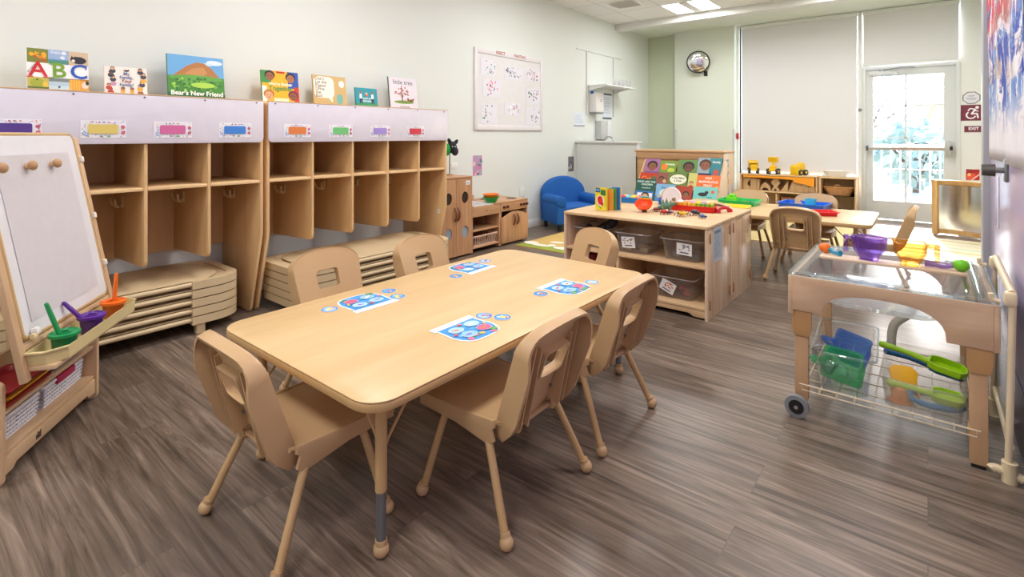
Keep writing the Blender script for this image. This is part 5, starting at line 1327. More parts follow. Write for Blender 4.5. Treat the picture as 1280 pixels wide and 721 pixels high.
for (x, y) in o:
    a_ = math.atan2(y - cyh, x - cxh); i_.append((cxh + .018 * math.cos(a_), cyh + .022 * math.sin(a_)))
MB().ring(o, i_, .03, paint((236, 234, 236), .4), XZ(-.015)).build('arch_body', t); MB().prism([(x * .98 - .02, y * .97) for x, y in o], .05, paint((214, 186, 150), .5), XZ(.016), .008).build('arch_back', t)
t = thing('toy_dragon', 'green scaly toy reptile standing on the shelf top', 'toy animal', (-1.585, 3.845, ZS), .5); GD = paint((86, 122, 92), .5, var=.3, scale=60)
MB().tube([(-.09, 0, .008), (-.05, 0, .022), (0, 0, .038), (.04, 0, .046), (.07, 0, .062), (.095, 0, .06)], [.004, .012, .024, .02, .014, .008], GD, 12, smooth=4).build('body', t)
for k, (x, s) in enumerate(((-.02, 1), (-.02, -1), (.035, 1), (.035, -1))): MB().tube([(x, s * .012, .032), (x + .004, s * .03, .024), (x, s * .036, .003)], [.009, .007, .006], GD, 8).build('leg', t)
MB().prism([(-.03, .05), (-.01, .095), (.0, .06), (.015, .105), (.03, .06), (.045, .09), (.055, .055)], .004, paint((110, 150, 120), .5), XZ(-.002)).build('crest', t)
def bug(x, y, rz, c, c2, label, s=1.0, dots=True):
    t = thing('toy_insect', label, 'toy insect', (x, y, ZS), rz, 'toy insects on the shelf top')
    MB().ball((0, 0, .020 * s), .020 * s, paint(c, .35), (1.35, 1, .72), 14).build('body', t)
    MB().ball((.031 * s, 0, .016 * s), .011 * s, paint(c2, .4), (1, 1, .9), 10).build('head', t)
    for k in range(3):
        for q in (1, -1):
            xx = (-.016 + .016 * k) * s
            MB().tube([(xx, q * .012 * s, .014 * s), (xx * 1.3, q * .028 * s, .020 * s), (xx * 1.6, q * .042 * s, .0015)], .0019 * s, paint(c2, .4), 6).build('leg', t)
    if dots:
        for k in range(4): MB().ball(((-.012 + .012 * (k % 3)) * s, (.010 if k % 2 else -.010) * s, .0318 * s), .0045 * s, paint((24, 22, 22), .4), (1, 1, .5), 8).build('spot', t)
bug(-1.53, 3.70, .4, (206, 36, 34), (30, 28, 30), 'red spotted toy ladybird near the shelf front edge')
bug(-1.385, 3.685, 2.6, (240, 190, 30), (40, 34, 24), 'yellow toy beetle near the shelf front edge', 1.2)
bug(-1.335, 3.80, -.5, (40, 46, 70), (34, 34, 40), 'dark blue toy beetle behind the yellow toy beetle', 1.2, False)
bug(-1.245, 3.69, .2, (44, 100, 160), (30, 60, 100), 'small blue toy bug nearest the aisle end of the shelf', .8, False)
bug(-1.63, 3.79, 1.2, (150, 60, 50), (60, 40, 30), 'brown-red toy beetle next to the orange dish', .95)
bug(-1.50, 3.745, 2.0, (120, 60, 110), (60, 40, 60), 'purple toy bug just behind the red ladybird', .75, False)
t = thing('toy_phone', 'red toy handset lying at the end of the red peg tray', 'toy', (-1.215, 4.09, ZS), 1.1); RD = paint((206, 30, 56), .35)
MB().tube([(-.06, 0, .014), (-.03, 0, .030), (.03, 0, .030), (.06, 0, .014)], [.014, .012, .012, .014], RD, 10, smooth=4).build('grip', t)
for s in (-1, 1): MB().cyl((s * .06, 0, 0), (s * .06, 0, .022), .022, RD, .018, 16).build('ear_cup', t)
# ------------------------------------------------------------------ tall wooden cabinet back and slanted book rack
t = thing('tall_cabinet', 'tall wooden cabinet with photos on its side, behind the book rack', 'cabinet', (0, 0, 0))
BW = wood((204, 166, 124), (184, 142, 100), 'X', 5, .42, 10); BWZ = wood((216, 184, 146), (200, 164, 122), 'Z', 5, .42, 10)
MB().bb(-2.985, -1.88, 6.30, 6.325, .02, .93, BW).build('back_panel', t)
for x in (-2.99, -1.90): MB().bb(x, x + .024, 6.30, 6.72, 0, .985, BWZ, .004).build('side_panel', t)
MB().bb(-2.965, -1.90, 6.285, 6.30, .90, .985, BW, .004).build('upper_rail', t)
MB().bb(-3.0, -1.865, 6.275, 6.73, .985, 1.012, BW, .008).build('top_board', t)
MB().bb(-2.965, -1.90, 6.325, 6.70, .5, .518, BW).build('shelf_board', t)
MB().bb(-2.965, -1.90, 6.29, 6.30, .05, .12, BW, .003).build('lower_rail', t)
for k, (y, z, w, h, cs, l) in enumerate(((6.44, .86, .09, .10, [(110, 130, 170), (150, 170, 200), (70, 90, 130)], 'small blue photo taped at the top of cabinet side'), (6.47, .69, .09, .16, [(200, 150, 110), (230, 130, 60), (90, 80, 80), (240, 230, 220)], 'orange and grey photo below the top one on the cabinet side'),
        (6.36, .53, .07, .12, [(130, 140, 170), (190, 196, 210)], 'pale blue photo low at the front edge of the cabinet side'), (6.50, .46, .10, .13, [(150, 156, 170), (90, 96, 110), (210, 200, 196)], 'grey photo lowest on the cabinet side'), (6.63, .54, .08, .13, [(170, 176, 200), (110, 120, 150)], 'lilac-blue photo low at the rear of the cabinet side'))):
    r = random.Random(90 + k); b = MB(); b.prism([(-w / 2, -h / 2), (w / 2, -h / 2), (w / 2, h / 2), (-w / 2, h / 2)], .001, paint(cs[0], .4)); b.layer = .001
    b.blobs(12, -w * .35, -h * .38, w * .35, h * .38, .008, .02, cs, r); b.upright(); tag(b.build('photo_print', None, (-1.8745, y, z), (0, 0, PI / 2), flat=True), l, 'photo')

t = thing('book_rack', 'wooden slanted rack of picture books behind the low shelves', 'book rack', (0, 0, 0))
RX0, RX1 = -2.79, -1.81
for x in (RX0, RX1 - .022):
    MB().prism([(5.70, 0), (6.24, 0), (6.24, .88), (6.20, .905), (6.13, .89), (5.72, .38)], .022, BWZ, YZ(x), .005).build('side_panel', t)
TY = {.40: 5.80, .555: 5.925, .70: 6.05}
def tier(z): return TY[z]
RL = -math.atan2(.30, .70)
for z in TY:
    y = TY[z]; MB().bb(RX0 + .022, RX1 - .022, y - .045, y + .01, z - .012, z, BW, .003).bb(RX0 + .022, RX1 - .022, y - .053, y - .045, z - .012, z + .02, BW, .003).build('ledge', t)
    MB().prism([(y + .004, z - .1), (y + .012, z - .1), (y + .012 + .27 * .43, z + .17), (y + .004 + .27 * .43, z + .17)], RX1 - RX0 - .05, BW, YZ(RX0 + .025)).build('back_board', t)
def rack_book(x, z, w, h, c, label, draw, off=0.0):
    o = thing('picture_book', label, 'book', (x, tier(z) - .026 - off, z + .0005), 0, 'picture books on the slanted rack')
    th = .012
    b = MB(); b.prism([(-w / 2, 0), (w / 2, 0), (w / 2, h), (-w / 2, h)], .002, paint(c, .35), XY(th - .002)); b.layer = th; draw(b, w, h); b.upright(); b.build('front_cover', o, (0, 0, 0), (RL, 0, 0), flat=True)
    b = MB(); b.prism([(-w / 2 + .002, .002), (w / 2 - .003, .002), (w / 2 - .003, h - .002), (-w / 2 + .002, h - .002)], th - .004, paint((240, 234, 222), .7), XY(.002)); b.upright(); b.build('pages', o, (0, 0, 0), (RL, 0, 0), flat=True)
def faces(*L, extra=()):
    def d(b, w, h):
        for e in extra: e(b, w, h)
        for (fx, fy, r, sk, hr) in L: face(b, fx * w, fy * h, r, sk, hr)
    return d
R_ = lambda x0, y0, x1, y1, c: (lambda b, w, h: b.rect(x0 * w, y0 * h, x1 * w, y1 * h, c))
E_ = lambda x, y, rx, ry, c: (lambda b, w, h: b.ell(x * w, y * h, rx * w, ry * h, c))
T_ = lambda s, x, y, sz, c: (lambda b, w, h: b.text(s, x * w, y * h, sz, c, bold=.0008))
def pics(*fs):
    def d(b, w, h):
        for f in fs: f(b, w, h)
    return d
BRN, DBR, LT, HB, HR = (140, 90, 62), (104, 66, 48), (222, 172, 136), (40, 32, 32), (80, 50, 36)
rack_book(-2.655, .70, .19, .22, (170, 110, 160), 'mauve book with a child face, first in the top tier', faces((.0, .55, .06, BRN, HB), extra=(R_(-.5, 0, .5, .25, (110, 90, 140)),)))
rack_book(-2.455, .70, .20, .20, (120, 160, 60), 'green book with orange fruit, second in the top tier', pics(E_(-.22, .6, .2, .22, (236, 130, 50)), E_(.2, .4, .22, .14, (190, 210, 70)), T_('Tomato', .12, .78, .036, (250, 250, 240)), E_(.3, .2, .12, .1, (230, 200, 60))))
rack_book(-2.205, .70, .26, .22, (100, 140, 70), 'green book with a boy portrait, third in the top tier', faces((.0, .55, .062, DBR, HB), extra=(R_(-.5, 0, .5, .2, (70, 110, 70)),)))
rack_book(-1.965, .70, .27, .25, (20, 126, 140), 'wide teal book with a bearded face, last in the top tier', faces((-.18, .62, .062, BRN, HR), extra=(R_(-.5, 0, -.0, 1, (150, 170, 180)), R_(-.45, .02, .1, .24, (60, 40, 90)), E_(.3, .28, .12, .18, (190, 80, 70)), T_('Daddy', .28, .8, .034, (220, 230, 220)))))
rack_book(-2.655, .555, .22, .20, (196, 66, 40), 'red book with big orange letters, first in the middle tier', pics(T_('Cat', -.12, .6, .09, (250, 150, 60)), E_(.3, .5, .18, .3, (90, 110, 70)), R_(-.5, 0, .5, .12, (120, 40, 30))))
rack_book(-2.475, .555, .14, .21, (150, 90, 80), 'brown book of small figures, second in the middle tier', faces((-.1, .6, .03, BRN, HB), (.2, .5, .028, LT, HR), extra=(R_(-.5, 0, .5, .2, (200, 190, 190)),)))
rack_book(-2.285, .555, .24, .22, (104, 130, 60), 'green book with a round cream title panel in the middle tier', pics(E_(0, .6, .42, .28, (240, 236, 214)), T_('I Can Make', 0, .68, .032, (60, 90, 60)), T_('a Train', 0, .52, .032, (60, 90, 60)), E_(-.3, .15, .14, .1, (150, 170, 70))))
rack_book(-2.125, .555, .12, .22, (206, 206, 120), 'narrow yellow-green book with a small red figure, middle tier', faces((.0, .42, .022, LT, HR), extra=(E_(0, .2, .26, .13, (200, 60, 50)),)))
rack_book(-1.935, .555, .26, .20, (236, 112, 40), 'orange book of white title letters in the middle tier', pics(T_('OUR', 0, .82, .036, (250, 240, 230)), T_('MARVELOUS', 0, .6, .038, (250, 240, 230)), T_('FEAST', 0, .38, .036, (250, 240, 230)), R_(-.5, 0, .5, .16, (120, 160, 150)), E_(.4, .2, .1, .16, (240, 200, 60))))
rack_book(-2.645, .40, .25, .29, (34, 92, 78), 'dark green book with a boxed portrait, first in the bottom tier', faces((.05, .24, .045, LT, HB), extra=(T_('WHO ARE THE', .0, .88, .034, (220, 236, 226)), T_('CHILDREN', .06, .76, .030, (220, 236, 226)), T_('around us', .04, .62, .026, (200, 220, 210)), R_(-.46, .03, .46, .47, (60, 120, 190)), R_(-.36, .05, .4, .40, (236, 236, 240)))))
rack_book(-2.395, .40, .23, .24, (130, 180, 220), 'pale blue sea picture book in the bottom tier', pics(E_(.1, .55, .4, .2, (210, 226, 236)), R_(-.5, 0, .5, .4, (80, 140, 180)), E_(-.15, .35, .25, .08, (190, 180, 140)), T_('the sea', 0, .82, .036, (70, 110, 150))))
rack_book(-2.175, .40, .19, .23, (176, 62, 40), 'rust red book with a dark-haired figure in the bottom tier', faces((.14, .55, .036, BRN, HB), extra=(R_(-.5, 0, .2, .3, (40, 110, 190)),)))
rack_book(-1.935, .40, .26, .235, (120, 200, 196), 'aqua book with a black bird shape in the bottom tier', pics(E_(-.1, .62, .2, .1, (30, 34, 40)), E_(.06, .72, .08, .08, (30, 34, 40)), E_(.32, .76, .07, .08, (220, 70, 50)), T_('Leon', .2, .5, .030, (60, 120, 130)), R_(-.5, 0, .5, .16, (200, 40, 40))))

# ------------------------------------------------------------------ low shelves under the window: blocks, trucks, baskets
LIGHTW = wood((228, 196, 150), (214, 178, 128), 'X', 5, .42, 10)
def back_unit(x0, x1, label, mid, divs):
    return storage(x0, x1, 8.60, 8.95, .602, label, 'window_shelf', -1, mid, divs, stripe=False, wd=LIGHTW)
u = back_unit(-2.315, -1.25, 'low maple shelf of wooden blocks below the wide window shade', .345, ((-1.79, .08, .327),))
back_unit(-1.225, -.775, 'narrow maple shelf holding baskets beside the exit door', (.335, .335), ())
b = MB(); ORF = paint((250, 160, 40), .8)
pp = [(-2.26, .578), (-2.26, .548), (-1.80, .545), (-1.56, .535), (-1.54, .50), (-1.40, .478), (-1.34, .455), (-1.285, .45), (-1.285, .578)]
b.prism(pp, .004, ORF, XZ(8.582)); tag(b.build('fabric_strip', None), 'orange fabric strip hanging along the top of the block shelf', 'fabric')
BL = wood((222, 188, 146), (206, 168, 122), 'Z', 9, .5)
blocks = [('C', 'C-shaped wooden unit block at the left end of the block shelf'), ('S', 'tall square wooden block beside the C-shaped block'), ('T', 'thin upright wooden pillar block'), ('A', 'wooden arch block with a peaked top'), ('X', 'wooden block in a crossed stack'), ('W', 'steep wooden wedge block, first of pair'), ('w', 'steep wooden wedge block, second of pair'), ('H', 'tall narrow wooden block with a notch'), ('L', 'low wooden block under the drooping orange strip'), ('P', 'wooden pillar block second from the right end'), ('s', 'short wooden block at the right end of the block shelf')]
def arc_c(): # C-shape outline
    o = [(-.06, 0), (.05, 0), (.06, .01), (.06, .05)]
    o += [(.06 - .045 * math.sin(a) * 1.0, .05 + .045 - .045 * math.cos(a)) for a in [PI * k / 10 for k in range(1, 10)]] + [(.06, .14), (.06, .19), (-.06, .19)]
    return o
shapes = {'C': arc_c(), 'S': [(-.055, 0), (.055, 0), (.055, .18), (-.055, .18)], 'T': [(-.022, 0), (.022, 0), (.022, .17), (-.022, .17)],
    'A': [(-.09, 0), (-.055, 0)] + [(-.055 * math.cos(a), .045 * math.sin(a)) for a in [PI * k / 10 for k in range(1, 10)]] + [(.055, 0), (.09, 0), (.075, .07), (0, .135), (-.075, .07)],
    'X': [(-.075, 0), (-.03, 0), (0, .045), (.03, 0), (.075, 0), (.03, .07), (.075, .13), (.03, .19), (-.03, .19), (-.075, .13), (-.03, .07)],
    'W': [(-.065, 0), (.06, 0), (.06, .16)], 'w': [(-.05, 0), (.05, 0), (.05, .17), (.02, .17)], 'H': [(-.06, 0), (.06, 0), (.06, .17), (-.04, .17), (-.06, .12)],
    'L': [(-.075, 0), (.075, 0), (.075, .09), (-.06, .09), (-.075, .06)], 'P': [(-.045, 0), (.045, 0), (.045, .15), (-.045, .15)], 's': [(-.05, 0), (.05, 0), (.05, .085), (.03, .12), (-.05, .085)]}
xs = dict(C=-2.205, S=-2.07, T=-1.985, A=-1.865, X=-1.70, W=-1.555, w=-1.465, H=-1.36 - .012, L=-1.0, P=-1.0, s=-1.0)
bx = -2.215
order = ['C', 'S', 'T', 'A', 'X', 'W', 'w', 'H', 'P', 's']
wid = dict(C=.12, S=.11, T=.05, A=.18, X=.15, W=.125, w=.10, H=.12, L=.15, P=.09, s=.10)
tot = sum(wid[k] for k in order); gap = ((-1.285 + 2.285) - tot * .86) / (len(order) + 1); cx = -2.285
for k, l in blocks:
    if k == 'L': continue
    w_ = wid[k] * .86; cx += gap + w_ / 2
    b = MB(); b.prism([(x * .86, z) for x, z in shapes[k]], .07, BL, XZ(-.035), .003)
    tag(b.build('wooden_block', None, (cx, 8.71, .3455)), l, 'block', 'wooden unit blocks'); cx += w_ / 2
t = thing('toy_train', 'dark toy on the lower shelf of the block unit', 'toy', (-1.52, 8.74, .0805), 0); MB().bb(-.10, .10, -.04, .04, .02, .06, BLACK, .008).build('body', t); [MB().cyl((x, -.045, .02), (x, .045, .02), .02, GREY, n=14).build('wheel', t) for x in (-.06, .06)]; MB().bb(.03, .09, -.03, .03, .06, .10, BLACK, .006).build('cab', t)
MB().bb(-.22, .22, -.06, .06, 0, .20, paint((206, 150, 110), .6), .01)
t = thing('storage_box', 'tan box on the lower shelf of the block unit', 'box', (-1.57, 8.82, .0805)); MB().tray(-.19, .19, -.05, .05, 0, .17, .006, paint((210, 158, 118), .6), .006, .008).build('box_body', t); MB().bb(-.04, .04, -.0605, -.0545, .09, .13, PAPER, .001).build('label_patch', t)

YEL = paint((246, 196, 20), .4); TYRE = paint((56, 56, 60), .7)
def wheels(t, pts, r, w):
    for (x, y) in pts:
        o = MB().cyl((x, y - w / 2, r), (x, y + w / 2, r), r, TYRE, n=20).build('wheel', t)
        MB().cyl((x, y - w / 2 - .003, r), (x, y + w / 2 + .003, r), r * .45, YEL, n=14).build('hub', o)
ZW = .6025
t = thing('toy_truck', 'yellow toy dump truck with raised bed, first from the cabinet side', 'toy truck', (-2.15, 8.74, ZW), -PI / 2 + .35)
wheels(t, ((-.06, -.06), (-.06, .06), (.06, -.06), (.06, .06)), .042, .032)
MB().bb(-.09, .10, -.045, .045, .04, .075, YEL, .006).build('chassis', t); MB().bb(.03, .095, -.05, .05, .07, .14, YEL, .008).build('cab', t)
MB().prism([(-.11, .085), (.02, .10), (.055, .155), (.10, .16), (.10, .172), (.04, .172), (-.08, .205), (-.12, .20)], .13, YEL, XZ(-.065), .004).build('dump_bed', t)
t = thing('toy_truck', 'yellow toy loader with lifted hopper, middle of the three', 'toy truck', (-1.86, 8.74, ZW), -PI / 2)
wheels(t, ((-.055, -.065), (-.055, .065), (.06, -.065), (.06, .065)), .042, .034)
MB().bb(-.09, .09, -.045, .045, .04, .085, YEL, .006).build('chassis', t); MB().bb(-.03, .06, -.045, .045, .08, .13, YEL, .008).build('cab', t); MB().prism([(-.03, .0), (.03, 0), (.018, .05), (-.018, .05)], .03, YEL, Matrix.Translation((0, 0, .13)) @ XZ(-.015)).build('neck', t)
MB().prism([(-.035, .18), (.035, .18), (.065, .255), (.055, .262), (-.055, .262), (-.065, .255)], .13, YEL, XZ(-.065), .004).build('hopper', t)
t = thing('toy_truck', 'yellow toy digger with rounded scoop, last of the three', 'toy truck', (-1.50, 8.74, ZW), -PI / 2 - .5)
wheels(t, ((-.05, -.055), (-.05, .055), (.05, .055)), .042, .032)
MB().bb(-.08, .07, -.045, .045, .035, .085, YEL, .010).build('chassis', t)
MB().lathe([(0, -.04), (.052, -.04), (.062, -.02), (.062, .02), (.052, .04), (0, .04)], YEL, 20, Matrix.Translation((-.02, 0, .13)) @ Matrix.Rotation(PI / 2, 4, 'X')).build('cab', t); MB().box((-.02, -.042, .135), (.05, .006, .03), paint((70, 66, 60), .3), .004).build('cab_window', t)
MB().prism([(.03, .01), (.13, .0), (.14, .02), (.135, .12), (.10, .16), (.05, .13)], .11, YEL, XZ(-.055), .010).build('scoop', t)
t = tag(MB().lathe([(0, 0), (.11, 0), (.15, .07), (.155, .085), (.148, .085), (.105, .008), (0, .008)], paint((238, 236, 232), .35), 36, sx=1.05, sy=.85).build('white_bowl', None, (-1.035, 8.76, ZW)), 'shallow white bowl on top of the narrow window shelf', 'bowl')
WICK = wood((220, 166, 110), (190, 132, 82), 'Z', 30, .6, 8)
t = thing('wicker_basket', 'long shallow wicker basket in the narrow window shelf', 'basket', (-1.0, 8.76, .3355)); t.scale = (.88, .88, .95)
b = MB()
for k in range(9): z = .008 + .0135 * k; e = .15 + .055 * k / 8; b.tube([(x, y, z) for x, y in rrect(-e, e, -.07 - .03 * k / 8, .07 + .03 * k / 8, .05)], .0085, WICK, 6, closed=True)
b.bb(-.15, .15, -.07, .07, 0, .008, WICK).build('woven_body', t)
MB().tube([(x, y, .125) for x, y in rrect(-.212, .212, -.105, .105, .06)], .011, WICK, 8, closed=True).build('rim', t)
MB().tube([(-.05, -.105, .12), (-.04, -.115, .155), (0, -.117, .165), (.03, -.115, .14)], .008, WICK, 8, smooth=4).build('handle_loop', t)
for k, (x, c, l) in enumerate(((-1.13, (240, 190, 30), 'yellow and black toy car nearest the middle of the narrow window shelf'), (-1.0, (60, 60, 66), 'dark grey toy car in the narrow window shelf'), (-.87, (240, 200, 60), 'yellow toy car nearest the exit door in the narrow window shelf'))):
    t = thing('toy_car', l, 'toy car', (x, 8.72, .0805), -.6 + .4 * k); MB().bb(-.055, .055, -.03, .03, .02, .05, paint(c, .4), .010).build('body', t); MB().bb(-.025, .03, -.025, .025, .05, .075, BLACK, .010).build('cab', t)
    for px, py in ((-.035, -.03), (-.035, .03), (.035, -.03), (.035, .03)): MB().cyl((px, py - .008, .018), (px, py + .008, .018), .018, TYRE, n=14).build('wheel', t)

# ------------------------------------------------------------------ toy trays on the back table
def toy_tray(x, y, z, w, d, h, c, label, rz=0.0, fill=()):
    t = thing('toy_tray', label, 'toy tray', (x, y, z), rz, 'coloured trays on the back table')
    MB().tray(-w / 2, w / 2, -d / 2, d / 2, 0, h, .004, paint(c, .3), .008, .012, .005, .025).build('tray_body', t)
    return t
ZT2 = .5006
toy_tray(-1.50, 5.56, ZT2, .34, .26, .045, (26, 196, 96), 'green toy tray on the back table', -.05)
toy_tray(-1.46, 5.155, ZT2, .28, .20, .03, (240, 214, 30), 'yellow toy tray on the near edge of the back table', .1)
toy_tray(-.93, 5.66, ZT2, .38, .28, .05, (24, 104, 220), 'blue toy tray in the middle of the back table', -.12)
toy_tray(-.73, 5.24, ZT2, .20, .16, .035, (226, 30, 44), 'red toy tray behind the chair with its back to us', .5)
t = thing('toy_bricks', 'lime green lump of toy bricks in the green tray', 'toy brick', (-1.58, 5.60, ZT2 + .005)); MB().bb(-.05, .05, -.04, .04, 0, .06, paint((120, 220, 40), .35), .006).bb(-.03, .03, -.03, .03, .06, .085, paint((120, 220, 40), .35), .006).build('brick_body', t); [MB().cyl((x, y, .06 if abs(x) > .031 else .085), (x, y, .066 if abs(x) > .031 else .091), .008, paint((120, 220, 40), .35), n=12).build('stud', t) for x, y in ((-.04, 0), (.04, 0), (-.015, .0), (.015, 0))]
for k, (x, y, c, l) in enumerate(((-1.44, 5.53, (190, 40, 50), 'dark red toy brick lying in the green tray'), (-1.38, 5.58, (40, 70, 150), 'blue toy brick lying in the green tray'), (-1.0, 5.60, (230, 236, 244), 'white toy brick lying in the blue tray'), (-.80, 5.60, (240, 240, 246), 'white toy brick behind the turquoise cup'))):
    t = thing('toy_brick', l, 'toy brick', (x, y, ZT2 + .005), .4 * k); MB().bb(-.035, .035, -.018, .018, 0, .026, paint(c, .35), .003).build('brick_body', t); [MB().cyl((q, 0, .026), (q, 0, .031), .007, paint(c, .35), n=10).build('stud', t) for q in (-.018, .018)]
t = tag(MB().lathe([(0, 0), (.045, 0), (.055, .085), (.055, .09), (.05, .09), (.041, .004), (0, .004)], paint((60, 190, 226), .3), 4, Matrix.Rotation(.6, 4, 'Z')).build('toy_cup', None, (-.87, 5.61, ZT2 + .005)), 'square turquoise cup standing in the blue tray', 'cup')
# ------------------------------------------------------------------ water table near the right wall
WTW = wood((222, 190, 158), (204, 168, 134), 'X', 5, .4, 10); WTZ = wood((216, 178, 138), (200, 160, 120), 'Z', 5, .4, 10)
ACR = clear((252, 254, 255), .05); ACRE = clear((240, 247, 250), .10)
t = thing('water_table', 'wooden water table on legs with clear tub, near purple door', 'water table', (0, 0, 0))
WX0, WX1, WY0, WY1, WZ = -.470, .198, 2.475, 3.225, .612
def apron(y, name):
    p = [(WX0 + .012, .60), (WX0 + .012, .455), (WX0 + .125, .455)]
    # arched opening
    n = 16; ax0, ax1 = WX0 + .125, WX1 - .145
    for k in range(n + 1):
        a = PI - PI * k / n
        p.append(((ax0 + ax1) / 2 + (ax1 - ax0) / 2 * math.copysign(abs(math.cos(a)) ** .8, math.cos(a)), .438 + .115 * abs(math.sin(a)) ** .75 + (.017 if k == 0 else 0)))
    p += [(WX1 - .012, .438), (WX1 - .012, .60)]
    MB().prism(p, .022, WTW, XZ(y), .004).build(name, t)
apron(WY0, 'front_apron'); apron(WY1 - .022, 'rear_apron')
for x in (WX0, WX1 - .022):
    MB().bb(x, x + .022, WY0 + .0, WY1, .435, .60, WTW, .005).build('side_apron', t)
for i, (x, y) in enumerate(((WX0 + .022, WY0 + .024), (WX1 - .082, WY0 + .024), (WX0 + .022, WY1 - .05), (WX1 - .082, WY1 - .05))):
    lft = i % 2 == 0
    l = MB().bb(x, x + .052, y, y + .026, .012 if not lft else .07, .44, WTZ, .004).build('leg', t)
    MB().prism([(x - .008, .46), (x + .066, .46), (x + .066, .385), (x + .056, .345), (x - .000, .345), (x - .008, .37)], .012, paint((198, 152, 100), .4), XZ(y - .013), .003).build('leg_socket', l)
    if lft:
        w_ = MB().cyl((x + .012, y - .034, .046), (x + .012, y - .012, .046), .046, paint((136, 138, 140), .6), n=28).build('wheel', l)
        MB().cyl((x + .012, y - .037, .046), (x + .012, y - .033, .046), .029, BLACK, n=22).cyl((x + .012, y - .040, .046), (x + .012, y - .034, .046), .008, CHROME, n=12).build('wheel_hub', l)
    else: MB().bb(x + .006, x + .046, y + .002, y + .024, 0, .013, BLACK, .002).build('foot_pad', l)
    hs = MB()
    for z in (.30, .25, .20): hs.cyl((x + .0505, y + .013, z), (x + .0528, y + .013, z), .005, paint((70, 50, 34), .6), n=10)
    hs.build('peg_holes', l)
# clear tub: rim plate, inner liner whitened to imitate reflected sky, sloped bottom
b = MB(); o = rrect(WX0 + .002, WX1 - .002, WY0 + .002, WY1 - .002, .02, 5); i_ = rrect(WX0 + .055, WX1 - .085, WY0 + .045, WY1 - .055, .05, 5)
b.ring(o, i_, .008, ACR, XY(.602))
b.tube([(x, y, .608) for x, y in o], .005, ACRE, 6, closed=True); b.tube([(x, y, .610) for x, y in i_], .005, ACRE, 6, closed=True)
for x in (WX0 + .03, (WX0 + WX1) / 2, WX1 - .05): b.cyl((x, WY0 + .022, .610), (x, WY0 + .022, .6125), .005, STEEL, n=10)
b.cyl((WX1 - .05, WY0 + .05, .618), (WX1 - .05, WY1 - .06, .618), .012, ACRE, n=12)
b.build('tub_rim', t)
L = [[(x, y, .606) for x, y in i_], [((x - (-.15)) * .86 - .15, (y - 2.85) * .90 + 2.85, .50) for x, y in i_], [((x + .15) * .62 - .15, (y - 2.85) * .70 + 2.85, .462) for x, y in i_]]
bm2 = bmesh.new(); V = [[bm2.verts.new(q) for q in l] for l in L]; n = len(i_)
for A, B in zip(V, V[1:]):
    for k in range(n): bm2.faces.new((A[k], A[(k + 1) % n], B[(k + 1) % n], B[k]))
bm2.faces.new(V[-1]); MB().add(bm2, clear((248, 252, 253), .10, .36, (248, 250, 252))).build('tub_liner', t)
MB().tube([(-.05, 2.95, .462), (-.06, 2.95, .40), (-.115, 2.95, .34), (-.13, 2.95, .28), (-.13, 2.95, .20)], .018, paint((222, 214, 198), .35), 14, smooth=6).build('drain_hose', t)
# wooden bridge board with turned-down clear feet
b = MB(); b.bb(-.405, .128, 2.845, 2.945, .612, .624, wood((226, 200, 170), (212, 182, 150), 'X', 5, .45, 10), .003); b.build('bridge_board', t)
for x in (-.385, .10): MB().prism([(x - .02, .505), (x + .02, .505), (x + .03, .612), (x - .03, .612)], .008, ACRE, XZ(2.89)).build('bridge_foot', t)
b = MB()
for y in (2.50, 2.62, 2.74, 2.86, 2.98, 3.10, 3.20): b.tube([(WX0 + .05, y, .112), (WX1 - .06, y, .112)], .0028, CREAM, 6)
for k in range(10): x = WX0 + .05 + (WX1 - WX0 - .11) * k / 9; b.tube([(x, 2.50, .135), (x, 2.50, .108), (x, 3.20, .108), (x, 3.20, .135)], .0026, CREAM, 6)
for y in (2.50, 3.20): b.tube([(WX0 + .04, y, .135), (WX1 - .05, y, .135)], .0035, CREAM, 8)
b.build('wire_rack', t)
for x in (WX0 + .03, WX1 - .085): MB().bb(x, x + .03, 2.51, 2.54, .10, .145, paint((206, 170, 118), .4), .005).build('rack_clip', t)

def measuring_cup(x, y, rz, tint, label, s=1.0):
    t = thing('measuring_cup', label, 'cup', (x, y, .6245), rz)
    m = clear(tuple(int(v * .25 + 255 * .75) for v in tint), .03, .075, tint)
    P0 = rrect(-.034, .034, -.032, .032, .012, 4); P1 = rrect(-.060, .057, -.052, .052, .018, 4); P2 = rrect(-.063, .060, -.055, .055, .018, 4)
    L = [[(a_ * s, c_ * s, 0) for a_, c_ in P0], [(a_ * s, c_ * s, .012 * s) for a_, c_ in P0], [(a_ * s, c_ * s, .050 * s) for a_, c_ in P1], [(a_ * s, c_ * s, .105 * s) for a_, c_ in P2], [(a_ * s * .95, c_ * s * .94, .105 * s) for a_, c_ in P2], [(a_ * s * .95, c_ * s * .94, .060 * s) for a_, c_ in P1], [(a_ * s * .9, c_ * s * .9, .014 * s) for a_, c_ in P0]]
    bm2 = bmesh.new(); V = [[bm2.verts.new(q) for q in l] for l in L]; n = len(P0); bm2.faces.new(V[0][::-1]); bm2.faces.new(V[-1])
    for A, B in zip(V, V[1:]):
        for k in range(n): bm2.faces.new((A[k], A[(k + 1) % n], B[(k + 1) % n], B[k]))
    MB().add(bm2, m).tube([(q[0], q[1], .106 * s) for q in [(a_ * s, c_ * s) for a_, c_ in P2]], .0035, m, 6, closed=True).build('cup_body', t)
    h = MB()
    h.box((.082 * s, 0, .096 * s), (.05 * s, .026 * s, .018 * s), m, .006); h.box((.099 * s, 0, .062 * s), (.018 * s, .026 * s, .084 * s), m, .006); h.build('handle', t)
    MB().cyl((0, 0, 0), (0, 0, .006), .034 * s, m, n=20).build('base_ring', t)
    return t
measuring_cup(-.212, 2.90, PI - .25, (150, 84, 226), 'purple clear plastic measuring cup standing on the water table board', .98)
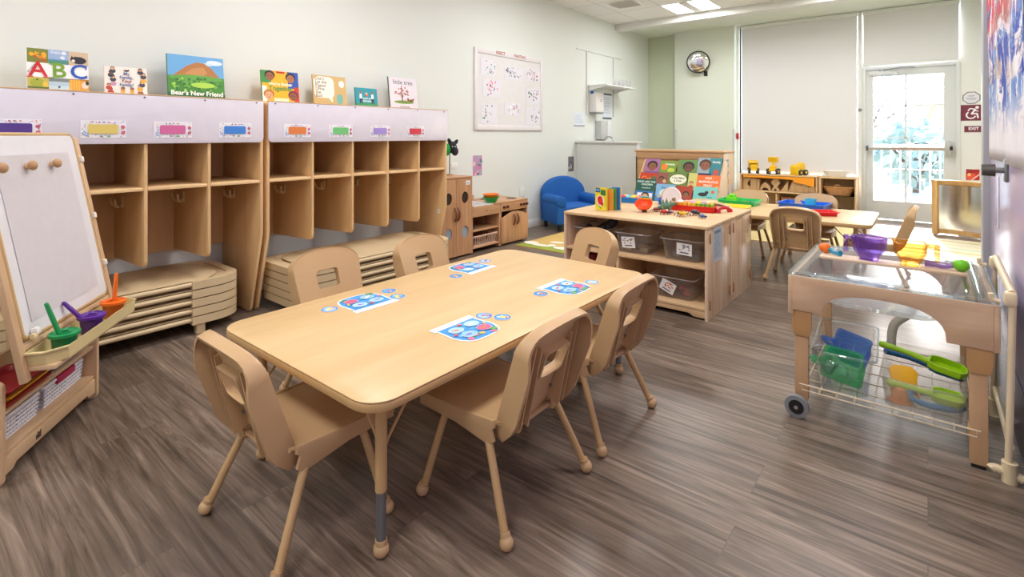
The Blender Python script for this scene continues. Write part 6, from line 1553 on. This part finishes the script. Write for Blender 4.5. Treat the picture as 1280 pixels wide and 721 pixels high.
measuring_cup(-.062, 2.893, .15, (250, 170, 0), 'yellow clear plastic measuring cup standing on the water table board', .95)
t = thing('toy_maraca', 'orange and turquoise toy maraca at the far left of water table board', 'maraca', (-.385, 2.93, .6245), -.6); MB().ball((-.01, 0, .024), .024, paint((240, 116, 20), .3), (1.15, 1, 1), 18).build('rattle', t)
MB().tube([(.015, 0, .020), (.035, 0, .016), (.06, 0, .013), (.075, 0, .014)], [.010, .012, .010, .013], clear((70, 190, 220), .06, .6, (80, 196, 226)), 12, smooth=3).build('handle', t)
t = thing('toy_maraca', 'lime green and clear purple toy maraca on the water table board', 'maraca', (.075, 2.895, .6245), PI - .1); MB().ball((-.035, 0, .025), .025, paint((112, 200, 30), .3), (1.15, 1, 1), 18).build('rattle', t)
MB().tube([(-.01, 0, .020), (.02, 0, .014), (.05, 0, .014), (.085, 0, .016)], [.010, .013, .011, .015], clear((190, 160, 220), .06, .5, (196, 170, 226)), 12, smooth=3).build('handle', t)
t = thing('toy_dropper', 'dark red and clear toy dropper lying in the water tub', 'dropper', (-.235, 2.625, .512), -.35); MB().cyl((-.02, 0, .008), (.03, 0, .008), .008, paint((150, 40, 54), .35), n=12).build('bulb', t); MB().cyl((-.09, 0, .006), (-.02, 0, .008), .0055, clear((200, 224, 234), .1, .4, (210, 228, 236)), n=12).build('tube', t); MB().ball((-.093, 0, .006), .008, paint((150, 40, 54), .35), n=10).build('tip', t)

# bins of sand and water toys on the wire rack
CL = clear((254, 255, 255), .025)
t = thing('clear_bin', 'very clear plastic bin of blue and green cups under the water table', 'bin', (-.288, 2.775, .1155), .05)
MB().tray(-.085, .085, -.21, .21, 0, .165, .003, CL, .022, .012, .006, .03).build('bin_body', t)
MB().tube([(x, y, .165) for x, y in rrect(-.117, .117, -.242, .242, .03, 4)], .0042, ACRE, 6, closed=True).build('bin_rim', t)
FR2 = clear((253, 252, 250), .02, .16, (248, 244, 236))
t = thing('clear_bin', 'frosted low bin of sand shovels under the water table', 'bin', (-.012, 2.792, .1155), 0)
MB().tray(-.125, .115, -.235, .21, 0, .115, .003, FR2, .010, .008, .006, .03).build('bin_body', t)
def scoop_cup(x, y, z, c, label, rot, s=1.0):
    t = thing('toy_cup', label, 'toy cup', (x, y, z)); t.rotation_euler = rot; m = clear(tuple(int(v * .25 + 191) for v in c), .03, .28, tuple(min(255, v + 55) for v in c))
    MB().tray(-.045 * s, .045 * s, -.04 * s, .04 * s, 0, .095 * s, .004, m, .012, .006, .005, .016).build('cup_body', t); MB().tube([(-.055 * s, 0, .085 * s), (-.095 * s, 0, .08 * s), (-.10 * s, 0, .04 * s), (-.09 * s, 0, .015 * s)], .008 * s, m, 8, smooth=4).build('handle', t)
scoop_cup(-.262, 2.86, .175, (30, 110, 226), 'blue clear toy cup at the back of the clear bin', (.9, .15, -.25), 1.2)
scoop_cup(-.270, 2.70, .150, (40, 190, 110), 'green clear toy cup at the front of the clear bin', (.95, .0, -.2), 1.25)
t = thing('toy_funnel', 'clear toy funnel in the left end of the clear bin', 'funnel', (-.335, 2.60, .120), .3); MB().lathe([(.010, 0), (.012, .05), (.036, .09), (.038, .094), (.032, .09), (.009, .05), (.008, 0)], ACRE, 20, cap0=False, cap1=False).build('funnel_body', t); MB().tube([(.036, 0, .09), (.065, 0, .085), (.07, 0, .05)], .005, ACRE, 6, smooth=3).build('handle', t)
def shovel(p, rot, c, label, L=.20, s=1.0):
    t = thing('sand_shovel', label, 'sand shovel', p); t.rotation_euler = rot; m = paint(c, .35)
    MB().tube([(-L, 0, .010), (-L * .5, 0, .014), (0, 0, .010)], [.0135, .011, .013], m, 12, smooth=3).ball((-L, 0, .010), .016, m, (1, 1, .9)).build('handle', t)
    b = MB(); pts = [(0, -.03), (.03, -.048), (.115, -.045), (.135, -.02), (.135, .02), (.115, .045), (.03, .048), (0, .03)]
    pts = [(x * s, y * s) for x, y in pts]; inn = [((x - .065 * s) * .90 + .065 * s, y * .88) for x, y in pts]
    b.prism(pts, .004, m); b.ring(pts, inn, .026, m); b.build('blade', t)
LIME = (164, 212, 24)
shovel((.0, 2.80, .238), (0.15, .16, -.10), LIME, 'long lime green sand shovel lying across the top of the frosted bin', .16, .92)
shovel((.01, 2.64, .165), (.25, .02, -.04), (176, 218, 40), 'lime green sand shovel in front inside the frosted bin', .13, .75)
shovel((.005, 2.86, .200), (.05, .10, -.12), (20, 96, 150), 'dark blue sand shovel under the long lime shovel', .15, .9)
t = thing('sand_rake', 'yellow-orange toy sand rake standing in the frosted bin', 'sand rake', (-.075, 2.69, .150)); t.rotation_euler = (.9, 0, .2); m = paint((244, 180, 24), .4)
MB().prism([(-.04, 0), (.04, 0), (.05, .07), (.03, .09), (-.03, .09), (-.05, .07)], .012, m, None, .004).build('blade', t); [MB().bb(-.045 + .022 * k - .005, -.045 + .022 * k + .005, -.03, .004, .0, .012, m, .003).build('tine', t) for k in range(5)]
t = thing('sand_sieve', 'blue ring-shaped toy lying in the front of frosted bin', 'toy ring', (.02, 2.66, .130), .1); MB().tube([(.085 * math.cos(a), .06 * math.sin(a), .012) for a in [2 * PI * k / 24 for k in range(24)]], .012, paint((40, 130, 190), .35), 10, closed=True).build('ring_body', t); MB().bb(-.09, -.07, -.02, .02, .004, .022, paint((40, 130, 190), .35), .005).build('grip', t)
t = thing('sand_mold', 'tan orange toy sand mold at the near left of the frosted bin', 'sand mold', (-.088, 2.625, .120), .4); MB().lathe([(0, 0), (.034, 0), (.028, .03), (.016, .05), (0, .055)], paint((230, 150, 80), .45), 10).build('mold_body', t); MB().lathe([(.034, 0), (.042, 0), (.042, .006), (.034, .006)], paint((230, 150, 80), .45), 20, cap0=False, cap1=False).build('rim', t)

# ------------------------------------------------------------------ see-through painting panel on its own feet, against the right wall
PV = paint((226, 206, 170), .4)
t = thing('painting_screen', 'clear painting panel in cream tube frame by the purple door', 'panel', (0, 0, 0)); PXX = .226
for y, z1 in ((2.47, .645), (3.02, .665)):
    b = MB(); b.tube([(PXX - .010, y, .03), (PXX - .004, y, .30), (PXX + .002, y, z1)], .0105, PV, 12); b.build('post', t)
    b = MB(); b.tube([(PXX - .055, y - .005, .030), (PXX - .045, y, .036), (PXX - .005, y, .030), (PXX + .028, y, .022)], .014, PV, 10, smooth=3); b.cyl((PXX - .006, y, 0), (PXX - .006, y, .07), .022, PV, n=16); b.build('foot', t)
    b = MB(); b.box((PXX - .004, y, z1 - .01), (.034, .044, .05), PV, .010); b.tube([(PXX - .03, y, z1 - .025), (PXX - .05, y, z1 - .02), (PXX - .055, y, z1)], .008, PV, 8, smooth=3); b.build('corner_clip', t)
MB().tube([(PXX, 2.46, .655), (PXX, 3.03, .675)], .012, PV, 12).build('top_rail', t)
MB().tube([(PXX - .003, 2.47, .12), (PXX - .003, 3.02, .12)], .010, PV, 12).build('bottom_rail', t)
MB().bb(PXX - .002, PXX + .002, 2.485, 3.005, .13, .655, clear((240, 242, 246), .10)).build('clear_sheet', t)

# ------------------------------------------------------------------ curved mirror play unit at the back right
MW = wood((226, 184, 124), (208, 160, 98), 'Z', 5, .4, 10); MIRR = paint((240, 241, 243), .16, 1.0)
t = thing('mirror_unit', 'wooden play unit with a curved mirror near the exit door', 'mirror', (0, 0, 0))
A, B_ = Vector((.045, 8.10)), Vector((.535, 7.86)); nrm = Vector((-(B_ - A).y, (B_ - A).x)).normalized()   # back side
def arc(f, off=0.0):
    p = A.lerp(B_, f); sag = .10 * (1 - (2 * f - 1) ** 2); q = p + nrm * (sag + off); return q
n = 16
def strip(z0, z1, o0, o1, m, name, f0=0.0, f1=1.0):
    b = MB(); pts = [tuple(arc(f0 + (f1 - f0) * k / n, o0)) for k in range(n + 1)] + [tuple(arc(f1 - (f1 - f0) * k / n, o1)) for k in range(n + 1)]
    b.prism(pts, z1 - z0, m, XY(z0)); return b.build(name, t, angle=50)
strip(.07, .60, .0, .004, MIRR, 'mirror_sheet', .06, .94); strip(.03, .635, .006, .018, MW, 'mirror_backing')
strip(.02, .065, -.022, .03, MW, 'bottom_rail'); strip(.61, .645, -.022, .03, MW, 'top_rail')
strip(.645, .66, -.04, .06, MW, 'top_ledge')
for f in (0.0, 1.0):
    p = arc(f); d = (B_ - A).normalized(); b = MB(); b.box((p.x + d.x * (.028 if f == 0 else -.028), p.y + d.y * (.028 if f == 0 else -.028), .33), (.056, .05, .65), MW, .006, (0, 0, math.atan2(d.y, d.x))); b.build('end_post', t)
b = MB(); q = B_ + Vector((.02, .09)); b.box((q.x, q.y, .33), (.022, .20, .66), MW, .005); b.build('return_panel', t)
MB().box((B_.x - .03, B_.y + .05, .672), (.07, .05, .024), MW, .005).build('corner_cap', t)
t = thing('toy_figure', 'small cream and orange toy figure on the floor before the mirror unit', 'toy', (.512, 7.70, .0085), .4); MB().lathe([(0, 0), (.03, 0), (.038, .03), (.03, .065), (.022, .075), (0, .08)], paint((236, 206, 170), .5), 18).build('body', t); MB().ball((0, 0, .098), .028, paint((246, 214, 150), .5)).build('head', t); MB().lathe([(.032, .095), (.026, .122), (0, .135)], paint((236, 150, 60), .5), 16).build('hat', t)

# ------------------------------------------------------------------ pictures, signs and fittings on the back wall
def sign(name, x, z, label, cat, b, y=YB - .0015): b.upright(); return tag(b.build(name, None, (x, y, z), (0, 0, 0), flat=True), label, cat)
MAR = (118, 42, 62)
b = MB(); b.prism([(-.066, -.07), (.066, -.07), (.066, .07), (-.066, .07)], .002, paint((200, 40, 36), .4)); b.layer = .002
r = random.Random(4); b.ell(-.02, -.02, .05, .05, (230, 90, 60)); b.poly([(-.066, .03), (.066, .07), (.066, .05), (-.066, .0)], (150, 24, 30)); b.poly([(-.02, -.07), (.066, .02), (.066, .0), (.0, -.07)], (240, 200, 190)); b.poly([(.02, -.07), (.066, -.02), (.066, -.035), (.035, -.07)], (160, 30, 40)); b.ell(-.035, .0, .018, .022, (246, 190, 120)); b.rect(-.066, .055, -.01, .07, (110, 30, 34))
sign('photo_print', .455, .685, 'small bright red photo low on the wall right of the exit door', 'photo', b)
b = MB(); o8 = [(.094 * math.cos(PI / 8 + PI / 4 * k), .084 * math.sin(PI / 8 + PI / 4 * k)) for k in range(8)]; b.prism(o8, .002, paint((60, 58, 72), .4)); b.layer = .002
b.poly([(x * .90, y * .89) for x, y in o8], (224, 222, 230)); b.text('STOP', 0, .022, .024, (90, 86, 104), bold=.0004); b.rect(-.055, -.006, .055, -.002, (130, 126, 142)); b.rect(-.05, -.018, .05, -.014, (130, 126, 142)); b.rect(-.04, -.030, .04, -.026, (150, 146, 160))
sign('octagon_sign', .442, 1.690, 'white octagonal sign with dark border beside the exit door', 'sign', b)
b = MB(); b.prism([(-.112, -.103), (.112, -.103), (.112, .103), (-.112, .103)], .003, paint(MAR, .4)); b.layer = .003; W_ = (244, 240, 242)
def arcpts(cx, cy, r0, r1, a0, a1, n=18): return [(cx + r0 * math.cos(a0 + (a1 - a0) * k / n), cy + r0 * math.sin(a0 + (a1 - a0) * k / n)) for k in range(n + 1)] + [(cx + r1 * math.cos(a1 - (a1 - a0) * k / n), cy + r1 * math.sin(a1 - (a1 - a0) * k / n)) for k in range(n + 1)]
b.poly(arcpts(-.012, -.03, .052, .036, 2.15, 6.0), W_); b.ell(.048, .068, .018, .018, W_)
def bar(x0, y0, x1, y1, w):
    d = Vector((x1 - x0, y1 - y0)).normalized(); q = Vector((-d.y, d.x)) * w; b.poly([(x0 + q.x, y0 + q.y), (x1 + q.x, y1 + q.y), (x1 - q.x, y1 - q.y), (x0 - q.x, y0 - q.y)], W_)
bar(.034, .048, -.008, -.018, .010); bar(.034, .044, -.022, .056, .0075); bar(-.022, .056, -.040, .022, .0075); bar(-.010, -.016, .048, -.010, .0085); bar(.046, -.006, .058, -.070, .0085); bar(.024, .030, .060, .018, .006)
sign('accessibility_sign', .449, 1.494, 'maroon sign with white wheelchair symbol beside the exit door', 'sign', b)
b = MB(); b.prism([(-.092, -.041), (.092, -.041), (.092, .041), (-.092, .041)], .003, paint(MAR, .4)); b.layer = .003; b.text('EXIT', 0, .006, .050, W_, bold=.0014); b.rect(-.05, -.032, .05, -.029, (170, 120, 134))
sign('exit_sign', .463, 1.280, 'small maroon EXIT sign under the wheelchair sign', 'sign', b)
t = thing('fire_alarm', 'small red wall-mounted box at the edge of the pale pier', 'alarm', (-2.448, YB - .025, 1.185)); MB().bb(-.02, .02, -.03, 0, -.05, .05, paint((196, 28, 40), .4), .006).build('alarm_housing', t); MB().bb(-.012, .012, -.033, -.029, -.03, .02, paint((160, 16, 28), .3), .003).build('alarm_lens', t)
t = thing('convex_mirror', 'round convex safety mirror with black rim on the pale pier', 'mirror', (-3.02, YB - .15, 2.435)); Mx = Matrix.Translation((0, -.11, 0)) @ Matrix.Rotation(PI / 2 + .10, 4, 'X') @ Matrix.Rotation(0, 4, 'Y')
Mx = Matrix.Translation((0, -.12, 0)) @ Matrix.Rotation(.35, 4, 'Z') @ Matrix.Rotation(PI / 2 + .12, 4, 'X')
MB().lathe([(.175 * math.sin(a), .42 * (math.cos(a * .75) - math.cos(.75 * PI / 2)) * .16) for a in [PI / 2 * k / 10 for k in range(10, -1, -1)]], paint((232, 234, 236), .03, 1.0), 36, Mx, cap0=True).build('mirror_dome', t, angle=60)
MB().tube([tuple(Mx @ Vector((.178 * math.cos(a), .178 * math.sin(a), .002))) for a in [2 * PI * k / 40 for k in range(40)]], .010, BLACK, 8, closed=True).build('rim', t)
b = MB(); b.tube([(.0, -.10, -.02), (.05, -.05, -.10), (.09, -.012, -.17)], .012, BLACK, 10); b.bb(.06, .12, -.014, 0, -.235, -.15, BLACK, .004); b.build('bracket', t)

# ------------------------------------------------------------------ big sheet of children's finger painting hung over the purple door
def painting_mat():
    m = bpy.data.materials.new('finger_paint'); m.use_nodes = True; nt = m.node_tree; b = nt.nodes['Principled BSDF']; L = nt.links
    tc = nt.nodes.new('ShaderNodeTexCoord'); b.inputs['Roughness'].default_value = .6
    sp = nt.nodes.new('ShaderNodeSeparateXYZ'); L.new(tc.outputs['Object'], sp.inputs[0])
    cur = None
    base = nt.nodes.new('ShaderNodeRGB'); base.outputs[0].default_value = lin((238, 234, 240)); cur = base.outputs[0]
    for k, (c, loc, sc, lo, hi, z0, z1) in enumerate((((150, 112, 92), (3, 1, 7), (1, 1.6, 3.0), .47, .53, -.40, -.1), ((96, 140, 206), (0, 5, 2), (1, 1.5, 2.8), .46, .52, -.50, -.32), ((30, 66, 176), (9, 2, 4), (1, 1.3, 2.6), .52, .56, -.52, -.3), ((206, 34, 62), (5, 8, 1), (1, 1.5, 2.8), .46, .52, -.06, .12), ((244, 240, 246), (2, 2, 9), (1, 10.0, 3.0), .56, .60, -.9, -.8))):
        mp = nt.nodes.new('ShaderNodeMapping'); mp.inputs['Location'].default_value = loc; mp.inputs['Scale'].default_value = sc; L.new(tc.outputs['Object'], mp.inputs['Vector'])
        n = nt.nodes.new('ShaderNodeTexNoise'); n.inputs['Scale'].default_value = 1.6; n.inputs['Detail'].default_value = 6; n.inputs['Roughness'].default_value = .65; n.inputs['Distortion'].default_value = .8; L.new(mp.outputs[0], n.inputs['Vector'])
        mr = nt.nodes.new('ShaderNodeMapRange'); mr.inputs[1].default_value = lo; mr.inputs[2].default_value = hi; L.new(n.outputs['Fac'], mr.inputs[0])
        mz = nt.nodes.new('ShaderNodeMapRange'); mz.inputs[1].default_value = z0; mz.inputs[2].default_value = z1; L.new(sp.outputs['Z'], mz.inputs[0])
        mu = nt.nodes.new('ShaderNodeMath'); mu.operation = 'MULTIPLY'; L.new(mr.outputs[0], mu.inputs[0]); L.new(mz.outputs[0], mu.inputs[1])
        mx = nt.nodes.new('ShaderNodeMix'); mx.data_type = 'RGBA'; L.new(mu.outputs[0], mx.inputs[0]); L.new(cur, mx.inputs[6]); mx.inputs[7].default_value = lin(c); cur = mx.outputs[2]
    L.new(cur, b.inputs['Base Color'])
    return m
bm2 = bmesh.new(); NY, NZ = 24, 20; rows = []
for i in range(NY + 1):
    y = -.68 + 1.36 * i / NY; rows.append([bm2.verts.new((-.012 - .006 * math.sin(9 * y + 2 * z_) - .004 * math.sin(23 * y) * (1 if z_ < -.2 else .3), y + (.02 * math.sin(3 * z_) if i == NY else 0), z_)) for z_ in [-.62 + 1.24 * j / NZ for j in range(NZ + 1)]])
for A_, C_ in zip(rows, rows[1:]):
    for j in range(NZ): bm2.faces.new((A_[j], C_[j], C_[j + 1], A_[j + 1]))
o = MB().add(bm2, painting_mat()).build('finger_painting', None, (XR, 3.19, 1.70), angle=80)
sm = o.modifiers.new('thickness', 'SOLIDIFY'); sm.thickness = .0012
tag(o, 'large sheet of red and blue finger painting on the purple door', 'painting')
